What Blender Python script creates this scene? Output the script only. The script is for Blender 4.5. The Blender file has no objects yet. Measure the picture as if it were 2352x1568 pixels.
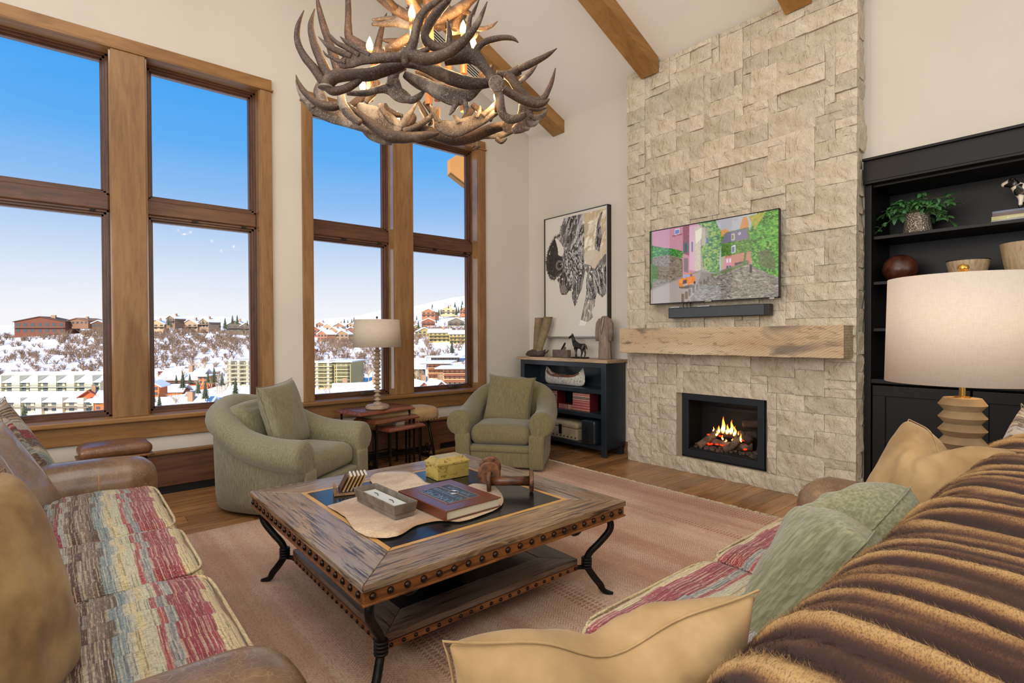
import bpy, bmesh, math, random
import numpy as np
from mathutils import Vector, Matrix, noise
random.seed(7)
RNG = np.random.RandomState(5)
SC = bpy.context.scene
COL = SC.collection
R = math.radians
PI = math.pi

# ------------------------------------------------------------------ camera
EYE = Vector((0.0, 0.0, 1.35))
F_PX, YAW, PITCH, ROLL = 1220.0, R(49.95), 0.0114, -0.004
def cam_rows():
    right = Vector((math.sin(YAW), -math.cos(YAW), 0)); fwd = Vector((math.cos(YAW), math.sin(YAW), 0)); down = Vector((0, 0, -1))
    cp, sp, cr, sr = math.cos(PITCH), math.sin(PITCH), math.cos(ROLL), math.sin(ROLL)
    d2 = down * cp - fwd * sp; f2 = down * sp + fwd * cp
    r3 = right * cr - d2 * sr; d3 = right * sr + d2 * cr
    return r3, d3, f2
RR, DD, FF = cam_rows()
cam = bpy.data.cameras.new('camera'); camo = bpy.data.objects.new('camera', cam); COL.objects.link(camo)
cam.sensor_width = 36; cam.lens = 36 * F_PX / 2352; cam.clip_start = 0.02; cam.clip_end = 6000
mw = Matrix.Identity(4)
for i in range(3):
    mw[i][0] = RR[i]; mw[i][1] = -DD[i]; mw[i][2] = -FF[i]; mw[i][3] = EYE[i]
camo.matrix_world = mw
SC.camera = camo
FWD = Vector((math.cos(YAW), math.sin(YAW), 0))
def at(px, py, d):
    """world point seen at a pixel, d metres ahead of the camera"""
    v = RR * ((px - 1176) / F_PX) + DD * ((py - 784) / F_PX) + FF
    return EYE + v * (d / v.dot(FWD))

SC.view_settings.view_transform = 'Standard'; SC.view_settings.look = 'None'
SC.view_settings.gamma = 1; SC.view_settings.use_curve_mapping = False
SC.view_settings.exposure = 0.0

# ------------------------------------------------------------------ sky, sun, fill lights
def lin(c):
    if isinstance(c, str):
        c = c.lstrip('#'); c = [int(c[i:i+2], 16) / 255 for i in (0, 2, 4)]
    return tuple((x / 12.92 if x <= 0.04045 else ((x + 0.055) / 1.055) ** 2.4) for x in c[:3]) + (1.0,)
W = bpy.data.worlds.new('sky'); SC.world = W; W.use_nodes = True
nt = W.node_tree; nt.nodes.clear()
wo = nt.nodes.new('ShaderNodeOutputWorld'); bg = nt.nodes.new('ShaderNodeBackground')
tc = nt.nodes.new('ShaderNodeTexCoord'); sx = nt.nodes.new('ShaderNodeSeparateXYZ'); rp = nt.nodes.new('ShaderNodeValToRGB')
nt.links.new(tc.outputs['Generated'], sx.inputs[0]); nt.links.new(sx.outputs['Z'], rp.inputs[0])
nt.links.new(rp.outputs[0], bg.inputs[0]); nt.links.new(bg.outputs[0], wo.inputs[0])
els = [(0.0, '#f9f8f9'), (0.045, '#f4f5fa'), (0.10, '#dde8f7'), (0.15, '#c2d8f5'), (0.22, '#93c0f3'), (0.30, '#62aff4'), (0.40, '#45a3f3'), (1.0, '#2f8ae6')]
cr = rp.color_ramp
while len(cr.elements) < len(els): cr.elements.new(0.5)
for e, (p, c) in zip(cr.elements, els): e.position = p; e.color = lin(c)
bg.inputs[1].default_value = 1.0

def lamp(name, kind, loc, energy, color=(1, 1, 1), size=None, size_y=None, direction=None, portal=False, spot=None):
    l = bpy.data.lights.new(name, kind); l.energy = energy; l.color = color
    if kind == 'AREA':
        l.shape = 'RECTANGLE'; l.size = size; l.size_y = size_y or size
        if portal: l.cycles.is_portal = True
    elif kind == 'SUN': l.angle = size
    else: l.shadow_soft_size = size or 0.05
    if spot: l.spot_size = R(spot); l.spot_blend = .6
    o = bpy.data.objects.new(name, l); COL.objects.link(o); o.location = loc
    if direction is not None: o.rotation_euler = Vector(direction).to_track_quat('-Z', 'Y').to_euler()
    return o
lamp('sun', 'SUN', (0, 0, 30), 7.5, (1, .88, .74), size=.01, direction=(.62, .60, -.48))
# daylight through the two window groups
lamp('window_portal', 'AREA', (.25, 5.66, 2.2), 1, size=3.2, size_y=3.1, direction=(0, -1, 0), portal=True)
lamp('window_portal', 'AREA', (2.95, 5.66, 2.2), 1, size=2.3, size_y=3.1, direction=(0, -1, 0), portal=True)
# unseen area lights added to fill the room
lamp('ridge_fill', 'AREA', (.3, 1.6, 5.75), 120, (1, .98, .95), size=2.6, size_y=4.0, direction=(.12, .05, -1))
lamp('rear_top_fill', 'AREA', (-1.5, -2.5, 4.7), 75, (1, .98, .95), size=3.4, size_y=3.4, direction=(.35, .45, -1))
lamp('side_fill', 'AREA', (-3.8, 1.2, 2.6), 285, (.98, .99, 1), size=6.0, size_y=3.0, direction=(1, .08, -.02))
lamp('rear_fill', 'AREA', (.8, -4.7, 2.6), 120, (1, .99, .98), size=6.5, size_y=3.0, direction=(.15, 1, 0))

# ------------------------------------------------------------------ mesh helpers
class MB:
    def __init__(s): s.v = []; s.f = []; s.c = []
    def add(s, vs, fs, col=None):
        o = len(s.v); s.v += [tuple(v) for v in vs]; s.f += [tuple(i + o for i in f) for f in fs]
        return s
    def box(s, c, d, rot=None, taper=1.0):
        x, y, z = d[0] / 2, d[1] / 2, d[2] / 2
        vs = [Vector((sx * x * (taper if sz > 0 else 1), sy * y * (taper if sz > 0 else 1), sz * z)) for sz in (-1, 1) for sy in (-1, 1) for sx in (-1, 1)]
        if rot is not None: vs = [rot @ v for v in vs]
        vs = [v + Vector(c) for v in vs]
        return s.add(vs, [(0, 2, 3, 1), (4, 5, 7, 6), (0, 1, 5, 4), (2, 6, 7, 3), (0, 4, 6, 2), (1, 3, 7, 5)])
    def b2(s, x0, x1, y0, y1, z0, z1):
        return s.box(((x0 + x1) / 2, (y0 + y1) / 2, (z0 + z1) / 2), (abs(x1 - x0), abs(y1 - y0), abs(z1 - z0)))
    def tube(s, pts, rad, n=8, flat=None, ref=None, cap=True):
        pts = [Vector(p) for p in pts]; m = len(pts)
        if not hasattr(rad, '__len__'): rad = [rad] * m
        tv = []
        for i in range(m):
            a = pts[max(i - 1, 0)]; b = pts[min(i + 1, m - 1)]; t = (b - a); tv.append(t.normalized() if t.length > 1e-9 else Vector((0, 0, 1)))
        r0 = Vector((0, 0, 1)) if abs(tv[0].z) < .9 else Vector((1, 0, 0))
        nrm = (r0 - tv[0] * r0.dot(tv[0])).normalized()
        vs = []; fs = []
        for i in range(m):
            t = tv[i]
            if ref is not None and flat is not None:
                nn = Vector(ref) - t * Vector(ref).dot(t); nn.normalize()
            else:
                nn = nrm - t * nrm.dot(t); nn.normalize(); nrm = nn
            bb = t.cross(nn)
            fl = 1 if flat is None else (flat[i] if hasattr(flat, '__len__') else flat)
            for k in range(n):
                a = 2 * PI * k / n
                vs.append(pts[i] + nn * (math.cos(a) * rad[i] * fl) + bb * (math.sin(a) * rad[i]))
        for i in range(m - 1):
            for k in range(n):
                k2 = (k + 1) % n; fs.append((i * n + k, i * n + k2, (i + 1) * n + k2, (i + 1) * n + k))
        if cap: fs.append(tuple(range(n - 1, -1, -1))); fs.append(tuple((m - 1) * n + k for k in range(n)))
        return s.add(vs, fs)
    def lathe(s, prof, n=24, c=(0, 0, 0), axis='z'):
        vs = []; fs = []; m = len(prof)
        for r, z in prof:
            for k in range(n):
                a = 2 * PI * k / n; p = (r * math.cos(a), r * math.sin(a), z)
                if axis == 'x': p = (p[2], p[0], p[1])
                if axis == 'y': p = (p[1], p[2], p[0])
                vs.append((p[0] + c[0], p[1] + c[1], p[2] + c[2]))
        for i in range(m - 1):
            for k in range(n):
                k2 = (k + 1) % n; fs.append((i * n + k, i * n + k2, (i + 1) * n + k2, (i + 1) * n + k))
        if prof[0][0] > 1e-6: fs.append(tuple(range(n - 1, -1, -1)))
        if prof[-1][0] > 1e-6: fs.append(tuple((m - 1) * n + k for k in range(n)))
        return s.add(vs, fs)
    def prism(s, poly, d0, d1, plane='xy'):
        n = len(poly); vs = []
        for d in (d0, d1):
            for a, b in poly:
                vs.append({'xy': (a, b, d), 'xz': (a, d, b), 'yz': (d, a, b)}[plane])
        fs = [tuple(range(n - 1, -1, -1)), tuple(range(n, 2 * n))] + [(i, (i + 1) % n, n + (i + 1) % n, n + i) for i in range(n)]
        return s.add(vs, fs)
    def grid(s, fn, nu, nv):
        vs = [fn(i / nu, j / nv) for j in range(nv + 1) for i in range(nu + 1)]
        fs = [(j * (nu + 1) + i, j * (nu + 1) + i + 1, (j + 1) * (nu + 1) + i + 1, (j + 1) * (nu + 1) + i) for j in range(nv) for i in range(nu)]
        return s.add(vs, fs)
    def sphere(s, c, r, nu=10, nv=6, sc=(1, 1, 1)):
        prof = [(math.sin(PI * j / nv) * r, -math.cos(PI * j / nv) * r) for j in range(nv + 1)]
        o = len(s.v); s.lathe(prof, nu)
        for i in range(o, len(s.v)):
            v = s.v[i]; s.v[i] = (v[0] * sc[0] + c[0], v[1] * sc[1] + c[1], v[2] * sc[2] + c[2])
        return s
    def softbox(s, c, d, r, n=10, crown=0.0, wob=0.0, wsc=5.0, seed=0, crown_all=0.0, nz=None):
        """rounded, padded box: c centre, d size, r corner radius, crown = rise of the top"""
        hx, hy, hz = d[0] / 2, d[1] / 2, d[2] / 2; r = min(r, hx, hy, hz)
        idx = {}; vs = []; fs = []
        N_ = n; Z_ = nz or n
        def put(p):
            k = (round(p[0], 5), round(p[1], 5), round(p[2], 5))
            if k in idx: return idx[k]
            u = Vector(p); q = Vector((u.x * hx, u.y * hy, u.z * hz))
            inner = Vector((max(-hx + r, min(hx - r, q.x)), max(-hy + r, min(hy - r, q.y)), max(-hz + r, min(hz - r, q.z))))
            dl = q - inner
            if dl.length > 1e-9: q = inner + dl.normalized() * r
            if crown: q.z += crown * max(0, u.z) * (1 - u.x ** 2) ** .7 * (1 - u.y ** 2) ** .7
            if crown_all:
                q.x += crown_all * u.x * abs(u.x) * (1 - u.y ** 2) * (1 - u.z ** 2); q.y += crown_all * u.y * abs(u.y) * (1 - u.x ** 2) * (1 - u.z ** 2)
                q.z += crown_all * u.z * abs(u.z) * (1 - u.y ** 2) * (1 - u.x ** 2)
            if wob:
                w = noise.noise_vector(q * wsc + Vector((seed * 3.1, seed * 1.7, 0))); q += w * wob
            idx[k] = len(vs); vs.append(q + Vector(c)); return idx[k]
        def t(i, n): # denser at edges
            x = -1 + 2 * i / n; return math.copysign(abs(x) ** .75, x)
        for ax, (na, nb) in ((2, (N_, N_)), (1, (N_, Z_)), (0, (N_, Z_))):
            for sg in (-1, 1):
                for i in range(na):
                    for j in range(nb):
                        qd = []
                        for a, b in ((i, j), (i + 1, j), (i + 1, j + 1), (i, j + 1)):
                            ua, ub = t(a, na), t(b, nb)
                            p = (ua, ub, sg) if ax == 2 else ((ua, sg, ub) if ax == 1 else (sg, ua, ub))
                            qd.append(put(p))
                        if len(set(qd)) == 4:
                            if (ax == 2 and sg < 0) or (ax == 1 and sg > 0) or (ax == 0 and sg < 0): qd.reverse()
                            fs.append(tuple(qd))
        return s.add(vs, fs)
    def mesh(s, name):
        me = bpy.data.meshes.new(name); me.from_pydata(s.v, [], s.f); me.update(); return me
    def build(s, name, mat, parent=None, smooth=False, bevel=0.0, loc=None, rot=None, seg=2, label=None, stuff=False, subs=0):
        me = s.mesh(name); o = bpy.data.objects.new(name, me); COL.objects.link(o)
        if mat is not None: me.materials.append(mat)
        if parent is not None: o.parent = parent
        if loc: o.location = loc
        if rot: o.rotation_euler = rot
        if bevel:
            b = o.modifiers.new('bevel', 'BEVEL'); b.width = bevel; b.segments = seg; b.limit_method = 'ANGLE'; b.angle_limit = R(40)
        if subs:
            b = o.modifiers.new('sub', 'SUBSURF'); b.levels = b.render_levels = subs
        if smooth: me.polygons.foreach_set('use_smooth', [True] * len(me.polygons))
        if label: o['label'] = label
        if stuff: o['kind'] = 'stuff'
        return o

def tag(o, label, cat, group=None, kind=None):
    o['label'] = label; o['category'] = cat
    if group: o['group'] = group
    if kind: o['kind'] = kind
    return o
ORD = 'first second third fourth fifth sixth seventh eighth ninth tenth eleventh twelfth thirteenth fourteenth fifteenth sixteenth seventeenth eighteenth nineteenth twentieth twenty-first twenty-second twenty-third twenty-fourth twenty-fifth'.split()
def nth(k, n): return 'leftmost' if k == 0 else ('rightmost' if k == n - 1 else ORD[k] + ' from left')
def thing(name, label, cat, loc=(0, 0, 0), rz=0.0, group=None):
    o = bpy.data.objects.new(name, None); COL.objects.link(o); o.empty_display_size = .1
    o.location = loc; o.rotation_euler = (0, 0, rz)
    return tag(o, label, cat, group)
def struct(name, mb, mat, parent=None, **k):
    o = mb.build(name, mat, parent, **k)
    if parent is None: o['kind'] = 'structure'
    return o
def copy_tree(o, parent=None):
    c = o.copy(); COL.objects.link(c); c.parent = parent
    for ch in o.children: copy_tree(ch, c)
    return c

# ------------------------------------------------------------------ material helpers
def newmat(name):
    m = bpy.data.materials.new(name); m.use_nodes = True
    nt = m.node_tree; b = nt.nodes['Principled BSDF']; return m, nt, b
def nd(nt, t, **k):
    n = nt.nodes.new('ShaderNode' + t)
    for a, v in k.items():
        if a.startswith('i_'): n.inputs[int(a[2:]) if a[2:].isdigit() else a[2:].replace('_', ' ')].default_value = v
        else: setattr(n, a, v)
    return n
def ramp(nt, src, stops, interp='LINEAR'):
    r = nd(nt, 'ValToRGB'); e = r.color_ramp; e.interpolation = interp
    while len(e.elements) < len(stops): e.elements.new(.5)
    for el, (p, c) in zip(e.elements, stops):
        el.position = p; el.color = lin(c) if isinstance(c, str) else (c, c, c, 1)
    nt.links.new(src, r.inputs[0]); return r.outputs[0]
def coords(nt, scale=(1, 1, 1), loc=(0, 0, 0), rot=(0, 0, 0), kind='Object'):
    t = nd(nt, 'TexCoord'); m = nd(nt, 'Mapping'); m.inputs['Scale'].default_value = scale; m.inputs['Location'].default_value = loc; m.inputs['Rotation'].default_value = rot
    nt.links.new(t.outputs[kind], m.inputs[0]); return m.outputs[0]
def noi(nt, vec, scale=5, detail=3, rough=.5, dist=0.0):
    n = nd(nt, 'TexNoise'); n.inputs['Scale'].default_value = scale; n.inputs['Detail'].default_value = detail
    n.inputs['Roughness'].default_value = rough; n.inputs['Distortion'].default_value = dist
    nt.links.new(vec, n.inputs['Vector']); return n.outputs[0]
def math_(nt, op, a, b=None, c=None):
    n = nd(nt, 'Math', operation=op)
    for i, x in enumerate((a, b, c)):
        if x is None: continue
        if isinstance(x, (int, float)): n.inputs[i].default_value = x
        else: nt.links.new(x, n.inputs[i])
    return n.outputs[0]
def mix(nt, fac, a, b, mode='MIX'):
    n = nd(nt, 'Mix', data_type='RGBA', blend_type=mode)
    for i, x in ((0, fac), (6, a), (7, b)):
        if isinstance(x, (int, float)): n.inputs[i].default_value = x
        elif isinstance(x, (str, tuple)): n.inputs[i].default_value = lin(x) if isinstance(x, str) else x
        else: nt.links.new(x, n.inputs[i])
    return n.outputs[2]
def bump(nt, b, h, strength=.3, dist=.01, prev=None):
    n = nd(nt, 'Bump'); n.inputs['Strength'].default_value = strength; n.inputs['Distance'].default_value = dist
    nt.links.new(h, n.inputs['Height'])
    if prev is not None: nt.links.new(prev, n.inputs['Normal'])
    nt.links.new(n.outputs[0], b.inputs['Normal']); return n.outputs[0]
def plain(name, col, rough=.5, metal=0.0, var=None, vscale=6, bmp=0.0, bscale=60, sheen=0.0, emis=None, estr=0, coat=0.0, stretch=(1, 1, 1), spec=None, rand=0.0):
    m, nt, b = newmat(name)
    b.inputs['Roughness'].default_value = rough; b.inputs['Metallic'].default_value = metal
    out = None
    if var:
        v = coords(nt, stretch); out = mix(nt, ramp(nt, noi(nt, v, vscale, 4), [(.35, 0.0), (.65, 1.0)]), col, var)
    if rand:
        oi = nd(nt, 'ObjectInfo'); hs = nd(nt, 'HueSaturation')
        mr = nd(nt, 'MapRange'); mr.inputs[3].default_value = 1 - rand; mr.inputs[4].default_value = 1 + rand
        nt.links.new(oi.outputs['Random'], mr.inputs[0]); nt.links.new(mr.outputs[0], hs.inputs['Value'])
        if out is None: hs.inputs['Color'].default_value = lin(col)
        else: nt.links.new(out, hs.inputs['Color'])
        out = hs.outputs[0]
    if out is None: b.inputs['Base Color'].default_value = lin(col)
    else: nt.links.new(out, b.inputs['Base Color'])
    if bmp: bump(nt, b, noi(nt, coords(nt, stretch), bscale, 3), bmp, .004)
    if sheen: b.inputs['Sheen Weight'].default_value = sheen
    if coat: b.inputs['Coat Weight'].default_value = coat; b.inputs['Coat Roughness'].default_value = .08
    if spec is not None: b.inputs['Specular IOR Level'].default_value = spec
    if emis: b.inputs['Emission Color'].default_value = lin(emis); b.inputs['Emission Strength'].default_value = estr
    return m
def wood(name, dark, midc, light, axis='x', gscale=1.0, rough=.5, knots=.5, bmp=.15, coat=0.0, rand=.12, blotch=2.2, spec=None, fs=.5):
    """grain runs along axis"""
    m, nt, b = newmat(name)
    st = {'x': (.12, 1, 1), 'y': (1, .12, 1), 'z': (1, 1, .12)}[axis]
    oi = nd(nt, 'ObjectInfo'); t = nd(nt, 'TexCoord'); ad = nd(nt, 'VectorMath', operation='ADD')
    sc = nd(nt, 'VectorMath', operation='SCALE'); sc.inputs[3].default_value = 13.7
    cb = nd(nt, 'CombineXYZ'); 
    for i in range(3): nt.links.new(oi.outputs['Random'], cb.inputs[i])
    nt.links.new(cb.outputs[0], sc.inputs[0]); nt.links.new(t.outputs['Object'], ad.inputs[0]); nt.links.new(sc.outputs[0], ad.inputs[1])
    mp = nd(nt, 'Mapping'); mp.inputs['Scale'].default_value = tuple(x * gscale for x in st); nt.links.new(ad.outputs[0], mp.inputs[0])
    fine = noi(nt, mp.outputs[0], 34, 5, .6, .6); big = noi(nt, mp.outputs[0], blotch * 2.5, 3, .55, 1.2)
    c = mix(nt, ramp(nt, big, [(.3, 0.0), (.7, 1.0)]), midc, light)
    c = mix(nt, ramp(nt, fine, [(.36, fs), (.56, 0.0)]), c, dark)
    if knots:
        mk = nd(nt, 'Mapping'); s2 = {'x': (.45, 1, 1), 'y': (1, .45, 1), 'z': (1, 1, .45)}[axis]; mk.inputs['Scale'].default_value = s2; nt.links.new(ad.outputs[0], mk.inputs[0])
        vo = nd(nt, 'TexVoronoi'); vo.inputs['Scale'].default_value = 3.3; nt.links.new(mk.outputs[0], vo.inputs['Vector'])
        k = ramp(nt, vo.outputs['Distance'], [(0.0, knots), (.045, knots), (.12, knots * .3), (.2, 0.0)])
        c = mix(nt, k, c, dark)
    hs = nd(nt, 'HueSaturation'); mr = nd(nt, 'MapRange'); mr.inputs[3].default_value = 1 - rand; mr.inputs[4].default_value = 1 + rand
    nt.links.new(oi.outputs['Random'], mr.inputs[0]); nt.links.new(mr.outputs[0], hs.inputs['Value']); nt.links.new(c, hs.inputs['Color'])
    nt.links.new(hs.outputs[0], b.inputs['Base Color']); b.inputs['Roughness'].default_value = rough
    if bmp: bump(nt, b, fine, bmp, .004)
    if coat: b.inputs['Coat Weight'].default_value = coat; b.inputs['Coat Roughness'].default_value = .12
    if spec is not None: b.inputs['Specular IOR Level'].default_value = spec
    return m
# ------------------------------------------------------------------ materials
M = {}
def wallmat(name, c1, c2):
    m, nt, b = newmat(name); v = coords(nt)
    nt.links.new(mix(nt, ramp(nt, noi(nt, v, 1.2, 3), [(.3, 0.0), (.7, 1.0)]), c1, c2), b.inputs['Base Color'])
    b.inputs['Roughness'].default_value = .85; bump(nt, b, noi(nt, v, 90, 4, .6), .25, .003); return m
M['wall'] = wallmat('plaster', '#d3ccc0', '#cdc6b9')
M['ceil'] = wallmat('ceiling_paint', '#f3eee6', '#efe9e0')
M['trim_x'] = wood('knotty_alder_x', '#4f3018', '#81592f', '#9c7447', 'x', 1, .42, .7, .1, spec=.4, fs=.3)
M['trim_z'] = wood('knotty_alder_z', '#4f3018', '#835d38', '#a17a4f', 'z', 1, .42, .7, .1, spec=.4, fs=.3)
M['jamb'] = plain('varnished_jamb', '#9c7447', .12, var='#7f5a33', vscale=3, coat=1.0)
M['sash_x'] = wood('dark_sash_x', '#2b160d', '#4d2b1a', '#66402a', 'x', 1.6, .32, 0, .08)
M['sash_z'] = wood('dark_sash_z', '#2b160d', '#4d2b1a', '#66402a', 'z', 1.6, .32, 0, .08)
M['wains'] = wood('wainscot', '#43291b', '#6d482f', '#80593c', 'x', .8, .5, .6, .08)
M['beam'] = wood('beam_oak', '#5f3d15', '#96682f', '#b0824a', 'x', .6, .55, .5, .15, fs=.35)
M['floor'] = wood('oak_floor', '#5a3820', '#90633c', '#ad7f50', 'x', 1.0, .22, .2, .05, rand=.25, spec=.5, fs=.4)
M['black_toe'] = plain('black_toe', '#0b0b0c', .6)
M['vent'] = plain('vent_black', '#141414', .6)
M['iron'] = plain('wrought_iron', '#151413', .42, .6, var='#2a2623', vscale=20, bmp=.3, bscale=60)
M['black_paint'] = plain('black_paint', '#20272e', .30, var='#262e35', vscale=3, spec=.6)  # bluish lift in the base colour stands for window light reflected off it
M['built'] = plain('espresso_paint', '#0a0707', .45, var='#0f0a0a', vscale=3, spec=.3)
M['stone_back'] = plain('mortar', '#8a7d68', .95)

def stonemat():
    m, nt, b = newmat('limestone')
    oi = nd(nt, 'ObjectInfo'); v = coords(nt)
    big = noi(nt, v, 5, 4, .6); fine = noi(nt, v, 42, 5, .7); mid = noi(nt, coords(nt, (1, 1, .5)), 14, 4, .6, .8)
    c = mix(nt, ramp(nt, big, [(.35, 0.0), (.65, 1.0)]), '#dfd3bf', '#c9bb9f')
    c = mix(nt, ramp(nt, fine, [(.55, 0.0), (.8, .5)]), c, '#a8926e')
    hs = nd(nt, 'HueSaturation'); mr = nd(nt, 'MapRange'); mr.inputs[3].default_value = .86; mr.inputs[4].default_value = 1.1
    nt.links.new(oi.outputs['Random'], mr.inputs[0]); nt.links.new(mr.outputs[0], hs.inputs['Value']); nt.links.new(c, hs.inputs['Color'])
    nt.links.new(hs.outputs[0], b.inputs['Base Color']); b.inputs['Roughness'].default_value = .92
    n1 = bump(nt, b, mid, 1.0, .045); bump(nt, b, fine, .9, .012, n1); return m
M['stone'] = stonemat()

# ------------------------------------------------------------------ the setting
WX, WY = 4.87, 5.42           # fireplace wall plane, window wall plane
def ceil_z(x): return 4.07 + .45 * (WX - x) if x > .2 else 4.07 + .45 * (WX - .2) - .45 * (.2 - x)
RIDGE = ceil_z(.2)

# floor: sub floor and planks
struct('floor', MB().b2(-4, 5.2, -5, 5.6, -.12, -.012), plain('subfloor', '#1c120b', .9))
flo = COL.objects['floor']
pm = {}
y = -.9; row = 0
while y < 5.42:
    x = -1.3 - random.random() * 1.2; w = .158
    while x < 4.9:
        L = random.choice((1.2, 1.55, 1.9, 2.3)); 
        x0 = max(x, -1.3); x1 = min(x + L, 4.95)
        if x1 - x0 > .15:
            mb = MB().box((0, 0, 0), (x1 - x0 - .0025, w - .0025, .014))
            mb.build('plank', M['floor'], flo, bevel=.0012, seg=1, loc=((x0 + x1) / 2, y + w / 2, -.007))
        x += L
    y += w; row += 1
struct('wall_left', MB().b2(-4.15, -4, -5, 5.6, 0, 5), M['wall'])
struct('wall_back', MB().prism([(-4.15, 0), (5.1, 0), (5.1, 4.1), (.2, RIDGE + .1), (-4.15, 4.4)], -5.15, -5, 'xz'), M['wall'])
# window wall, with two openings cut out of it
def win_wall():
    mb = MB(); y0, y1 = WY, WY + .22; zt = 3.70; zb = .66
    def col(x0, x1, z0, full=True):
        n = max(1, int((x1 - x0) / .5)); 
        for i in range(n):
            a = x0 + (x1 - x0) * i / n; b = x0 + (x1 - x0) * (i + 1) / n
            pts = [(a, z0), (b, z0), (b, ceil_z(b) + .12), (a, ceil_z(a) + .12)]
            if a < .2 < b: pts = [(a, z0), (b, z0), (b, ceil_z(b) + .12), (.2, RIDGE + .12), (a, ceil_z(a) + .12)]
            mb.prism(pts, y0, y1, 'xz')
    col(-4, -1.3, 0); col(1.433, 1.92, 0); col(3.995, 5.1, 0)
    col(-1.3, 1.433, zt); col(1.92, 3.995, zt)
    mb.b2(-1.3, 1.433, y0, y1, 0, zb); mb.b2(1.92, 3.995, y0, y1, 0, zb)
    return mb
struct('wall_window', win_wall(), M['wall'])
struct('wall_fireplace', MB().b2(WX, WX + .6, 1.40, 2.125, 0, 4.3).b2(WX, WX + .6, 2.95, WY + .2, 0, 4.3).b2(WX, WX + .6, 2.125, 2.95, 0, .15).b2(WX, WX + .6, 2.125, 2.95, .785, 4.3).b2(WX, WX + .6, -5, 1.3995, 2.66, 4.3).b2(WX, WX + .6, -5, -1.2, 0, 2.7).b2(WX + .47, WX + .6, -1.25, 1.43, 0, 2.7), M['wall'])
cm = MB()
for (xa, xb) in ((-4.1, .2), (.2, 5.3)):
    za, zb = ceil_z(xa), ceil_z(xb)
    cm.prism([(xa, za), (xb, zb), (xb, zb + .15), (xa, za + .15)], -5.1, 5.64, 'xz')
ceil = struct('ceiling', cm, M['ceil'])
# slot diffuser in the slope, between beam and window wall
sl = math.atan(.45); cs, sn = math.cos(sl), math.sin(sl)
v0 = MB(); fx = lambda x: ceil_z(x) - .004
for k in range(4):
    yy = 5.185 + k * .036
    v0.prism([(2.9, fx(2.9)), (4.0, fx(4.0)), (4.0, fx(4.0) - .004), (2.9, fx(2.9) - .004)], yy - .011, yy + .011, 'xz')
vt = thing('slot_diffuser', 'white linear ceiling air diffuser with black slots beside the timber beam', 'vent', (0, 0, 0))
v0.build('slot', M['vent'], vt)
v1 = MB()
for yy in (5.167, 5.203, 5.239, 5.275, 5.311): v1.prism([(2.88, fx(2.88)), (4.02, fx(4.02)), (4.02, fx(4.02) - .010), (2.88, fx(2.88) - .010)], yy - .006, yy + .006, 'xz')
v1.build('frame', M['ceil'], vt)

# beams running up the slope
def beam(y0, y1, xe, lab):
    zz = lambda x, d: ceil_z(x) - d
    mb = MB().prism([(xe, zz(xe, .155)), (xe, zz(xe, 0)), (.26, RIDGE - .03), (.26, RIDGE - .185)], y0, y1, 'xz')
    o = mb.build('ceiling_beam', M['beam'], bevel=.006, rot=None)
    return tag(o, lab, 'beam')
beam(4.74, 4.945, 4.865, 'brown timber ceiling beam ending near the window corner, behind the antler chandelier')
beam(3.19, 3.40, 4.64, 'brown timber ceiling beam meeting the left top corner of the stone chimney')
beam(1.74, 1.95, 4.64, 'brown timber ceiling beam at the very top right, meeting the stone chimney')

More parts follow.
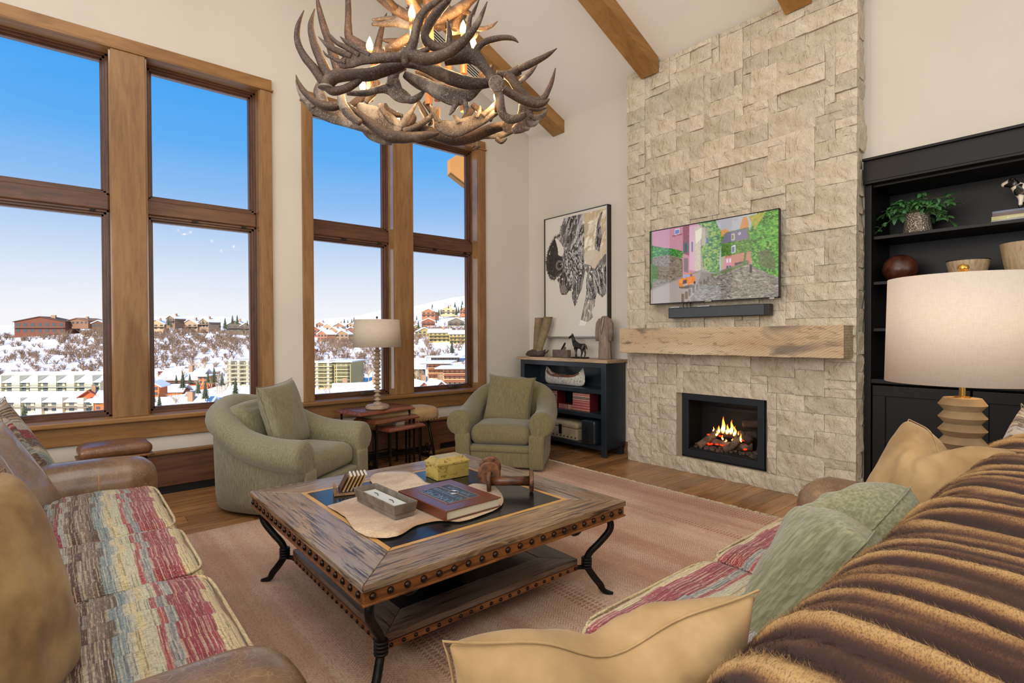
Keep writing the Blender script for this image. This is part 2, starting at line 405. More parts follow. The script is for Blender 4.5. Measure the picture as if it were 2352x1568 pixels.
# ------------------------------------------------------------------ window groups
yj = WY + .13      # sash plane
def glassmat():
    m = bpy.data.materials.new('window_glass'); m.use_nodes = True; nt = m.node_tree; nt.nodes.clear()
    o = nd(nt, 'OutputMaterial'); tr = nd(nt, 'BsdfTransparent'); gl = nd(nt, 'BsdfGlossy'); gl.inputs['Roughness'].default_value = .02
    mx = nd(nt, 'MixShader'); fr = nd(nt, 'Fresnel'); fr.inputs[0].default_value = 1.07
    nt.links.new(fr.outputs[0], mx.inputs[0]); nt.links.new(tr.outputs[0], mx.inputs[1]); nt.links.new(gl.outputs[0], mx.inputs[2]); nt.links.new(mx.outputs[0], o.inputs[0]); return m
M['glass'] = glassmat()
def window(n, x0, x1, post_l, post_r):
    """one opening x0..x1 with fixed light over casement"""
    w = bpy.data.objects.new('window_%d' % n, None); COL.objects.link(w); w['kind'] = 'structure'
    z0, z1, zt0, zt1 = .69, 3.70, 2.40, 2.525
    # jamb lining
    for xa, xb in ((x0, x0 + .012), (x1 - .012, x1)): MB().b2(xa, xb, WY - .01, yj + .05, z0, z1).build('jamb', M['jamb'], w)
    MB().b2(x0, x1, WY - .01, yj + .05, z1 - .012, z1).build('jamb', M['trim_x'], w)
    for za, zb in ((z0, zt0), (zt1, z1 - .012)):
        fx0, fx1 = x0 + .012, x1 - .012
        for k, (t, ya) in enumerate(((.018, yj - .02), (.036, yj + .0), (.05, yj + .022))):   # stepped sash mouldings
            for xa, xb in ((fx0, fx0 + t), (fx1 - t, fx1)): MB().b2(xa, xb, ya, ya + .05, za, zb).build('sash_stile', M['sash_z'], w, bevel=.002)
            MB().b2(fx0, fx1, ya, ya + .05, zb - t, zb).build('sash_rail', M['sash_x'], w, bevel=.002)
            MB().b2(fx0, fx1, ya, ya + .05, za, za + t).build('sash_rail', M['sash_x'], w, bevel=.002)
        MB().b2(fx0 + .04, fx1 - .04, yj + .05, yj + .054, za + .04, zb - .04).build('pane', M['glass'], w)
    MB().b2(x0 + .01, x1 - .01, yj - .035, yj + .06, zt0 - .002, zt1 + .002).build('transom', M['sash_x'], w, bevel=.012)
    ob = MB().b2(x0 + .35, x0 + .40, yj - .03, yj - .01, zt0 - .02, zt0 + .004); ob.b2(x1 - .14, x1 - .1, yj - .03, yj - .01, zt0 - .02, zt0 + .004)
    ob.build('latch', M['iron'], w)
    mid = (x0 + x1) / 2 + .15
    h = MB().box((mid, yj - .05, z0 + .03), (.14, .025, .02)).tube([(mid - .03, yj - .06, z0 + .04), (mid + .1, yj - .075, z0 + .055)], .008, 6)
    h.build('crank_handle', plain('bronze_crank', '#5c5248', .35, .7), w)
    return w
window(1, -1.3, .30, 0, 0); window(2, .532, 1.433, 0, 0); window(3, 1.92, 2.83, 0, 0); window(4, 3.06, 3.995, 0, 0)
yf = WY - .028
def tr(name, x0, x1, z0, z1, mat, ya=yf, yb=WY + .001, bev=.004):
    return struct(name, MB().b2(x0, x1, ya, yb, z0, z1), mat, bevel=bev)
tr('trim_1', -1.5, 1.535, 3.705, 3.80, M['trim_x'], yf - .004)
tr('trim_2', 1.82, 4.105, 3.705, 3.80, M['trim_x'], yf - .004)
tr('trim_3', -1.5, 1.55, 3.690, 3.708, M['trim_x'], yf - .012)
tr('trim_4', 1.805, 4.12, 3.690, 3.708, M['trim_x'], yf - .012)
tr('trim_5', .30, .532, .69, 3.69, M['trim_z'], yf, WY + .21)
tr('trim_6', 1.433, 1.535, .69, 3.69, M['trim_z'])
tr('trim_7', 1.82, 1.92, .69, 3.69, M['trim_z'])
tr('trim_8', 2.83, 3.06, .69, 3.69, M['trim_z'], yf, WY + .21)
tr('trim_9', 3.995, 4.105, .69, 3.69, M['trim_z'])
tr('trim_10', -1.5, 1.60, .648, .690, M['trim_x'], WY - .075, yj + .02, .01)
tr('trim_11', 1.76, 4.16, .648, .690, M['trim_x'], WY - .075, yj + .02, .01)
tr('trim_12', -1.5, 1.56, .50, .648, M['trim_x'])
tr('trim_13', 1.80, 4.12, .50, .648, M['trim_x'])
# tall timber base along the window wall
bw = struct('baseboard_window', MB().b2(-3.9, 4.86, WY - .035, WY, .07, .345), M['wains'], bevel=.002)
MB().b2(-3.9, 4.86, WY - .055, WY, .345, .378).build('cap', M['trim_x'], bw, bevel=.01)
MB().b2(-3.9, 3.28, WY - .02, WY, 0, .07).build('toe_recess', M['black_toe'], bw)
MB().b2(3.28, 3.40, WY - .036, WY, 0, .075).build('foot', M['wains'], bw)
MB().b2(3.40, 4.86, WY - .02, WY, 0, .07).build('toe_recess', M['black_toe'], bw)
struct('baseboard_fireplace', MB().b2(WX - .018, WX, 3.62, WY - .06, 0, .14), M['wains'], bevel=.004)

# ------------------------------------------------------------------ stone chimney breast, one object per stone
X0 = 4.66
chim = thing('chimney_breast', 'floor to ceiling chimney breast of rough split cream limestone blocks', 'fireplace', (0, 0, 0))
FB = (2.12, 2.955, .145, .792)   # firebox hole y0 y1 z0 z1
MB().b2(X0 + .03, WX - .002, 1.46, 2.12, 0, 4.10).b2(X0 + .03, WX - .002, 2.955, 3.58, 0, 4.10).b2(X0 + .03, WX - .002, 2.12, 2.955, .792, 4.10).b2(X0 + .03, WX - .002, 2.12, 2.955, 0, .145).build('core', M['stone_back'], chim)
def stone(y0, y1, z0, z1, rough=1.0, side=False, xo=0.0):
    """a split-face block; local front faces -x"""
    w, h = y1 - y0, z1 - z0; nu = max(3, int(w / .035)); nv = max(3, int(h / .035)); nu = min(nu, 12); nv = min(nv, 8)
    sd = random.random() * 50; pr = random.uniform(-.008, .010) + xo; g = .0011
    tiltz = random.uniform(-.012, .012); tilty = random.uniform(-.012, .012)
    mb = MB(); vs = []
    def P(i, j):
        u, v = i / nu, j / nv; yy = g + (w - 2 * g) * u; zz = g + (h - 2 * g) * v
        e = min(u, 1 - u) * w; e2 = min(v, 1 - v) * h; ed = min(1, min(e, e2) / .018)
        q = Vector((sd, yy * 9, zz * 9)); d = noise.noise(q) * .010 + noise.noise(q * 2.7) * .007 + noise.noise(q * 6) * .004
        x = -(pr + d * rough + tilty * (u - .5) + tiltz * (v - .5)) * (1) - .002 * ed + .004 * (1 - ed)
        jit = .0025 * noise.noise(Vector((sd + 9, yy * 20, zz * 20)))
        return (x, yy + (jit if 0 < i < nu else 0), zz + (jit if 0 < j < nv else 0))
    front = [P(i, j) for j in range(nv + 1) for i in range(nu + 1)]
    fs = [(j * (nu + 1) + i, (j + 1) * (nu + 1) + i, (j + 1) * (nu + 1) + i + 1, j * (nu + 1) + i + 1) for j in range(nv) for i in range(nu)]
    n0 = len(front); D = .05
    ring = [(i, 0) for i in range(nu)] + [(nu, j) for j in range(nv)] + [(i, nv) for i in range(nu, 0, -1)] + [(0, j) for j in range(nv, 0, -1)]
    vs = list(front); 
    for (i, j) in ring:
        p = front[j * (nu + 1) + i]; vs.append((D, p[1], p[2]))
    for k, (i, j) in enumerate(ring):
        i2, j2 = ring[(k + 1) % len(ring)]
        fs.append((j * (nu + 1) + i, j2 * (nu + 1) + i2, n0 + (k + 1) % len(ring), n0 + k))
    mb.add(vs, fs)
    o = mb.build('stone', M['stone'], chim)
    if not side: o.location = (X0, y0, z0)
    else:
        o.rotation_euler = (0, 0, R(90)); o.location = (y1, 1.437, z0)
    return o
US, VS = .075, .0705
NY, NZ = 29, 59
Y0s = 3.60 - NY * US
occ = np.zeros((NY, NZ), bool)
for i in range(NY):
    for j in range(NZ):
        yc, zc = Y0s + (i + .5) * US, (j + .5) * VS
        if FB[0] - .02 < yc < FB[1] + .02 and FB[2] < zc < FB[3]: occ[i, j] = True
sizes = [(5, 2), (4, 2), (3, 2), (6, 2), (2, 2), (4, 3), (5, 3), (3, 1), (4, 1), (5, 1), (2, 1), (3, 3), (7, 2), (6, 3)]
wts = [9, 9, 7, 5, 4, 4, 3, 3, 3, 2, 2, 3, 2, 2]
for j in range(NZ):
    for i in range(NY):
        if occ[i, j]: continue
        for _ in range(40):
            w, h = random.choices(sizes, wts)[0]
            if i + w <= NY and j + h <= NZ and not occ[i:i + w, j:j + h].any(): break
        else:
            w = 1; h = 1
            while i + w < NY and w < 3 and not occ[i + w, j]: w += 1
            while j + h < NZ and h < 2 and not occ[i:i + w, j + h].any(): h += 1
        occ[i:i + w, j:j + h] = True
        y0, y1, z0, z1 = Y0s + i * US, Y0s + (i + w) * US, j * VS, (j + h) * VS
        # trim to the firebox opening and the ceiling
        z1 = min(z1, 4.135)
        if z1 - z0 > .02: stone(y0, y1, z0, z1, random.choice((.8, 1, 1.3)))
# right-hand return of the chimney
z = 0
while z < 4.12:
    h = random.choice((.141, .18, .21, .141)); z1 = min(z + h, 4.15)
    stone(X0 + .03, WX + .03, z, z1, 1.1, side=True, xo=random.uniform(-.004, .012)); z += h
# the mantel
MAN = wood('mantel_wood', '#5b4a38', '#b99367', '#d2b287', 'y', 1.0, .75, .55, .5, rand=0)
def mantelmat():
    m, nt, b = newmat('reclaimed_mantel'); v = coords(nt, (1, .16, 1)); v2 = coords(nt, (1, 1, 1), rot=(R(-62), 0, 0))
    fine = noi(nt, v, 40, 6, .65, .8); big = noi(nt, coords(nt, (1, .5, 1)), 2.6, 3, .5, 1.0); knot = noi(nt, coords(nt, (1, .35, 1)), 7, 2)
    c = mix(nt, ramp(nt, noi(nt, v, 6, 3), [(.3, 0.0), (.7, 1.0)]), '#b89b78', '#d0bb9c')
    c = mix(nt, ramp(nt, big, [(.50, 0.0), (.60, .8)]), c, '#6a6259')
    c = mix(nt, ramp(nt, fine, [(.36, .5), (.46, 0.0)]), c, '#6a5136')
    wv = nd(nt, 'TexWave'); wv.inputs['Scale'].default_value = 17; wv.inputs['Distortion'].default_value = 1.5; wv.bands_direction = 'Y'
    nt.links.new(v2, wv.inputs['Vector'])
    saw = ramp(nt, wv.outputs[0], [(.0, .45), (.12, 0.0)])
    c = mix(nt, saw, c, '#6b5335')
    c = mix(nt, ramp(nt, knot, [(.70, 0.0), (.76, .8)]), c, '#3f2b19')
    nt.links.new(c, b.inputs['Base Color']); b.inputs['Roughness'].default_value = .85
    bump(nt, b, math_(nt, 'ADD', fine, saw), .5, .006); return m
def mantel():
    mb = MB(); x0, x1, y0, y1, z0, z1 = 4.455, 4.70, 1.445, 3.545, 1.165, 1.418; n = 40
    sec = [(x0, z0), (x0, z1), (x1, z1), (x1, z0)]
    vs = []
    for i in range(n + 1):
        y = y0 + (y1 - y0) * i / n
        for k, (a, b) in enumerate(sec):
            q = noise.noise(Vector((y * 5, k * 7, 1))) * .007
            vs.append((a + (q if a == x0 else 0), y, b + (q if b == z0 else q * .3)))
    fs = [(i * 4 + k, i * 4 + (k + 1) % 4, (i + 1) * 4 + (k + 1) % 4, (i + 1) * 4 + k) for i in range(n) for k in range(4)] + [(3, 2, 1, 0), (n * 4, n * 4 + 1, n * 4 + 2, n * 4 + 3)]
    mb.add(vs, fs); return mb
tag(mantel().build('mantel_beam', mantelmat(), bevel=.004), 'thick reclaimed timber mantel with saw marks across the stone chimney', 'mantel')
# ------------------------------------------------------------------ fabrics and leather
def greenfab(name, c1, c2, scale=1.0, quilt=False):
    m, nt, b = newmat(name); v = coords(nt, (1, 1, .09)); v2 = coords(nt, (.3, .3, 1))
    st = noi(nt, v, 190 * scale, 4, .6); c = mix(nt, ramp(nt, st, [(.40, 0.0), (.62, 1.0)]), c1, c2)
    big = noi(nt, coords(nt), 2.5, 2); c = mix(nt, ramp(nt, big, [(.4, 0.0), (.7, .35)]), c, c2)
    nt.links.new(c, b.inputs['Base Color']); b.inputs['Roughness'].default_value = .95; b.inputs['Sheen Weight'].default_value = .25
    n1 = bump(nt, b, st, .35, .003)
    if quilt:
        vo = nd(nt, 'TexVoronoi'); vo.inputs['Scale'].default_value = 62; nt.links.new(coords(nt, (1, 1, .55)), vo.inputs['Vector']); bump(nt, b, vo.outputs['Distance'], .55, .006, n1)
    return m
M['chenille'] = greenfab('green_chenille', '#6f6a4c', '#8b866a')
M['chenille_r'] = greenfab('olive_chenille', '#645d3c', '#7c7450')
M['quilt'] = greenfab('sage_quilted', '#6f6f50', '#8e8d6d', .6, True)
def suede(name, c1, c2):
    m, nt, b = newmat(name); v = coords(nt)
    c = mix(nt, ramp(nt, noi(nt, v, 6, 4, .6), [(.35, 0.0), (.65, 1.0)]), c1, c2)
    nt.links.new(c, b.inputs['Base Color']); b.inputs['Roughness'].default_value = .9; b.inputs['Sheen Weight'].default_value = .12; b.inputs['Sheen Roughness'].default_value = .4
    bump(nt, b, noi(nt, v, 260, 3), .2, .002); return m
M['suede'] = suede('tan_suede', '#98794f', '#b39469')
M['fuzzy'] = suede('fuzzy_tan', '#7f6038', '#a88a5c')
def leather(name, c1, c2, rough=.32):
    m, nt, b = newmat(name); v = coords(nt)
    vo = nd(nt, 'TexVoronoi', feature='DISTANCE_TO_EDGE'); vo.inputs['Scale'].default_value = 44
    dv = nd(nt, 'VectorMath', operation='ADD'); nz = nd(nt, 'TexNoise'); nz.inputs['Scale'].default_value = 9; nt.links.new(v, nz.inputs['Vector'])
    nt.links.new(v, dv.inputs[0]); sc = nd(nt, 'VectorMath', operation='SCALE'); sc.inputs[3].default_value = .18; nt.links.new(nz.outputs[1], sc.inputs[0]); nt.links.new(sc.outputs[0], dv.inputs[1])
    nt.links.new(dv.outputs[0], vo.inputs['Vector'])
    c = mix(nt, ramp(nt, noi(nt, v, 5, 4, .65, .4), [(.35, 0.0), (.68, 1.0)]), c1, c2)
    crk = ramp(nt, vo.outputs['Distance'], [(0.0, .15), (.05, 0.0)]); c = mix(nt, crk, c, '#cdb79a')
    nt.links.new(c, b.inputs['Base Color']); b.inputs['Roughness'].default_value = rough; b.inputs['Specular IOR Level'].default_value = .6
    bump(nt, b, noi(nt, v, 120, 4, .6), .15, .002); return m
M['leather'] = leather('tan_leather', '#664d38', '#8a6d50', .27)
M['leather_g'] = leather('grey_brown_leather', '#7f6a5a', '#978577', .17)
M['leather_br'] = leather('brown_leather', '#5f3a22', '#7d5233', .3)
M['piping'] = plain('leather_piping', '#a58257', .5)

def stripemat(name, swap=False, sat=1.0):
    """woven patchwork stripes parallel to the front edge: local -y is the front"""
    m, nt, b = newmat(name); t = nd(nt, 'TexCoord'); s = nd(nt, 'SeparateXYZ'); nt.links.new(t.outputs['Object'], s.inputs[0])
    X, Y = (s.outputs['X'], s.outputs['Y']); Z = s.outputs['Z']
    blk = math_(nt, 'FLOOR', math_(nt, 'MULTIPLY', X, 9.0)); wn = nd(nt, 'TexWhiteNoise', noise_dimensions='1D'); nt.links.new(blk, wn.inputs['W'])
    off = math_(nt, 'MULTIPLY', wn.outputs[0], .030)
    wob = math_(nt, 'MULTIPLY', noi(nt, coords(nt, (1, .2, .2)), 6, 2), .012)
    d = math_(nt, 'ADD', math_(nt, 'ADD', Y, off), math_(nt, 'ADD', wob, math_(nt, 'MULTIPLY', Z, -.25)))
    u = math_(nt, 'FRACT', math_(nt, 'ADD', math_(nt, 'MULTIPLY', d, 1.30), .505))
    st = [(0, '#c7b183'), (.07, '#d0bb8c'), (.105, '#9a3a45'), (.135, '#8c2434'), (.205, '#8d2a38'), (.225, '#87888a'), (.26, '#a04a4e'), (.285, '#b9b59b'), (.325, '#c9ba8d'), (.355, '#b4b3a0'), (.375, '#7f8f92'), (.415, '#5a4a44'), (.445, '#7d6a5e'), (.485, '#8f8579'), (.50, '#54382f'), (.535, '#7e6a5d'), (.55, '#a9a7a2'), (.575, '#8c2f44'), (.59, '#6c5c52'), (.62, '#8b999b'), (.645, '#5c4237'), (.675, '#a58f68'), (.70, '#cbb27b'), (.79, '#c4a871'), (.815, '#8b2a40'), (.90, '#93304a'), (.925, '#7d8488'), (.95, '#b3b29c'), (.975, '#8a5b4e')]
    c = ramp(nt, u, st, 'CONSTANT')
    bn = nd(nt, 'TexNoise', noise_dimensions='2D'); cx_ = nd(nt, 'CombineXYZ'); nt.links.new(math_(nt, 'MULTIPLY', d, 170.0), cx_.inputs[0]); nt.links.new(math_(nt, 'MULTIPLY', blk, 7.3), cx_.inputs[1]); nt.links.new(cx_.outputs[0], bn.inputs['Vector']); bn.inputs['Scale'].default_value = 1.0
    c = mix(nt, ramp(nt, bn.outputs[0], [(.56, 0.0), (.62, .45)]), c, '#d6c9a6'); c = mix(nt, ramp(nt, bn.outputs[0], [(.36, .5), (.42, 0.0)]), c, '#43302a')
    # individual yarns
    tv = coords(nt, (1, 1, 1)); ya = nd(nt, 'TexWave', wave_type='BANDS', bands_direction='Y'); ya.inputs['Scale'].default_value = 46; ya.inputs['Distortion'].default_value = 2.0; ya.inputs['Detail Scale'].default_value = 6; nt.links.new(tv, ya.inputs['Vector'])
    kn = noi(nt, coords(nt, (.9, .18, 1)), 330, 2); spk = noi(nt, coords(nt, (.10, 1, 1)), 260, 3, .7)
    c = mix(nt, ramp(nt, spk, [(.54, 0.0), (.68, .5)]), c, '#ded5c0'); c = mix(nt, ramp(nt, spk, [(.34, .5), (.44, 0.0)]), c, '#35261f')
    c = mix(nt, ramp(nt, kn, [(.40, .35), (.50, 0.0)]), c, '#2f241f')
    if sat != 1: 
        hs = nd(nt, 'HueSaturation'); hs.inputs['Saturation'].default_value = sat; nt.links.new(c, hs.inputs['Color']); c = hs.outputs[0]
    nt.links.new(c, b.inputs['Base Color']); b.inputs['Roughness'].default_value = .95; b.inputs['Sheen Weight'].default_value = .15
    n1 = bump(nt, b, ya.outputs[0], .3, .003); bump(nt, b, kn, .4, .003, n1); return m
M['stripe'] = stripemat('striped_upholstery')

# ------------------------------------------------------------------ pillows
def pillow(name, label, cat, w, h, t, mat, loc, normal, up, chop=0.0, seed=0, group=None, ears=.03, piping=None, sag=0.0, crease=.012):
    """soft cushion; normal = direction its face looks, up = its top edge direction"""
    nrm = Vector(normal).normalized(); u = Vector(up); u = (u - nrm * u.dot(nrm)).normalized(); r = u.cross(nrm)
    n = 34; mb = MB(); vs = []
    def pos(a, b, sg):
        # a,b in -1..1
        ea = 1 - abs(a) ** 2.6; eb = 1 - abs(b) ** 2.6
        th = t / 2 * (max(ea, 0) * max(eb, 0)) ** .38
        x = a * w / 2 * (1 - .07 * (1 - b * b) * abs(a) ** 3); z = b * h / 2 * (1 - .07 * (1 - a * a) * abs(b) ** 3)
        # corners pulled out
        x += math.copysign(ears, a) * (abs(a) * abs(b)) ** 7; z += math.copysign(ears, b) * (abs(a) * abs(b)) ** 7
        if chop:
            k = math.exp(-(a / .33) ** 2) * max(0, (b + .55) / 1.55) ** 1.6
            z -= chop * k; th *= (1 + .35 * k * (1 - abs(a)))
            th -= crease * 1.6 * math.exp(-(a / .10) ** 2) * max(0, b + .1)
            an = math.atan2(1.0 - b, a); rr_ = math.hypot(a, 1.0 - b)
            for a0, wd in ((.55, .10), (.95, .13), (1.35, .09), (1.85, .10), (2.3, .13), (2.75, .10)):
                th += crease * 1.5 * math.exp(-((an - a0 - .12 * math.sin(rr_ * 4 + seed)) / wd) ** 2) * min(1, rr_ * 2.2) * max(0, 1.15 - rr_) * (1 if sg > 0 else 1)
            x += a * .02 * k
        if sag: z -= sag * (1 - a * a) * max(0, b)
        q = Vector((x * 5 + seed * 7, z * 5, sg * 2))
        wr = noise.noise(q) * crease + noise.noise(q * 2.6) * crease * .5 + (abs(noise.noise(q * 1.6 + Vector((3, 3, 3)))) * -crease * 1.1)
        edge = max(ea, 0) ** .5 * max(eb, 0) ** .5
        y = sg * max(0.0015, th + wr * edge)
        return (x, y, z)
    k0 = []
    for sg in (1, -1):
        mb.grid(lambda i, j: pos(-1 + 2 * i, -1 + 2 * j, sg), n, n)
    N1 = (n + 1) * (n + 1)
    # orientation and welding of the two faces along the seam
    mb.f = [f if f[0] < N1 else tuple(reversed(f)) for f in mb.f]
    rot = Matrix((r, nrm, u)).transposed()
    me = mb.mesh(name)
    bm = bmesh.new(); bm.from_mesh(me); bmesh.ops.remove_doubles(bm, verts=bm.verts, dist=.0036); bmesh.ops.recalc_face_normals(bm, faces=bm.faces); bm.to_mesh(me); bm.free()
    me.polygons.foreach_set('use_smooth', [True] * len(me.polygons)); me.materials.append(mat)
    o = bpy.data.objects.new(name, me); COL.objects.link(o); o.matrix_world = Matrix.Translation(Vector(loc)) @ rot.to_4x4()
    sb = o.modifiers.new('sub', 'SUBSURF'); sb.levels = sb.render_levels = 1
    tag(o, label, cat, group)
    if piping is None: piping = mat
    if piping:
        p = []
        for k in range(4 * 20):
            e, f = divmod(k, 20); f = f / 20 * 2 - 1
            a, b = ((f, 1), (1, -f), (-f, -1), (-1, f))[e]
            q = pos(a, b, 1); p.append((q[0], 0, q[2]))
        p.append(p[0]); MB().tube(p, .0022, 6, cap=False).build('piping', piping, o, smooth=True)
    return o

# ------------------------------------------------------------------ sofas; local front is -y, seat front edge at y = 0
def sofa(label, loc, rz, splits, arm_w=.31, depth=1.12, seat_z=.49, armh=.63, backh=.86, seed=0):
    """splits: local x of the cushion joints, first and last are the inner faces of the arms"""
    t = thing('sofa', label, 'sofa', loc, rz)
    xl, xr = splits[0] - arm_w, splits[-1] + arm_w
    MB().softbox(((xl + xr) / 2, depth / 2 - .01, .20), (xr - xl - .06, depth - .10, .28), .03, 8).build('base', M['leather'], t, smooth=True)
    for sx, xc in ((-1, splits[0] - arm_w / 2 + .005), (1, splits[-1] + arm_w / 2 - .005)):
        a = MB().softbox((xc, depth / 2 - .065, armh / 2 + .03), (arm_w, depth - .06, armh - .06), .125, 16, crown_all=.008, wob=.006, wsc=4, seed=sx + seed, nz=12).build('arm', M['leather'], t, smooth=True)
        ring = []
        for k in range(33):
            an = -.12 * PI + 1.24 * PI * k / 32
            ring.append((xc + math.cos(an) * (arm_w / 2 + .003), .25, armh - .125 + math.sin(an) * .128 if math.sin(an) > 0 else armh - .125 + math.sin(an) * 1.0))
        ring = [(xc - arm_w / 2 - .004, .25, .18)] + ring[::-1] + [(xc + arm_w / 2 + .004, .25, .18)]
        MB().tube(ring, .0045, 6).build('piping', M['piping'], a, smooth=True)
    for sx in (-1, 1):
        for yy in (.03, depth - .16):
            MB().lathe([(.02, 0), (.035, .05), (.04, .08)], 12, ((xl + .08) if sx < 0 else (xr - .08), yy, 0)).build('foot', M['black_toe'], t)
    for i in range(len(splits) - 1):
        a, b = splits[i], splits[i + 1]; w = b - a - .008; th = .17
        c = MB().softbox((0, 0, 0), (w, .72, th), .055, 18, crown=.028, wob=.012, wsc=6.5, seed=i + seed * 3, nz=8).build('seat_cushion', M['stripe'], t, smooth=True, loc=((a + b) / 2, .345, seat_z - th / 2 - .004))
        for zz in (th / 2 - .012, -th / 2 + .012):
            rr = []
            hw, hd = w / 2 - .006, .36 - .006
            for k in range(48):
                an = 2 * PI * k / 48; ce, se = math.cos(an), math.sin(an)
                rr.append((math.copysign(abs(ce) ** .22, ce) * hw, math.copysign(abs(se) ** .22, se) * hd, zz + .003 * noise.noise(Vector((k * .4, i, 2)))))
            rr.append(rr[0]); MB().tube(rr, .0055, 6, cap=False).build('piping', M['stripe'], c, smooth=True)
        MB().softbox((0, 0, 0), (w - .01, .24, .42), .09, 12, crown_all=.03, wob=.012, wsc=5, seed=i + 9 + seed).build('back_cushion', M['stripe'], t, smooth=True, loc=((a + b) / 2, .80, seat_z + .17), rot=(R(-10), 0, 0))
    MB().softbox(((xl + xr) / 2, depth - .13, backh / 2 + .04), (xr - xl - .04, .22, backh - .08), .09, 14, wob=.004, wsc=4).build('back', M['leather'], t, smooth=True)
    return t
# right sofa faces the window (+y); local x runs to -X world
sofa('tan leather sofa with striped cushions under the fur throw, its back to the camera', (1.545, 1.09, 0), PI,
     [-1.19, -.37, .39, 1.18], arm_w=.32, depth=1.16, seed=1)
# left sofa faces the fireplace (+x)
sofa('tan leather sofa with maroon striped seat cushions along the left edge', (.385, 2.6, 0), PI / 2, [-1.17, -.345, .26, 1.17], arm_w=.31, depth=1.05, seed=4)

# ------------------------------------------------------------------ swivel tub chairs
def catmull(P, n):
    out = []
    for i in range(len(P) - 1):
        p0, p1, p2, p3 = P[max(i - 1, 0)], P[i], P[i + 1], P[min(i + 2, len(P) - 1)]
        for k in range(n):
            t = k / n
            out.append(tuple(.5 * (2 * b + (c - a) * t + (2 * a - 5 * b + 4 * c - d) * t * t + (-a + 3 * b - 3 * c + d) * t ** 3) for a, b, c, d in zip(p0, p1, p2, p3)))
    out.append(tuple(P[-1])); return out
def tub_chair(label, loc, rz, mat, w=1.0, seed=0, bh=.87):
    t = thing('armchair', label, 'armchair', loc, rz, 'green tub armchairs')
    hw = w / 2 - .14
    # centre line of the shell, front-left round the back to front-right: x, y, height of the roll
    path = catmull([(-hw, -.46, .60), (-hw, -.22, .605), (-hw + .005, .02, .66), (-hw + .05, .23, .77), (-hw + .17, .37, bh - .04), (0, .43, bh), (hw - .17, .37, bh - .04), (hw - .05, .23, .77), (hw - .005, .02, .66), (hw, -.22, .605), (hw, -.46, .60)], 6)
    vs = []; fs = []; n = len(path)
    for i, (x, y, h) in enumerate(path):
        a = Vector(path[max(i - 1, 0)][:2]); b = Vector(path[min(i + 1, n - 1)][:2]); d = (b - a).normalized(); out = Vector((-d.y, d.x))   # left of travel
        if out.dot(Vector((x, y + .05))) < 0: out = -out
        s = i / (n - 1); front = max(0, 1 - min(s, 1 - s) / .28)         # 1 at the arm fronts
        rr = .108 + .018 * front                                           # roll radius
        sec = [(-.055, .12), (-.055, .34), (-.062, h - rr * 1.5)]
        cx, cz = .035 + .012 * front, h - rr
        for k in range(11):
            an = PI * 1.02 - (PI * 1.30) * k / 10
            sec.append((cx + math.cos(an) * rr, cz + math.sin(an) * rr))
        sec += [(.085, h - rr * 1.95), (.088, h - rr * 2.4), (.082, .30), (.076, .12), (.060, .035), (-.02, .035)]
        for o_, z_ in sec:
            q = Vector((x, y)) + out * o_
            wv = .005 * noise.noise(Vector((q.x * 6 + seed, q.y * 6, z_ * 6)))
            vs.append((q.x + out.x * wv, q.y + out.y * wv, z_ + wv))
    m = len(vs) // n
    for i in range(n - 1):
        for k in range(m):
            k2 = (k + 1) % m; fs.append((i * m + k, (i + 1) * m + k, (i + 1) * m + k2, i * m + k2))
    mb = MB().add(vs, fs)
    # padded arm fronts: bulge the end section outward
    for end in (0, n - 1):
        base = [Vector(v) for v in vs[end * m:(end + 1) * m]]; c = sum(base, Vector()) / m
        prev = [end * m + k for k in range(m)]
        for sc_, dy in ((.97, -.018), (.86, -.034), (.6, -.042)):
            o0 = len(mb.v); new = [c + (p - c) * sc_ + Vector((0, dy, 0)) for p in base]; mb.v += [tuple(p) for p in new]
            cur = [o0 + k for k in range(m)]
            for k in range(m):
                k2 = (k + 1) % m; mb.f.append((prev[k], prev[k2], cur[k2], cur[k]))
            prev = cur
        mb.f.append(tuple(prev))
    o = mb.build('shell', mat, t, smooth=True)
    bm = bmesh.new(); bm.from_mesh(o.data); bmesh.ops.recalc_face_normals(bm, faces=bm.faces); bm.to_mesh(o.data); bm.free()
    # pleats on the roll fronts
    for sx in (-1, 1):
        pl = MB()
        for k in range(5):
            an = R(-20 + 42 * k) if sx > 0 else R(180 + 20 - 42 * k)
            cx = sx * (hw + .045); cz = .60 - .126
            p0 = Vector((cx, -.50, cz)); p1 = Vector((cx + math.cos(an) * .095, -.492, cz + math.sin(an) * .095)); p2 = Vector((cx + math.cos(an) * .122, -.455, cz + math.sin(an) * .122))
            pl.tube([p0.lerp(p1, .35), p1, p2], [.0015, .0022, .0012], 5)
        pl.build('pleat', mat, o, smooth=True)
        MB().softbox((sx * hw * 1.0, -.485, .20), (.15, .05, .34), .022, 8, wob=.003).build('arm_panel', mat, t, smooth=True)
    iw = 2 * (hw - .06)
    MB().softbox((0, -.03, .335 + .01), (iw + .01, .86, .19), .08, 16, crown=.03, wob=.006, wsc=5, seed=seed + 2, nz=8).build('seat_cushion', mat, t, smooth=True)
    MB().softbox((0, -.10, .215), (iw + .015, .77, .07), .03, 12, wob=.003).build('seat_rail', mat, t, smooth=True)
    MB().softbox((0, -.08, .115), (iw + .02, .78, .16), .02, 12, wob=.003).build('front_panel', mat, t, smooth=True)
    MB().lathe([(.30, 0), (.32, .012), (.32, .04)], 32, (0, -.02, 0)).build('swivel_base', M['black_toe'], t, smooth=False)
    nrm = Vector((0, -1, .28))
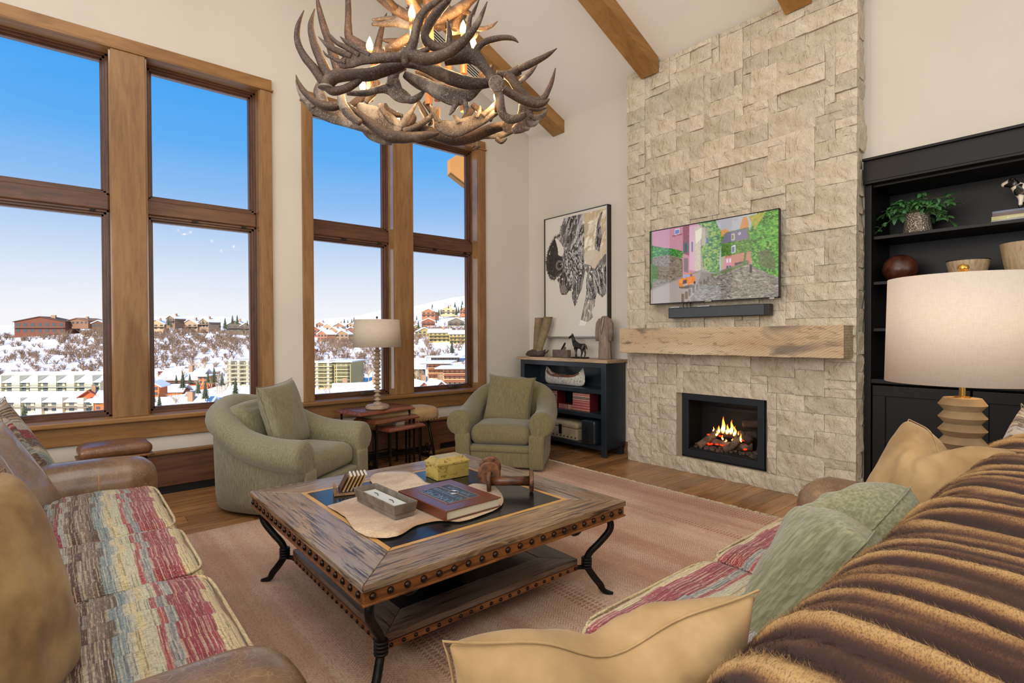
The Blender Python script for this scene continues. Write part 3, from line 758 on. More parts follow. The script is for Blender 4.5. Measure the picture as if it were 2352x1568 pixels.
    bc = MB().softbox((0, 0, 0), (iw - .04, .20, .40), .085, 14, crown_all=.035, wob=.014, wsc=5, seed=seed + 5).build('back_cushion', mat, t, smooth=True, loc=(0, .235, .60), rot=(R(-14), 0, R(2)))
    return t
CL = tub_chair('sage green tub armchair with large rolled arms, left of the nesting tables', (1.37, 4.54, 0), math.atan2(-.80, .60) + PI / 2, M['chenille'], 1.05, 1)
CR_ = tub_chair('olive green tub armchair in front of the black bookcase', (3.665, 4.415, 0), math.atan2(-.62, -.785) + PI / 2, M['chenille_r'], 1.03, 5)
# ------------------------------------------------------------------ rug
def rugmat():
    m, nt, b = newmat('rug_weave'); v = coords(nt); t = nd(nt, 'TexCoord'); s = nd(nt, 'SeparateXYZ'); nt.links.new(t.outputs['Object'], s.inputs[0])
    bands = noi(nt, coords(nt, (1, .04, 1)), 2.3, 4, .6)
    c = ramp(nt, bands, [(.30, '#be957c'), (.42, '#d0ab90'), (.5, '#dabda5'), (.58, '#c59d83'), (.68, '#d8baa2')])
    # herringbone: sawtooth of x + |zigzag in y|
    zz = math_(nt, 'ABSOLUTE', math_(nt, 'SUBTRACT', math_(nt, 'FRACT', math_(nt, 'MULTIPLY', s.outputs['X'], 16.0)), .5))
    hb = math_(nt, 'FRACT', math_(nt, 'MULTIPLY', math_(nt, 'ADD', s.outputs['Y'], math_(nt, 'MULTIPLY', zz, .055)), 62.0))
    hbm = ramp(nt, hb, [(.30, .0), (.5, .9), (.8, 0.0)])
    bm_ = ramp(nt, noi(nt, coords(nt, (1, .02, 1)), 3.1, 2), [(.44, .35), (.52, 1.0)])
    c = mix(nt, math_(nt, 'MULTIPLY', hbm, bm_), c, '#9d684c')
    # dashed bands
    db = ramp(nt, noi(nt, coords(nt, (1, .02, 1), loc=(3, 0, 0)), 2.7, 1), [(.56, 0.0), (.59, 1.0)])
    dash = math_(nt, 'FRACT', math_(nt, 'MULTIPLY', s.outputs['Y'], 42.0)); dx = math_(nt, 'FRACT', math_(nt, 'MULTIPLY', s.outputs['X'], 26.0))
    dm = math_(nt, 'MULTIPLY', math_(nt, 'MULTIPLY', math_(nt, 'GREATER_THAN', dash, .45), math_(nt, 'GREATER_THAN', dx, .3)), db)
    c = mix(nt, math_(nt, 'MULTIPLY', dm, .7), c, '#8f5638')
    pile = noi(nt, coords(nt, (1, .25, 1)), 210, 3, .7); c = mix(nt, ramp(nt, pile, [(.38, .5), (.5, 0.0)]), c, '#96634b'); c = mix(nt, ramp(nt, pile, [(.56, 0.0), (.7, .5)]), c, '#dcbfa0')
    big = noi(nt, v, 1.1, 3); c = mix(nt, ramp(nt, big, [(.42, .35), (.55, 0.0)]), c, '#8d5c42')
    nt.links.new(c, b.inputs['Base Color']); b.inputs['Roughness'].default_value = 1; b.inputs['Sheen Weight'].default_value = .1; bump(nt, b, pile, .4, .004); return m
rx0, rx1, ry0, ry1 = .02, 3.955, .45, 4.16
rg = thing('area_rug', 'large terracotta woven rug with herringbone bands under the coffee table', 'rug', (0, 0, 0))
def rfn(u, v):
    x = rx0 + (rx1 - rx0) * u; y = ry0 + (ry1 - ry0) * v
    ed = .006 * noise.noise(Vector((x * 2, y * 2, 0)))
    return (x + (ed * 2 if u in (0, 1) else 0), y + (ed * 2 if v in (0, 1) else 0), .011 + .002 * noise.noise(Vector((x * 3, y * 3, 4))))
mb = MB().grid(rfn, 60, 60)
mb.build('pile', rugmat(), rg, smooth=True)
MB().b2(rx0 + .004, rx1 - .004, ry0 + .004, ry1 - .004, .001, .0085).build('backing', plain('rug_backing', '#8a5a40', 1), rg)
fr = MB()
yy = ry0
while yy < ry1:
    yy += .0075 + random.random() * .003; L = random.uniform(.025, .055); a = random.uniform(-.02, .02)
    p0 = Vector((rx1 - .004, yy, .012)); p1 = Vector((rx1 + L * .55, yy + a * .5, .013)); p2 = Vector((rx1 + L, yy + a * 1.3, .004))
    fr.tube([p0, p1, p2], [.0035, .003, .002], 4)
fr.build('fringe', plain('rug_fringe', '#cdbca4', 1), rg, stuff=True)

# ------------------------------------------------------------------ coffee table
def barnwood(name, axis, base=('#866648', '#ab8c64'), darkc='#2c1d14', grey='#958878', rough=.30):
    m, nt, b = newmat(name); st = {'x': (.055, 1, 1), 'y': (1, .055, 1)}[axis]; s2 = {'x': (.35, 1, 1), 'y': (1, .35, 1)}[axis]
    v = coords(nt, st); g = noi(nt, v, 62, 7, .75, .7); big = noi(nt, coords(nt, s2), 4.5, 3, .5, .8)
    vo = nd(nt, 'TexVoronoi'); vo.inputs['Scale'].default_value = 2.9; nt.links.new(coords(nt, s2, loc=(.3, .2, 0)), vo.inputs['Vector'])
    rings = math_(nt, 'SINE', math_(nt, 'MULTIPLY', vo.outputs['Distance'], 150))
    kz = ramp(nt, vo.outputs['Distance'], [(0.02, 1.0), (.26, 0.0)])
    c = mix(nt, ramp(nt, big, [(.35, 0.0), (.65, 1.0)]), base[0], base[1]); c = mix(nt, ramp(nt, noi(nt, coords(nt, s2, loc=(5, 3, 1)), 3, 2), [(.45, 0.0), (.6, .8)]), c, grey)
    gr = ramp(nt, g, [(.40, .95), (.50, 0.0)]); c = mix(nt, gr, c, darkc)
    c = mix(nt, math_(nt, 'MULTIPLY', kz, ramp(nt, rings, [(0.3, .9), (.8, 0.0)])), c, darkc)
    nt.links.new(c, b.inputs['Base Color']); b.inputs['Roughness'].default_value = rough; b.inputs['Coat Weight'].default_value = .35; b.inputs['Coat Roughness'].default_value = .15
    bump(nt, b, math_(nt, 'ADD', g, math_(nt, 'MULTIPLY', rings, kz)), .55, .004); return m
M['barn_x'] = barnwood('barnwood_x', 'x'); M['barn_y'] = barnwood('barnwood_y', 'y')
M['low_x'] = barnwood('shelf_wood_x', 'x', ('#5a4030', '#6e5240'), '#2c1d15', '#6b6057'); M['low_y'] = barnwood('shelf_wood_y', 'y', ('#5a4030', '#6e5240'), '#2c1d15', '#6b6057')
M['edge_x'] = wood('orange_edge_x', '#42210f', '#7d4a22', '#965e2f', 'x', 1.4, .4, .4, .3, rand=0, fs=.9); M['edge_y'] = wood('orange_edge_y', '#4a2a18', '#6f4428', '#84552f', 'y', 1.4, .4, .2, .2, rand=0)
M['slate'] = plain('black_slate', '#0e1011', .22, var='#191c1e', vscale=9, bmp=.12, bscale=50, spec=.55)
M['gold_inlay'] = plain('honey_inlay', '#c99a55', .35, var='#b98a48', vscale=9)
M['nail'] = plain('bronze_nail', '#3a2c23', .32, .85)
tx, ty = 1.48, 2.43
t = thing('coffee_table', 'square reclaimed wood coffee table with black inlay, nailhead edge and curled iron legs', 'table', (tx, ty, 0))
H = .715; ih = .485; gh = .51; zt = .5
def mitre(outer, inner, z0, z1, mats, nm, parent, ox=0, oy=0):
    for k in range(4):
        c = [(-1, -1), (1, -1), (1, 1), (-1, 1)]; a, b = c[k], c[(k + 1) % 4]
        poly = [(a[0] * outer[0], a[1] * outer[1]), (b[0] * outer[0], b[1] * outer[1]), (b[0] * inner[0], b[1] * inner[1]), (a[0] * inner[0], a[1] * inner[1])]
        # shave the joints
        cx = sum(p[0] for p in poly) / 4; cy = sum(p[1] for p in poly) / 4
        poly = [(p[0] + (cx - p[0]) * .0022, p[1] + (cy - p[1]) * .0022) for p in poly]
        MB().prism(poly, z0, z1).build(nm, mats[k % 2], parent, bevel=.003)
mitre((H, H + .01), (gh, gh), zt - .028, zt, (M['barn_x'], M['barn_y']), 'top_board', t)
mitre((gh, gh), (ih, ih), zt - .026, zt - .0008, (M['gold_inlay'], M['gold_inlay']), 'inlay_strip', t)
MB().b2(-ih + .001, ih - .001, -ih + .001, ih - .001, zt - .026, zt - .0015).build('inset_panel', M['slate'], t)
for k, (x0, x1, y0, y1) in enumerate(((-H + .008, H - .008, -H - .002, -H + .03), (-H + .008, H - .008, H - .03, H + .002), (-H + .008, -H + .03, -H + .03, H - .03), (H - .03, H - .008, -H + .03, H - .03))):
    ap = MB().b2(x0, x1, y0, y1, zt - .072, zt - .029); ap.build('apron', M['edge_x'] if k < 2 else M['edge_y'], t, bevel=.003)
    ap2 = MB().b2(x0 - (.006 if k != 3 else 0), x1 + (.006 if k != 2 else 0), y0 - (.006 if k != 1 else 0), y1 + (.006 if k != 0 else 0), zt - .080, zt - .070)
    ap2.build('bead', M['edge_x'] if k < 2 else M['edge_y'], t, bevel=.003)
def nails(parent, pts, dirn, r):
    base = None
    for p in pts:
        if base is None:
            ax = {'x': 'x', 'y': 'y'}[dirn[0]]; sg = dirn[1]
            base = MB().lathe([(r, 0), (r * .92, sg * r * .4), (r * .6, sg * r * .75), (0, sg * r * .9)], 10, (0, 0, 0), ax).build('nail', M['nail'], parent, smooth=True, loc=p)
        else:
            o = base.copy(); COL.objects.link(o); o.location = p
n_ = 21
for s in (-1, 1):
    nails(t, [(-.675 + 1.35 * i / (n_ - 1), s * (H + .002), zt - .05) for i in range(n_)], ('y', s), .0135)
    nails(t, [(s * (H - .008), -.675 + 1.35 * i / (n_ - 1), zt - .05) for i in range(n_)], ('x', s), .0135)
zs = .19; h2 = .545
mitre((h2, h2), (.40, .40), zs - .03, zs, (M['low_x'], M['low_y']), 'shelf_board', t)
MB().b2(-.399, .399, -.399, .399, zs - .028, zs - .002).build('shelf_panel', M['slate'], t)
for k, (x0, x1, y0, y1) in enumerate(((-h2, h2, -h2 - .004, -h2 + .02), (-h2, h2, h2 - .02, h2 + .004), (-h2 - .004, -h2 + .02, -h2 + .02, h2 - .02), (h2 - .02, h2 + .004, -h2 + .02, h2 - .02))):
    MB().b2(x0, x1, y0, y1, zs - .058, zs - .031).build('shelf_apron', M['edge_x'] if k < 2 else M['edge_y'], t, bevel=.002)
for s in (-1, 1):
    nails(t, [(-.52 + 1.04 * i / 19, s * (h2 + .004), zs - .044) for i in range(20)], ('y', s), .009)
    nails(t, [(s * (h2 + .004), -.52 + 1.04 * i / 19, zs - .044) for i in range(20)], ('x', s), .009)
# carved pedestal between shelf and top
MB().lathe([(.10, zs), (.115, .21), (.10, .235), (.13, .27), (.155, .31), (.14, .35), (.09, .37), (.07, .39), (.11, .41), (.15, .422)], 28).build('pedestal', plain('dark_carved_wood', '#2f1b12', .35, var='#452a1b', vscale=12), t, smooth=True)
pb = MB()
for k in range(8):
    a = k * PI / 4; pb.tube([(math.cos(a) * r, math.sin(a) * r, z) for r, z in ((.10, .21), (.14, .26), (.165, .31), (.13, .36), (.08, .385))], [.018, .02, .024, .018, .01], 6)
pb.build('carving', plain('dark_carved_wood', '#2f1b12', .35, var='#452a1b', vscale=12), t, smooth=True)
def leg_pts(sx, sy):
    c = Vector((sx, sy, 0)).normalized()
    prof = [(.64 * 1.414 - .10, .435), (.64 * 1.414 - .02, .43), (.64 * 1.414 + .028, .395), (.64 * 1.414 + .03, .345), (.64 * 1.414 - .02, .28), (.64 * 1.414 - .075, .22), (.64 * 1.414 - .09, .165), (.64 * 1.414 - .06, .11), (.64 * 1.414 - .02, .06), (.64 * 1.414 + .0, .028), (.64 * 1.414 + .045, .014)]
    pr = catmull(prof, 4); return [c * r + Vector((0, 0, z)) for r, z in pr]
for sx in (-1, 1):
    for sy in (-1, 1):
        P = leg_pts(sx, sy); m = len(P)
        L = MB().tube(P, [.018 if i < m - 8 else .018 - .0012 * (i - m + 8) for i in range(m)], 8).build('leg', M['iron'], t, smooth=True)
        c = Vector((sx, sy, 0)).normalized(); r = .64 * 1.414 - .089
        for k in range(4): MB().lathe([(.017, -.007), (.0275, -.004), (.0285, 0), (.0275, .004), (.017, .007)], 14, tuple(c * r + Vector((0, 0, .150 + .0145 * k)))).build('collar_ring', M['iron'], L, smooth=True)
        q = c * (r - .02)
        MB().tube([c * r + Vector((0, 0, .148)), c * (r - .09) + Vector((0, 0, .142)), c * (.545 * 1.414 - .06) + Vector((0, 0, .14))], [.013, .012, .011], 6).build('bracket', M['iron'], L, smooth=True)
        # scroll hook under the apron
        pp = []
        for k in range(13):
            a = PI * 1.0 + PI * 1.25 * k / 12; pp.append((.045 * math.cos(a), .045 * math.sin(a)))
        d = Vector((-sx, 0, 0)); o_ = c * (.64 * 1.414 - .05) + d * .14 + Vector((0, 0, .40))
        MB().tube([o_ + d * p[0] + Vector((0, 0, p[1])) for p in pp], [.014 - .0006 * k for k in range(13)], 7).build('scroll', M['iron'], L, smooth=True)

# --- things on the coffee table
TZ = .5005
# hide
hp = [(.985, 2.60), (.99, 2.40), (.955, 2.20), (.98, 2.07), (1.06, 2.02), (1.19, 2.08), (1.30, 2.06), (1.36, 1.995), (1.47, 1.995), (1.62, 2.03), (1.72, 2.12), (1.80, 2.26), (1.83, 2.36), (1.77, 2.45), (1.70, 2.42), (1.62, 2.50), (1.58, 2.64), (1.61, 2.78), (1.63, 2.93), (1.55, 3.02), (1.45, 3.03), (1.37, 2.94), (1.33, 2.82), (1.28, 2.72), (1.18, 2.66), (1.08, 2.63)]
hc = catmull([(a, b, 0) for a, b in hp + [hp[0]]], 5)[:-1]; cx = sum(p[0] for p in hc) / len(hc); cy = sum(p[1] for p in hc) / len(hc)
mb = MB(); rings = 8; vs = []
for k in range(rings + 1):
    s = k / rings
    for p in hc:
        x = cx + (p[0] - cx) * s; y = cy + (p[1] - cy) * s
        e = (.0045 * abs(noise.noise(Vector((x * 9, y * 9, 0)))) + (.004 * abs(noise.noise(Vector((x * 16, y * 16, 5)))) if s > .8 else 0)) * s
        vs.append((x, y, TZ + .0035 + e))
n = len(hc)
mb.add(vs, [(k * n + i, k * n + (i + 1) % n, (k + 1) * n + (i + 1) % n, (k + 1) * n + i) for k in range(rings) for i in range(n)])
hm, hnt, hb_ = newmat('cowhide'); hv = coords(hnt, (1, .5, 1), rot=(0, 0, .4))
cc = mix(hnt, ramp(hnt, noi(hnt, coords(hnt), 3.2, 3, .6, .6), [(.4, 0.0), (.6, 1.0)]), '#a98463', '#d2b998'); fz = noi(hnt, hv, 120, 4, .7); cc = mix(hnt, ramp(hnt, fz, [(.4, .4), (.55, 0.0)]), cc, '#8f6a48')
hnt.links.new(cc, hb_.inputs['Base Color']); hb_.inputs['Roughness'].default_value = .8; hb_.inputs['Sheen Weight'].default_value = .3; bump(hnt, hb_, fz, .3, .003)
o = mb.build('cowhide', hm, smooth=True); sm = o.modifiers.new('th', 'SOLIDIFY'); sm.thickness = .0025; sm.offset = -1
tag(o, 'small tan cowhide spread over the middle of the coffee table', 'hide')
# book
hz = TZ + .011
bk = thing('book', 'large brown leather bound book lying on the hide', 'book', (1.465, 2.24, hz), R(1))
ML = plain('book_leather', '#5e2f1d', .2, var='#6b3826', vscale=8, bmp=.1, bscale=150)
MB().b2(-.160, .160, -.218, .218, 0, .004).build('back_cover', ML, bk, bevel=.0015)
MB().b2(-.158, .150, -.210, .210, .004, .040).build('pages', plain('paper', '#cfc4ab', .9, bmp=.3, bscale=10, stretch=(1, 1, 90)), bk)
MB().b2(-.165, -.158, -.218, .218, 0, .0455).build('spine', ML, bk, bevel=.003)
MB().b2(-.160, .160, -.218, .218, .040, .0455).build('front_cover', ML, bk, bevel=.0025)
pl = plain('pewter_plate', '#43484c', .4, .6, var='#5a6064', vscale=40, bmp=.4, bscale=120)
MB().b2(-.095, .095, -.135, .135, .0455, .0470).build('title_plate', pl, bk, label='pewter coloured raised title plate')
rim = plain('polished_rim', '#b58a6c', .25, .6)
rb = MB()
for a in (-1, 1): rb.b2(a * .095 - .002, a * .095 + .002, -.137, .137, .0455, .0482); rb.b2(-.097, .097, a * .135 - .002, a * .135 + .002, .0455, .0482)
rb.b2(.028, .032, -.133, -.03, .047, .0486); rb.b2(.028, .032, .03, .133, .047, .0486)
rb.build('plate_border', rim, bk)
MB().tube([(.03 + .024 * math.cos(a), .027 * math.sin(a), .0482) for a in [2 * PI * k / 24 for k in range(25)]], .0028, 6, cap=False).build('emblem_ring', plain('silver_ring', '#c9c9cc', .2, .9), bk, smooth=True)
def text(s, size, loc, rot, mat, name, parent, ext=.0012, align='CENTER'):
    c = bpy.data.curves.new(name, 'FONT'); c.body = s; c.size = size; c.extrude = ext; c.align_x = align; c.align_y = 'CENTER'; c.resolution_u = 2
    o = bpy.data.objects.new(name, c); COL.objects.link(o); o.parent = parent; o.location = loc; o.rotation_euler = rot
    dg = bpy.context.evaluated_depsgraph_get(); me = bpy.data.meshes.new_from_object(o.evaluated_get(dg)); me.materials.clear(); me.materials.append(mat)
    o2 = bpy.data.objects.new(name, me); COL.objects.link(o2); o2.parent = parent; o2.location = loc; o2.rotation_euler = rot; bpy.data.objects.remove(o); return o2
lt = plain('raised_letters', '#9aa1a6', .3, .8)
rz_ = R(90)
text('RANCHES', .060, (-.062, 0, .0475), (0, 0, rz_), lt, 'title_lettering', bk)
text('OF COLORADO', .034, (-.005, 0, .0475), (0, 0, rz_), lt, 'title_lettering', bk)
text('JOHN FIELDER', .030, (.064, 0, .0475), (0, 0, rz_), lt, 'author_lettering', bk)
text('A', .026, (.03, 0, .0478), (0, 0, rz_), lt, 'emblem_letter', bk)
# wooden candle trough
tr_ = thing('candle_trough', 'rectangular grey brown wooden trough holding white candle wax, at the near edge of the hide', 'candle tray', (1.185, 2.385, hz - .002), R(2))
def trough(lx, ly, h, t_):
    mb = MB(); o0 = [(-lx, -ly), (lx, -ly), (lx, ly), (-lx, ly)]
    lv = [(.78, 0), (.80, .022), (.88, .024), (1.0, h), (1 - t_ / lx, h), (1 - t_ / lx - .08, .03)]
    vs = []
    for s_, z in lv:
        for a, b in o0: vs.append((math.copysign(abs(a) - lx * (1 - s_), a), math.copysign(abs(b) - lx * (1 - s_), b), z))
    fs = [(3, 2, 1, 0)]
    for i in range(len(lv) - 1):
        for k in range(4): fs.append((i * 4 + k, i * 4 + (k + 1) % 4, (i + 1) * 4 + (k + 1) % 4, (i + 1) * 4 + k))
    fs.append(tuple((len(lv) - 1) * 4 + k for k in range(4)))
    return mb.add(vs, fs)
trough(.064, .205, .070, .007).build('trough', plain('aged_grey_wood', '#7d7264', .6, var='#5c5146', vscale=16, bmp=.35, bscale=80), tr_, bevel=.003)
MB().b2(-.046, .046, -.18, .18, .035, .046).build('wax', plain('wax', '#cfd3cd', .4), tr_, bevel=.002)
for yy in (-.09, .06): MB().tube([(0, yy, .048), (.006, yy + .02, .052), (.004, yy + .05, .051)], .0018, 5).build('wick', M['iron'], tr_)
# coaster holder
ch = thing('coaster_holder', 'small wooden coaster rack on the left corner of the black table inlay', 'coaster holder', (1.165, 2.775, TZ), R(-18))
cw = wood('coaster_wood', '#5c3b22', '#8d6742', '#a98258', 'z', 2, .5, 0, .1)
MB().b2(-.068, .068, -.05, .05, 0, .012).build('base', cw, ch, bevel=.002)
for s in (-1, 1): MB().b2(s * .068 - .006, s * .068 + .006, -.05, .05, 0, .05 if s < 0 else .035).build('upright', cw, ch, bevel=.002)
cl_ = plain('coaster_top', '#b08a5c', .5, var='#94703f', vscale=30); cd = plain('coaster_dark', '#4a2c1c', .4)
base = None
for k in range(6):
    tilt = R(-26 + 1.5 * k)
    if k == 0:
        o = MB().box((0, 0, .052), (.008, .088, .088)).build('coaster', cd, None, bevel=.003, loc=(1.165 - .05, 2.785, TZ + .014), rot=None); o.rotation_euler = (0, R(28), R(-18))
        tag(o, 'dark brown coaster at the left end of the coaster rack', 'coaster', 'coasters in the small wooden rack')
    else:
        if base is None:
            base = MB().box((0, 0, .054), (.0078, .092, .096)).build('coaster', cl_, None, bevel=.001)
            MB().b2(-.0040, .0040, -.0462, .0462, .096, .1035).build('whitewashed_edge', plain('whitewash', '#d6d2ca', .6), base); o = base
        else:
            o = copy_tree(base)
        o.location = (1.165 - .05 + .0185 * k, 2.785 - .006 * k, TZ + .014); o.rotation_euler = (0, R(27), R(-18))
        tag(o, 'light wooden coaster, %s in the small rack on the coffee table' % nth(k - 1, 5), 'coaster', 'coasters in the small wooden rack')
# yellow box
yb = thing('keepsake_box', 'mustard yellow distressed lidded box on the black inlay of the coffee table', 'box', (1.765, 2.715, TZ), R(-3))
ym = plain('mustard_paint', '#a58c45', .4, var='#7f652c', vscale=20, bmp=.15); 
ymm, ynt, ybs = newmat('distressed_mustard'); c_ = mix(ynt, ramp(ynt, noi(ynt, coords(ynt, (1, 1, 2)), 26, 4, .6, .8), [(.56, 0.0), (.60, .85)]), '#b29a52', '#6b4a26')
ynt.links.new(mix(ynt, ramp(ynt, noi(ynt, coords(ynt), 9, 3), [(.4, 0.0), (.6, .6)]), c_, '#94803c'), ybs.inputs['Base Color']); ybs.inputs['Roughness'].default_value = .38
MB().b2(-.108, .108, -.075, .075, 0, .083).build('body', ymm, yb, bevel=.003)
ld = MB(); vs = []; lv = [(.113, .080, .085), (.113, .080, .097), (.103, .070, .102), (.094, .061, .112), (.088, .055, .122), (.085, .052, .124)]
for a, b, z in lv:
    for p in ((-a, -b), (a, -b), (a, b), (-a, b)): vs.append((p[0], p[1], z))
fs = [(3, 2, 1, 0)] + [(i * 4 + k, i * 4 + (k + 1) % 4, (i + 1) * 4 + (k + 1) % 4, (i + 1) * 4 + k) for i in range(len(lv) - 1) for k in range(4)] + [(20, 21, 22, 23)]
ld.add(vs, fs).build('lid', ymm, yb, bevel=.0015)
# bobbins
bm_ = plain('bobbin_wood', '#3b2014', .35, var='#5f3820', vscale=18, bmp=.25); bo = plain('bobbin_end', '#7a4a26', .5, var='#3a2012', vscale=30, bmp=.3)
def bobbin(label, loc, rot, L, r, rs):
    b = bpy.data.objects.new('wooden_spool', None); COL.objects.link(b); tag(b, label, 'spool', 'old wooden spools'); b.location = loc; b.rotation_euler = rot
    MB().lathe([(rs, -L / 2), (rs * .93, 0), (rs, L / 2)], 20).build('shaft', bm_, b, smooth=True)
    for s in (-1, 1):
        MB().lathe([(.012, s * L / 2 + .004), (r * .9, s * L / 2 - s * .004), (r, s * L / 2 + s * .002), (r, s * L / 2 + s * .014), (r * .93, s * L / 2 + s * .019), (.014, s * L / 2 + s * .019), (.013, s * L / 2 + s * .005)], 28).build('flange', bo, b, smooth=False, bevel=.002)
    return b
bobbin('dark wooden spool lying across the corner of the black inlay', (1.845, 2.215, TZ + .058), (R(90), 0, R(50)), .215, .058, .026)
bobbin('wooden spool propped on top of the other spool, round end facing the camera', (1.805, 2.345, TZ + .099), (R(90), R(-8), R(-40)), .115, .063, .028)
# ------------------------------------------------------------------ nesting tables
NT = wood('mahogany_top', '#3b1a10', '#6e3622', '#824730', 'x', 1.2, .25, 0, .05, coat=.5)
def nest(label, cx, cy, w, d, h, rz):
    t = thing('nesting_table', label, 'table', (cx, cy, 0), rz, 'nest of leather topped tables')
    lv = [(0, -.036), (0, -.022), (.012, -.012), (.02, 0)]; vs = []
    for o_, z in lv:
        for sx, sy in ((-1, -1), (1, -1), (1, 1), (-1, 1)): vs.append((sx * (w / 2 - o_), sy * (d / 2 - o_), h + z))
    fs = [(3, 2, 1, 0)] + [(i * 4 + k, i * 4 + (k + 1) % 4, (i + 1) * 4 + (k + 1) % 4, (i + 1) * 4 + k) for i in range(3) for k in range(4)] + [(12, 13, 14, 15)]
    MB().add(vs, fs).build('tabletop', NT, t, bevel=.002)
    a, b = w / 2 - .028, d / 2 - .028; pts = []
    for k in range(int(2 * a / .024) + 1): x = -a + k * .024; pts += [(x, -b), (x, b)]
    for k in range(1, int(2 * b / .024)): y = -b + k * .024; pts += [(-a, y), (a, y)]
    base = None
    for (x, y) in pts:
        if base is None: base = MB().lathe([(.0062, 0), (.005, .003), (0, .0055)], 6).build('nailhead', M['nail'], t, loc=(x, y, h))
        else: o = base.copy(); COL.objects.link(o); o.location = (x, y, h)
    lx, ly = w / 2 - .045, d / 2 - .04
    for sx in (-1, 1):
        for sy in (-1, 1):
            l = MB().b2(-.0085, .0085, -.0085, .0085, 0, h - .036).build('leg', M['iron'], t, loc=(sx * lx, sy * ly, 0), bevel=.002)
            MB().sphere((0, 0, h * .78), .012, 8, 6).build('joint', M['iron'], l, smooth=True)
    for sx in (-1, 1): MB().b2(sx * lx - .005, sx * lx + .005, -ly, ly, .115, .125).build('stretcher', M['iron'], t)
    MB().b2(-lx, lx, ly - .005, ly + .005, .115, .125).build('stretcher', M['iron'], t)
    MB().b2(-lx, lx, ly - .005, ly + .005, h - .052, h - .044).build('stretcher', M['iron'], t)
    return t
RZN = R(11)
nest('tallest of the nesting tables, mahogany top with nailheads carrying the turned lamp', 2.44, 5.08, .68, .42, .615, RZN)
nest('middle nesting table with nailhead border, half pulled out from the tallest one', 2.515, 4.985, .56, .36, .53, RZN)
nest('smallest and lowest nesting table with the stack of coasters on it', 2.60, 4.905, .47, .30, .445, RZN)
cst = plain('cream_coaster', '#cdbfa2', .6, var='#b9a988', vscale=30)
for k in range(3):
    o = MB().box((0, 0, 0), (.105, .105, .010)).build('tile_coaster', cst, None, bevel=.0025, loc=(2.60 + .002 * k, 4.93 - .002 * k, .4505 + .0113 * k), rot=(0, 0, R(8 + 2 * k)))
    tag(o, 'cream stone coaster, %s of the little stack on the lowest nesting table' % ('bottom', 'middle', 'top')[k], 'coaster', 'stone coasters on the lowest nesting table')
# ------------------------------------------------------------------ lamps
def shademat(name, col, col2, trans=.5):
    m, nt, b = newmat(name); t = coords(nt, (1, 1, 1)); w = noi(nt, coords(nt, (1, 1, .1)), 300, 2); w2 = noi(nt, coords(nt, (.1, .1, 1)), 300, 2)
    nt.links.new(mix(nt, ramp(nt, math_(nt, 'ADD', w, w2), [(.9, 0.0), (1.1, 1.0)]), col, col2), b.inputs['Base Color'])
    b.inputs['Roughness'].default_value = .9; bump(nt, b, math_(nt, 'ADD', w, w2), .1, .001)
    tl = nd(nt, 'BsdfTranslucent'); tl.inputs[0].default_value = lin(col); mx = nd(nt, 'MixShader'); mx.inputs[0].default_value = trans
    out = nt.nodes['Material Output']; nt.links.new(b.outputs[0], mx.inputs[1]); nt.links.new(tl.outputs[0], mx.inputs[2]); nt.links.new(mx.outputs[0], out.inputs[0]); return m
TB = plain('whitewashed_turning', '#a8937b', .55, var='#8f7a63', vscale=14, bmp=.15)
l1 = thing('table_lamp', 'table lamp with turned disc column and cream drum shade on the tallest nesting table', 'lamp', (2.405, 4.975, .6155))
MB().lathe([(.105, 0), (.118, .008), (.118, .03), (.108, .034), (.108, .042), (.05, .052), (.03, .07)], 40).build('base', TB, l1, smooth=False, bevel=.002)
pr = [(.02, .06)]; z = .075
for k in range(13):
    pr += [(.017, z), (.022, z + .008), (.036, z + .0155), (.038, z + .0185), (.036, z + .0215), (.022, z + .029)]; z += .0410
pr += [(.017, z), (.017, z + .03)]
MB().lathe(pr, 28).build('stem', TB, l1, smooth=True)
ZS = z + .015
sh = MB().lathe([(.240, ZS), (.222, ZS + .275)], 48); sh.f = [f for f in sh.f if len(f) == 4]
o = sh.build('lamp_shade', shademat('cream_linen', '#dccbb8', '#e6d8c6', .35), l1, smooth=True); sm = o.modifiers.new('t', 'SOLIDIFY'); sm.thickness = .003
MB().lathe([(.004, ZS - .02), (.004, ZS + .29), (.011, ZS + .293), (.011, ZS + .30), (.004, ZS + .31)], 12).build('finial', M['nail'], l1, smooth=True)
sp = MB()
for k in range(3): a = 2 * PI * k / 3; sp.tube([(0, 0, ZS + .268), (.221 * math.cos(a), .221 * math.sin(a), ZS + .268)], .002, 5)
sp.build('shade_spider', M['nail'], l1)
BR = plain('polished_brass', '#c79a4e', .22, 1.0)
lx, ly = 3.33, .565
et = thing('end_table', 'small dark end table behind the far arm of the sofa', 'table', (lx - .02, ly - .06, 0))
MB().b2(-.26, .26, -.42, .33, .60, .64).build('tabletop', NT, et, bevel=.005)
for sx in (-1, 1):
    for sy in (-1, 1): MB().b2(-.02, .02, -.02, .02, 0, .60).build('leg', M['iron'], et, loc=(sx * .23, sy * .30 - .04, 0), bevel=.003)
l2 = thing('table_lamp', 'large lamp with stacked zigzag wooden base and wide cream shade at the right edge', 'lamp', (lx, ly, .6405))
WB = plain('limed_wood', '#a58a66', .6, var='#8c7252', vscale=8, bmp=.25, bscale=70)
pr = [(.12, 0), (.12, .03)]; z = .03
zz = .03
for k in range(5):
    pr += [(.106, zz), (.158 - .001 * k, zz + .034)]; zz += .076
    pr += [(.108, zz)]
pr = [(.085, 0), (.09, .03)]
zz = .02
for k in range(6): pr += [(.070, zz + .006), (.095, zz + .036)]; zz += .062
pr += [(.074, zz + .006), (.02, zz + .008)]
MB().lathe(pr, 44).build('base', WB, l2)
ZT = zz + .006
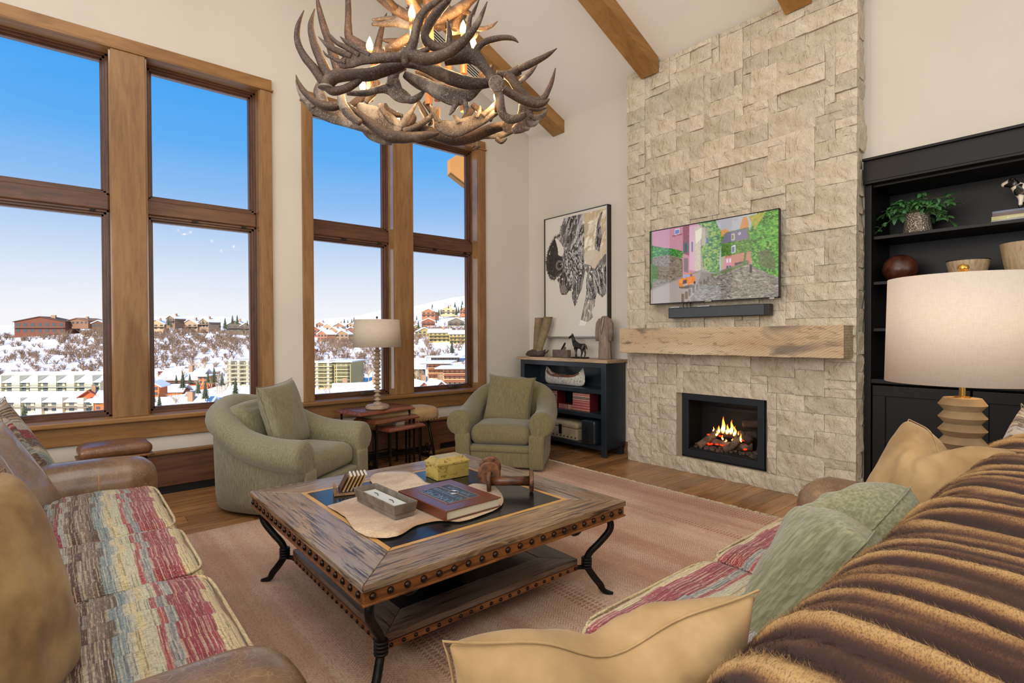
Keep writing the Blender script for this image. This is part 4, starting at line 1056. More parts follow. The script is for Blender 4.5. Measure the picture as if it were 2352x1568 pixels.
MB().lathe([(.032, ZT), (.032, ZT + .008), (.013, ZT + .010), (.013, ZT + .12), (.006, ZT + .125), (.006, ZT + .60)], 20).build('neck', BR, l2, smooth=False, bevel=.001)
Z0, Z1 = ZT + .074, ZT + .040 + .545
sh = MB().lathe([(.312, Z0), (.300, Z1)], 72); sh.f = [f for f in sh.f if len(f) == 4]
o = sh.build('lamp_shade', shademat('warm_linen', '#e6dbce', '#eee5da', .4), l2, smooth=True); sm = o.modifiers.new('t', 'SOLIDIFY'); sm.thickness = .003
MB().lathe([(.004, Z1 - .02), (.005, Z1 + .008), (.022, Z1 + .012), (.006, Z1 + .018), (.02, Z1 + .032), (.024, Z1 + .045), (.018, Z1 + .058), (0, Z1 + .066)], 20).build('finial', BR, l2, smooth=True)
MB().sphere((0, 0, Z0 + .26), .035, 12, 8).build('bulb', plain('bulb', '#fff0d0', .4, emis='#ffd9a0', estr=3), l2, smooth=True)
lamp('shade_bulb', 'POINT', (lx + .14, ly - .12, .6405 + Z0 + .27), 6.5, (1, .74, .42), size=.05)
# things beside the big lamp
tb = thing('lidded_tin', 'round reddish brown lidded box behind the zigzag lamp base', 'box', (lx + .10, ly - .235, .6405))
rb_ = plain('red_brown_box', '#7a4a38', .5, var='#643628', vscale=10)
MB().lathe([(.078, 0), (.08, .19)], 28).build('body', rb_, tb, smooth=False); MB().lathe([(.084, .19), (.084, .225), (.07, .23), (0, .23)], 28).build('lid', rb_, tb, smooth=False, bevel=.002)
o = MB().tube([(lx + .14, ly - .30, .655), (lx + .17, ly - .38, .73), (lx + .2, ly - .47, .66), (lx + .22, ly - .55, .5)], .003, 6).build('lamp_cord', plain('tan_cord', '#a37a4c', .6), smooth=True); tag(o, 'thin tan lamp cord looping behind the fur throw', 'cord')
o = MB().sphere((0, 0, .05), .05, 14, 10, (1, 1, 1)).build('glass_float', plain('blue_glass', '#4f6272', .15, var='#8f9ba3', vscale=18), loc=(lx - .19, ly + .20, .6405), smooth=True); tag(o, 'small blue and white glazed ball beside the tan pillow on the sofa', 'ornament')

# ------------------------------------------------------------------ bench by the window, leather stools at the left
bn = thing('bench', 'suede topped bench with nailheads on black iron legs beside the nesting tables', 'bench', (2.72, 5.13, 0), R(4))
MB().softbox((0, 0, .495), (.86, .34, .15), .06, 14, crown=.02, wob=.003).build('seat', M['suede'], bn, smooth=True)
for s in (-1, 1):
    for k in range(22): 
        x = -.40 + .8 * k / 21
        if k == 0 and s == -1: nb = MB().sphere((0, 0, 0), .007, 8, 6).build('nailhead', BR, bn, smooth=True, loc=(x, s * .171, .44))
        else: o = nb.copy(); COL.objects.link(o); o.location = (x, s * .171, .44)
for k in range(7): o = nb.copy(); COL.objects.link(o); o.location = (.431, -.14 + .28 * k / 6, .44)
for sx in (-1, 1):
    for sy in (-1, 1): MB().tube([(sx * .33, sy * .07, .43), (sx * .37, sy * .135, .02)], .015, 8).build('leg', M['iron'], bn, smooth=True)
    MB().tube([(sx * .37 + .05 * 0, .04 * math.cos(a), .09 + .055 * math.sin(a)) for a in [2 * PI * k / 18 for k in range(19)]], .008, 6, cap=False).build('ring', M['iron'], bn, smooth=True)
    MB().b2(sx * .37 - .02, sx * .37 + .02, -.15, .15, 0, .03).build('foot', M['iron'], bn, bevel=.004)
def stool(label, x, y, rz):
    s = thing('stool', label, 'stool', (x, y, 0), rz, 'brown leather stools under the window')
    MB().softbox((0, 0, .512), (.44, .30, .085), .04, 14, crown=.02, wob=.003).build('seat', M['leather_br'], s, smooth=True)
    MB().softbox((0, 0, .462), (.455, .315, .022), .011, 8).build('seat_rim', M['leather_br'], s, smooth=True)
    b = None
    for k in range(18):
        for sg in (-1, 1):
            if b is None: b = MB().sphere((0, 0, 0), .0055, 6, 5).build('nailhead', BR, s, loc=(-.20, -.158, .465))
            else: o = b.copy(); COL.objects.link(o); o.location = (-.20 + .4 * k / 17, sg * .158, .465)
    for sx in (-1, 1):
        for sy in (-1, 1): MB().tube([(sx * .17, sy * .10, .455), (sx * .20, sy * .13, 0)], [.018, .013], 8).build('leg', M['black_toe'], s, smooth=True)
    return s
stool('brown leather stool top with brass nails just beyond the far arm of the left sofa', .275, 4.97, R(3))
stool('brown leather stool mostly hidden behind the striped pillow on the left', -.33, 5.02, R(3))

# ------------------------------------------------------------------ black bookcase
bc = thing('bookcase', 'low black open bookcase with a natural wood top left of the fireplace', 'bookcase', (0, 0, 0))
bx0, bx1, by0, by1, bt = 4.52, 4.84, 3.775, 5.195, 1.04
TP = wood('pine_top', '#4e3a28', '#a98e70', '#c3aa8a', 'y', 1.2, .6, .7, .15, rand=0)
MB().b2(bx0 - .022, WX - .004, by0 - .025, by1 + .07, bt, bt + .036).build('top', TP, bc, bevel=.004)
MB().b2(bx0 + .005, bx1, by0, by0 + .035, .10, bt).build('side', M['black_paint'], bc, bevel=.002)
MB().b2(bx0 + .005, bx1, by1 - .035, by1, .10, bt).build('side', M['black_paint'], bc, bevel=.002)
MB().b2(bx1 - .012, bx1, by0 + .035, by1 - .035, .10, bt).build('back', M['black_paint'], bc)
for ya, yb in ((by0, by0 + .07), (by1 - .07, by1)): MB().b2(bx0 - .01, bx0 + .01, ya, yb, 0, bt).build('stile', M['black_paint'], bc, bevel=.002)
MB().b2(bx0 - .008, bx0 + .012, by0 + .07, by1 - .07, .985, bt).build('top_rail', M['black_paint'], bc, bevel=.002)
for za, zb in ((.695, .742), (.423, .470), (.075, .120)): MB().b2(bx0 - .008, bx1 - .012, by0 + .036, by1 - .036, za, zb).build('shelf', M['black_paint'], bc, bevel=.002)
for ya, yb in ((by0 + .02, by0 + .09), (by1 - .09, by1 - .02)): MB().b2(bx1 - .06, bx1, ya, yb, 0, .1).build('foot', M['black_paint'], bc)
# canoe: hull along y
cn = thing('model_canoe', 'white birch bark model canoe with brown rim in the top of the black bookcase', 'model canoe', (4.64, 4.535, .7425))
def birch():
    m, nt, b = newmat('birch_bark'); v = coords(nt, (1, 1, 1)); a = noi(nt, coords(nt, (2, 2, 1)), 40, 5, .7, .5); bb = noi(nt, v, 12, 3)
    c = mix(nt, ramp(nt, a, [(.52, 0.0), (.62, .9)]), '#cbc6bb', '#5a5146'); c = mix(nt, ramp(nt, bb, [(.5, 0.0), (.7, .5)]), c, '#a39a8a')
    nt.links.new(c, b.inputs['Base Color']); b.inputs['Roughness'].default_value = .8; bump(nt, b, a, .3, .003); return m
def canoe():
    mb = MB(); n, m_ = 28, 10; L = .345
    def f(i, j):
        u = -1 + 2 * i; s = -1 + 2 * j                 # u along, s across section (-1..1)
        bw = .075 * max(0, 1 - abs(u) ** 2.2) ** .8 + .001
        sheer = .118 + .105 * abs(u) ** 4.0
        y = u * L * (1 - .10 * abs(u) ** 6 * abs(s)) ; x = math.copysign(abs(s) ** .8, s) * bw
        z = .004 + sheer * abs(s) ** 2.4
        y = u * (L + .035 * math.sin(abs(s) ** .8 * PI) * abs(u) ** 3) - math.copysign((.11 * (1 - abs(s)) ** 1.3 + .035 * abs(s) ** 4) * abs(u) ** 4, u)
        return (x, y, z)
    return mb.grid(f, n, m_), f
cmb, cf = canoe(); o = cmb.build('hull', birch(), cn, smooth=True); sm = o.modifiers.new('t', 'SOLIDIFY'); sm.thickness = .004
rimw = plain('canoe_rim', '#7a4a33', .6, var='#5e3524', vscale=60)
for s in (0, 1): MB().tube([Vector(cf(i / 24, s)) + Vector((0, 0, -.008)) for i in range(2, 23)], .010, 6).build('rim', rimw, cn, smooth=True)
for i in (8, 14, 20): MB().tube([cf(i / 28, 0), cf(i / 28, 1)], .004, 6).build('thwart', rimw, cn)
# red books
def bookmat():
    m, nt, b = newmat('red_gilt_binding'); t = nd(nt, 'TexCoord'); s = nd(nt, 'SeparateXYZ'); nt.links.new(t.outputs['Object'], s.inputs[0])
    u = math_(nt, 'DIVIDE', s.outputs['Z'], .205)
    c = ramp(nt, u, [(0, '#7d2330'), (.05, '#c99a7e'), (.09, '#8c2535'), (.2, '#c0837a'), (.24, '#8d2636'), (.36, '#c78f80'), (.39, '#8a2434'), (.5, '#bf8478'), (.53, '#8a2434'), (.62, '#d0a795'), (.66, '#1f1c1c'), (.72, '#b09a86'), (.745, '#1f1c1c'), (.80, '#d0a795'), (.85, '#a85a58'), (.93, '#c99a86'), (.97, '#8a2434')], 'CONSTANT')
    n = noi(nt, coords(nt), 300, 3); c = mix(nt, ramp(nt, n, [(.5, 0.0), (.62, .5)]), c, '#d9b89a')
    fx_ = math_(nt, 'LESS_THAN', s.outputs['X'], .004)
    nt.links.new(mix(nt, fx_, '#5c1620', c), b.inputs['Base Color']); b.inputs['Roughness'].default_value = .4; return m
RBM = bookmat(); PG = plain('page_block', '#b9a98c', .9)
def redbook():
    r = MB().b2(0, .15, -.0138, .0138, 0, .205).build('red_book', RBM, None, bevel=.003)
    MB().b2(.006, .1515, -.011, .011, .203, .2056).build('pages', PG, r); return r
rbk = None; zb = .4705
def place_book(y, lab, lying=None, x=4.565):
    global rbk
    if rbk is None: rbk = redbook(); o = rbk
    else: o = copy_tree(rbk)
    if lying is None: o.location = (x, y, zb); o.rotation_euler = (0, 0, 0)
    else: o.location = (x, y, zb + .014 + .028 * lying); o.rotation_euler = (R(90), 0, 0)
    tag(o, lab, 'book', 'red gilt bound books on the middle shelf of the black bookcase')
for k in range(9): place_book(4.075 + .0295 * k, 'red gilt spined book, %s in the right-hand row of the black bookcase' % nth(8 - k, 9))
for k, lb in ((0, 'lower'), (1, 'upper')): place_book(4.560, '%s of the two red gilt books lying flat between the rows' % lb, k)
for k in range(16): place_book(4.600 + .0295 * k, 'red gilt spined book, %s in the left-hand row of the black bookcase' % nth(15 - k, 16))
# chest and subwoofer
cb = thing('keepsake_chest', 'cream leather chest with dark latch on the bottom shelf of the bookcase', 'chest', (4.66, 4.50, .1205))
cm_ = plain('cream_leather', '#bcae92', .5, var='#a99a7c', vscale=6, bmp=.1)
MB().b2(-.12, .12, -.27, .27, 0, .13).build('body', cm_, cb, bevel=.006); MB().softbox((0, 0, .165), (.245, .545, .075), .03, 10, crown=.012).build('lid', cm_, cb, smooth=True)
MB().b2(-.132, -.12, -.022, .022, .05, .165).build('latch', M['nail'], cb, bevel=.004)
nb = None
for k in range(9):
    if nb is None: nb = MB().sphere((0, 0, 0), .009, 8, 6).build('stud', M['nail'], cb, smooth=True, loc=(-.122, -.24, .03))
    else: o = nb.copy(); COL.objects.link(o); o.location = (-.122, -.24 + .06 * k, .03)
sw = thing('subwoofer', 'black subwoofer with a slotted port on the bottom shelf of the bookcase', 'speaker', (4.62, 4.02, .1205))
MB().softbox((0, 0, .135), (.27, .20, .268), .018, 10).build('cabinet', plain('subwoofer_black', '#20252b', .35), sw, smooth=True)
MB().b2(-.140, -.134, -.02, .045, .03, .20).build('port', M['black_toe'], sw, bevel=.002); MB().b2(-.144, -.137, -.02, .045, .028, .04).build('port_lip', plain('chrome', '#c8ccd2', .15, 1), sw)
for z_ in (.115, .145): MB().b2(-.143, -.138, -.010, .035, z_, z_ + .006).build('port_blade', plain('chrome', '#c8ccd2', .15, 1), sw)

# ------------------------------------------------------------------ things on the bookcase
TT = bt + .0365
bt_m = plain('worn_boot_leather', '#94805f', .75, var='#6f5c44', vscale=9, bmp=.35, bscale=40); sh_m = plain('dark_shoe', '#51423a', .7, var='#3b2f28', vscale=14, bmp=.3)
def boot(label, y, x, lean, ang):
    b = thing('riding_boot', label, 'boot', (x, y, TT), ang, 'pair of old boots on the bookcase')
    # shaft leans away; toe points local -x... local +y is the heel side
    mb = MB(); pts = [(0, .0, .03), (0, .0 + lean * .1, .11), (0, lean * .35, .22), (0, lean * .7, .36), (0, lean, .50)]
    rr = [.046, .042, .048, .055, .058]
    pp = catmull([p + (r,) for p, r in zip(pts, rr)], 5)
    mb.tube([p[:3] for p in pp], [p[3] * (1 + .04 * noise.noise(Vector((p[2] * 12, y, 0)))) for p in pp], 18, cap=True)
    mb.build('shaft', bt_m, b, smooth=True)
    MB().lathe([(.058, 0), (.061, .004), (.061, .012), (.050, .013), (.046, -.02)], 18, (0, lean, .492)).build('cuff', bt_m, b, smooth=True)
    f = MB().tube([(0, .075, .035), (0, .02, .05), (0, -.05, .042), (0, -.11, .028), (0, -.145, .016)], [.032, .05, .047, .038, .012], 14)
    f.v = [(v[0], v[1], max(0.0, v[2])) for v in f.v]; f.build('foot', sh_m, b, smooth=True)
    MB().sphere((.0, -.09, .036), .036, 12, 8, (.9, 1.2, .7)).build('toe_cap', plain('toe_leather', '#8d7456', .6), b, smooth=True)
    MB().tube([(0, .07, .05), (0, .11, .06), (0, .135, .085)], [.014, .010, .008], 6).build('spur', sh_m, b, smooth=True)
    return b
boot('left old tall brown leather boot on the bookcase top, behind the other', 5.17, 4.76, .05, R(203))
boot('right old tall brown leather boot on the bookcase top, leaning to the right', 4.975, 4.63, .13, R(203))
pn = thing('wood_plane', 'small antique block plane on the bookcase top between boots and horse', 'tool', (4.66, 4.60, TT), R(-4))
pm_ = plain('old_plane_wood', '#6b5d52', .7, var='#52473e', vscale=12, bmp=.2)
MB().b2(-.035, .035, -.135, .135, 0, .095).build('body', pm_, pn, bevel=.008)
MB().tube([(0, .0, .09), (0, -.05, .155), (0, -.07, .18)], [.018, .016, .014], 6, flat=.3, ref=(1, 0, 0)).build('blade', M['iron'], pn); MB().tube([(0, -.03, .09), (0, -.075, .125)], [.02, .016], 6, flat=.5, ref=(1, 0, 0)).build('wedge', pm_, pn)
# horse statuette, one skinned body
def skin(name, verts, edges, radii, mat, parent, loc=(0, 0, 0), sub=2, rot=None):
    me = bpy.data.meshes.new(name); me.from_pydata(verts, edges, []); o = bpy.data.objects.new(name, me); COL.objects.link(o); me.materials.append(mat)
    o.modifiers.new('s', 'SKIN'); 
    for i, r in enumerate(radii): me.skin_vertices[0].data[i].radius = (r, r) if not isinstance(r, tuple) else r
    me.skin_vertices[0].data[0].use_root = True
    s = o.modifiers.new('u', 'SUBSURF'); s.levels = s.render_levels = sub
    dg = bpy.context.evaluated_depsgraph_get(); m2 = bpy.data.meshes.new_from_object(o.evaluated_get(dg)); bpy.data.objects.remove(o)
    m2.polygons.foreach_set('use_smooth', [True] * len(m2.polygons)); o = bpy.data.objects.new(name, m2); COL.objects.link(o); o.parent = parent; o.location = loc
    if rot: o.rotation_euler = rot
    return o
hs = thing('horse_statuette', 'small dark bronze horse figurine looking left on the bookcase top', 'figurine', (4.64, 4.29, TT))
bz = plain('dark_bronze', '#26241f', .4, .75, var='#45423a', vscale=30, bmp=.7, bscale=45)
V_ = [(0, -.055, .150), (0, 0, .146), (0, .055, .155), (0, .085, .205), (0, .100, .250), (0, .112, .268), (0, .145, .250), (0, .165, .238),   # croup, belly, chest, neck, poll, head, muzzle
      (.012, .055, .105), (.014, .062, .055), (.014, .068, .018), (-.014, .045, .105), (-.016, .030, .055), (-.016, .025, .018),
      (.014, -.065, .110), (.016, -.085, .062), (.016, -.072, .018), (-.014, -.055, .110), (-.016, -.062, .062), (-.016, -.045, .018),
      (0, -.085, .165), (0, -.110, .140), (0, -.125, .105)]
E_ = [(0, 1), (1, 2), (2, 3), (3, 4), (4, 5), (5, 6), (6, 7), (2, 8), (8, 9), (9, 10), (2, 11), (11, 12), (12, 13), (0, 14), (14, 15), (15, 16), (0, 17), (17, 18), (18, 19), (0, 20), (20, 21), (21, 22)]
R_ = [.034, .030, .036, .024, .018, .018, .013, .010, .015, .009, .008, .015, .009, .008, .018, .010, .008, .018, .010, .008, .012, .012, .006]
skin('body', V_, E_, R_, bz, hs)
MB().tube([(0, .075, .235), (0, .09, .262), (0, .104, .288)], [.006, .010, .006], 6, flat=.4, ref=(1, 0, 0)).build('mane', bz, hs, smooth=True)
for s in (-1, 1): MB().tube([(s * .008, .108, .278), (s * .010, .108, .300)], [.006, .001], 5).build('ear', bz, hs)
MB().softbox((0, -.01, .009), (.085, .235, .018), .008, 8, wob=.006, wsc=20).build('plinth', bz, hs, smooth=True)
# coat sculpture
ct = thing('coat_sculpture', 'carved wooden long coat sculpture at the right end of the bookcase top', 'sculpture', (4.66, 3.915, TT))
cm2 = wood('driftwood', '#3a2e25', '#79695a', '#97887a', 'z', 3.5, .8, 0, .9, rand=0)
mb = MB(); n = 44; vs = []; LV = [(0, .082, .062), (.1, .078, .06), (.22, .074, .056), (.32, .078, .055), (.40, .082, .052), (.44, .078, .047), (.47, .05, .036), (.488, .028, .024)]
LV = catmull([tuple(x) for x in LV], 4)
for z_, ra, rb2 in LV:
    for k in range(n):
        a = 2 * PI * k / n; fold = 1 + .06 * math.sin(a * 11 + z_ * 3) * (1 - z_ / .6) + .03 * noise.noise(Vector((a * 4, z_ * 7, 0)))
        if math.cos(a) < -.9 and z_ > .25: fold *= .86
        vs.append((math.cos(a) * rb2 * fold, math.sin(a) * ra * fold, z_))
m2 = len(LV); mb.add(vs, [(i * n + k, i * n + (k + 1) % n, (i + 1) * n + (k + 1) % n, (i + 1) * n + k) for i in range(m2 - 1) for k in range(n)] + [tuple(range(n - 1, -1, -1)), tuple((m2 - 1) * n + k for k in range(n))])
mb.build('coat_body', cm2, ct, smooth=True)
for s in (-1, 1): MB().tube([(0, s * .062, .45), (-.005, s * .088, .40), (-.01, s * .098, .30), (-.01, s * .096, .205)], [.026, .032, .028, .024], 12).build('sleeve', cm2, ct, smooth=True)
for s in (-1, 1): MB().tube([(-.030, s * .006, .486), (-.058, s * .020, .43), (-.062, s * .008, .36), (-.060, s * .001, .28)], [.006, .014, .010, .003], 6, flat=.35, ref=(1, 0, 0)).build('lapel', plain('lapel_wood', '#9a8b79', .7) if s < 0 else cm2, ct, smooth=True)
# ------------------------------------------------------------------ painted pictures: a small numpy painter baked into a face colour grid
class Paint:
    def __init__(s, w, h, bgc):
        s.w, s.h = w, h; s.a = np.zeros((h, w, 3)); s.a[:] = lin(bgc)[:3]
        s.X, s.Y = np.meshgrid((np.arange(w) + .5) / w, (np.arange(h) + .5) / h)    # y grows downward
    def mask(s, poly):
        X, Y = s.X, s.Y; m = np.zeros(X.shape, bool); n = len(poly)
        for i in range(n):
            (x1, y1), (x2, y2) = poly[i], poly[(i + 1) % n]
            if y1 == y2: continue
            c = ((y1 > Y) != (y2 > Y)) & (X < (x2 - x1) * (Y - y1) / (y2 - y1) + x1); m ^= c
        return m
    def fill(s, poly, col, alpha=1.0, tex=0.0, cell=2):
        m = s.mask(poly) if not isinstance(poly, np.ndarray) else poly
        c = np.array(lin(col)[:3])
        k = np.ones((s.h, s.w, 1))
        if tex:
            hh, ww = -(-s.h // cell), -(-s.w // cell)
            k = 1 + tex * (np.kron(RNG.rand(hh, ww) - .5, np.ones((cell, cell)))[:s.h, :s.w, None] * 2)
        s.a[m] = (s.a * (1 - alpha) + c * k * alpha)[m]; return m
    def ell(s, cx, cy, rx, ry, col, alpha=1.0, tex=0): return s.fill((((s.X - cx) / rx) ** 2 + ((s.Y - cy) / ry) ** 2) < 1, col, alpha, tex)
    def strokes(s, m, n, cols, L=.05, w=.006, ang=0, spread=.5):
        ys, xs = np.nonzero(m)
        if len(ys) == 0: return
        for _ in range(n):
            k = RNG.randint(len(ys)); cx, cy = s.X[0, xs[k]], s.Y[ys[k], 0]; a = ang + (RNG.rand() - .5) * 2 * spread; l = L * (.5 + RNG.rand()); ww = w * (.5 + RNG.rand())
            dx, dy = math.cos(a), math.sin(a)
            x0, x1 = int((cx - l) * s.w) - 1, int((cx + l) * s.w) + 2; y0, y1 = int((cy - l) * s.h) - 1, int((cy + l) * s.h) + 2
            x0, y0 = max(x0, 0), max(y0, 0)
            SX, SY = s.X[y0:y1, x0:x1] - cx, s.Y[y0:y1, x0:x1] - cy
            t = SX * dx + SY * dy; q = -SX * dy + SY * dx
            mm = (np.abs(q) < ww * (1 - np.abs(t) / l)) & (np.abs(t) < l) & m[y0:y1, x0:x1]
            c = np.array(lin(cols[RNG.randint(len(cols))])[:3]); s.a[y0:y1, x0:x1][mm] = c
    def build(s, name, parent, org, ux, uz, emis=0.0, rough=.5, coat=0.0):
        """org = top-left corner, ux / uz full vectors to the right and down"""
        w, h = s.w, s.h
        i, j = np.meshgrid(np.arange(w + 1) / w, np.arange(h + 1) / h); org, ux, uz = np.array(org), np.array(ux), np.array(uz)
        co = org + i[..., None] * ux + j[..., None] * uz
        idx = np.arange((w + 1) * (h + 1)).reshape(h + 1, w + 1)
        f = np.stack([idx[:-1, :-1], idx[1:, :-1], idx[1:, 1:], idx[:-1, 1:]], -1).reshape(-1, 4)
        me = bpy.data.meshes.new(name); me.vertices.add(co.size // 3); me.vertices.foreach_set('co', co.reshape(-1))
        me.loops.add(f.size); me.loops.foreach_set('vertex_index', f.reshape(-1)); me.polygons.add(len(f)); me.polygons.foreach_set('loop_start', np.arange(0, f.size, 4))
        me.update()
        at_ = me.attributes.new('paint', 'FLOAT_COLOR', 'FACE'); c4 = np.ones((w * h, 4)); c4[:, :3] = np.clip(s.a.reshape(-1, 3), 0, 1); at_.data.foreach_set('color', c4.reshape(-1))
        m, nt, b = newmat(name + '_paint'); a = nd(nt, 'Attribute', attribute_name='paint'); b.inputs['Roughness'].default_value = rough
        if emis: nt.links.new(a.outputs['Color'], b.inputs['Emission Color']); b.inputs['Emission Strength'].default_value = emis; b.inputs['Base Color'].default_value = (.006, .006, .007, 1)
        else: nt.links.new(a.outputs['Color'], b.inputs['Base Color'])
        if coat: b.inputs['Coat Weight'].default_value = coat; b.inputs['Coat Roughness'].default_value = .01; b.inputs['Coat IOR'].default_value = 1.9
        me.materials.append(m); o = bpy.data.objects.new(name, me); COL.objects.link(o); o.parent = parent; return o

# --- bison painting (seen from the room: left = +y)
ay0, ay1, az0, az1, ax = 5.045, 3.99, 1.322, 2.862, WX - .065
pt = thing('framed_painting', 'large canvas of a dark bison on white, hung above the black bookcase', 'painting', (0, 0, 0))
P = Paint(190, 290, '#d9d4ca')
body = [(.33, .02), (.66, .02), (.66, .10), (.655, .3), (.66, .42), (.76, .44), (.79, .47), (.86, .37), (.99, .37), (.99, .67), (.93, .70), (.85, .655), (.82, .74), (.77, .77), (.745, .82), (.72, .87), (.70, .885), (.60, .865), (.64, .78), (.69, .66), (.69, .55), (.71, .50), (.68, .475), (.665, .50), (.64, .56), (.62, .62), (.57, .67), (.53, .74), (.50, .755), (.46, .68), (.455, .63), (.39, .62), (.37, .655), (.30, .655), (.26, .625), (.25, .565), (.20, .515), (.10, .50), (.04, .44), (.02, .35), (.05, .27), (.10, .21), (.16, .175), (.26, .16), (.29, .08)]
m = P.fill(body, '#6b6663')
P.strokes(m, 900, ['#4a4542', '#5b5552', '#8a8784', '#a9a6a4', '#7f7a77', '#57514e', '#c4c1be'], .035, .008, 1.9, 1.0)
face = P.mask([(.16, .175), (.04, .26), (.02, .38), (.06, .46), (.16, .50), (.30, .46), (.30, .26)]); P.fill(face & m, '#332e2c'); P.strokes(face & m, 500, ['#1f1b1a', '#3b3532', '#4c4643', '#241f1e'], .022, .004, 2.2, .9)
muz = P.fill([(.25, .50), (.36, .46), (.42, .52), (.44, .60), (.37, .655), (.28, .65), (.25, .58)], '#3a3432'); P.strokes(muz, 90, ['#5b534f', '#8d857e', '#262120'], .03, .005, 1.6, .3)
P.fill([(.26, .58), (.34, .565), (.37, .60), (.33, .645), (.28, .64)], '#857c76')
hump = P.mask([(.33, .02), (.66, .02), (.655, .36), (.50, .36), (.40, .26), (.30, .12)]); P.strokes(hump & m, 160, ['#a5a3a3', '#8b8989', '#5a5654', '#c2c0bf', '#3a3634'], .05, .018, 2.2, .5)
mid = P.mask([(.36, .30), (.62, .33), (.66, .46), (.56, .60), (.42, .60), (.34, .45)]); P.strokes(mid & m, 420, ['#b4b2b0', '#8d8a88', '#2c2827', '#3c3735', '#d0cecb'], .018, .007, .9, .7)
P.strokes(P.mask([(.42, .58), (.66, .52), (.58, .72), (.50, .77)]) & m, 260, ['#7a7674', '#a3a09d', '#2f2a28', '#4f4a48'], .05, .005, 1.8, .35)
P.strokes(P.mask([(.70, .50), (1, .46), (.99, .72), (.72, .70)]) & m, 420, ['#7a7674', '#a8a5a3', '#2f2a28', '#46413e', '#c0bdba'], .05, .006, 1.2, .35)
gold = P.fill([(.66, .02), (.99, .02), (.99, .36), (.88, .42), (.82, .475), (.78, .45), (.67, .42), (.655, .30)], '#d8cdb6'); P.strokes(gold, 260, ['#cdbb93', '#e6dcc8', '#c7b48d', '#dccfb9', '#f1ead9', '#bfae92'], .06, .02, 2.4, .7)
g2 = P.fill([(.67, .32), (.85, .32), (.99, .28), (.95, .36), (.88, .42), (.82, .475), (.78, .45), (.68, .42)], '#cfbfae', .8)
lg = P.fill([(.90, .05), (.94, .04), (.90, .12), (.93, .22), (.90, .30), (.89, .345), (.83, .32), (.82, .27), (.85, .15)], '#5c5754'); P.strokes(lg, 80, ['#a8a5a3', '#2f2b29', '#7f7b78'], .04, .008, 1.9, .4)
P.fill([(.17, .165), (.22, .18), (.32, .26), (.33, .30), (.29, .335), (.23, .32), (.22, .26)], '#ddd8ce')
P.ell(.245, .405, .062, .042, '#7c756f'); P.ell(.25, .405, .040, .026, '#3d3735'); P.ell(.262, .405, .018, .016, '#0f0d0c'); P.ell(.268, .400, .006, .005, '#e8e4dc')
leg = P.fill([(.69, .70), (.80, .72), (.82, .76), (.77, .80), (.79, .85), (.72, .885), (.60, .865), (.64, .79)], '#9c958e'); P.strokes(leg, 70, ['#c6bfb5', '#7a726b', '#b3aaa0'], .05, .007, 1.9, .3)
P.fill([(.60, .868), (.70, .885), (.66, .915), (.57, .912)], '#efebe4'); P.strokes(m, 60, ['#efe7d8', '#f3efe8'], .012, .006, 1, 1)
# fringe along the forehead and hump
for k in range(150):
    t_ = k / 150; idx_ = [(.29, .08), (.26, .16), (.16, .175), (.10, .21), (.05, .27), (.02, .35), (.04, .44), (.10, .50), (.18, .512)]
    s_ = t_ * (len(idx_) - 1); i_ = int(s_); a_, b_ = idx_[i_], idx_[i_ + 1]; f_ = s_ - i_; x_, y_ = a_[0] + (b_[0] - a_[0]) * f_, a_[1] + (b_[1] - a_[1]) * f_
    nx, ny = (b_[1] - a_[1]), -(b_[0] - a_[0]); l_ = math.hypot(nx, ny); nx, ny = nx / l_, ny / l_
    if nx > 0: nx, ny = -nx, -ny
    x2, y2 = x_ + nx * .022 * (0.5 + RNG.rand()), y_ + ny * .02 * (0.5 + RNG.rand()) + .004 * RNG.randn()
    P.fill([(x_ - .004, y_ - .004), (x2, y2), (x_ + .006, y_ + .005)], '#3b3533')
P.build('canvas', pt, (ax, ay0 - .012, az1 - .012), (0, (ay1 - ay0) + .024, 0), (0, 0, -(az1 - az0) + .024), rough=.7)
FRM = plain('black_frame', '#16130f', .4); SIL = plain('silver_edge', '#bdb8ae', .3, .6)
for (a, b, c, d) in ((ay1, ay0, az0, az0 + .008), (ay1, ay0, az1 - .008, az1), (ay1, ay1 + .008, az0, az1), (ay0 - .008, ay0, az0, az1)):
    MB().b2(ax - .012, WX - .002, a, b, c, d).build('frame', FRM, pt)
for (a, b, c, d) in ((ay1, ay0, az0 - .001, az0 + .006), (ay1, ay0, az1 - .006, az1 + .001), (ay1 - .001, ay1 + .005, az0, az1), (ay0 - .005, ay0 + .001, az0, az1)):
    MB().b2(ax - .0145, ax - .012, a, b, c, d).build('frame_edge', SIL, pt)
MB().b2(ax + .002, WX - .004, ay1 + .01, ay0 - .01, az0 + .01, az1 - .01).build('stretcher', plain('canvas_back', '#b8b0a0', .9), pt)

# --- television
tx0 = 4.555
tv = thing('television', 'wall mounted flat television showing a cobbled village street', 'television', (0, 0, 0))
ty0, ty1, tz0, tz1 = 3.235, 1.955, 1.655, 2.40
P = Paint(330, 190, '#b9b4b6')
sky = P.fill([(.40, 0), (1, 0), (1, .5), (.4, .5)], '#b3b0b4')
P.fill([(.56, .13), (.64, .13), (.68, .2), (.68, .3), (.57, .3)], '#d9955a'); P.fill([(.76, .02), (.785, .02), (.80, .1), (.80, .3), (.72, .3), (.735, .16)], '#c98a4d')
ho = P.fill([(.60, .22), (.64, .17), (.80, .15), (.82, .3), (.82, .5), (.60, .5)], '#4f7a2a', 1, .3); P.fill([(.60, .30), (.635, .18), (.79, .16), (.80, .29)], '#736b85')
P.strokes(ho, 300, ['#3e6a1e', '#5c8a2c', '#76a03c', '#35591a'], .014, .006, .5, 1.2); P.fill([(.60, .30), (.635, .18), (.79, .16), (.80, .29)], '#736b85')
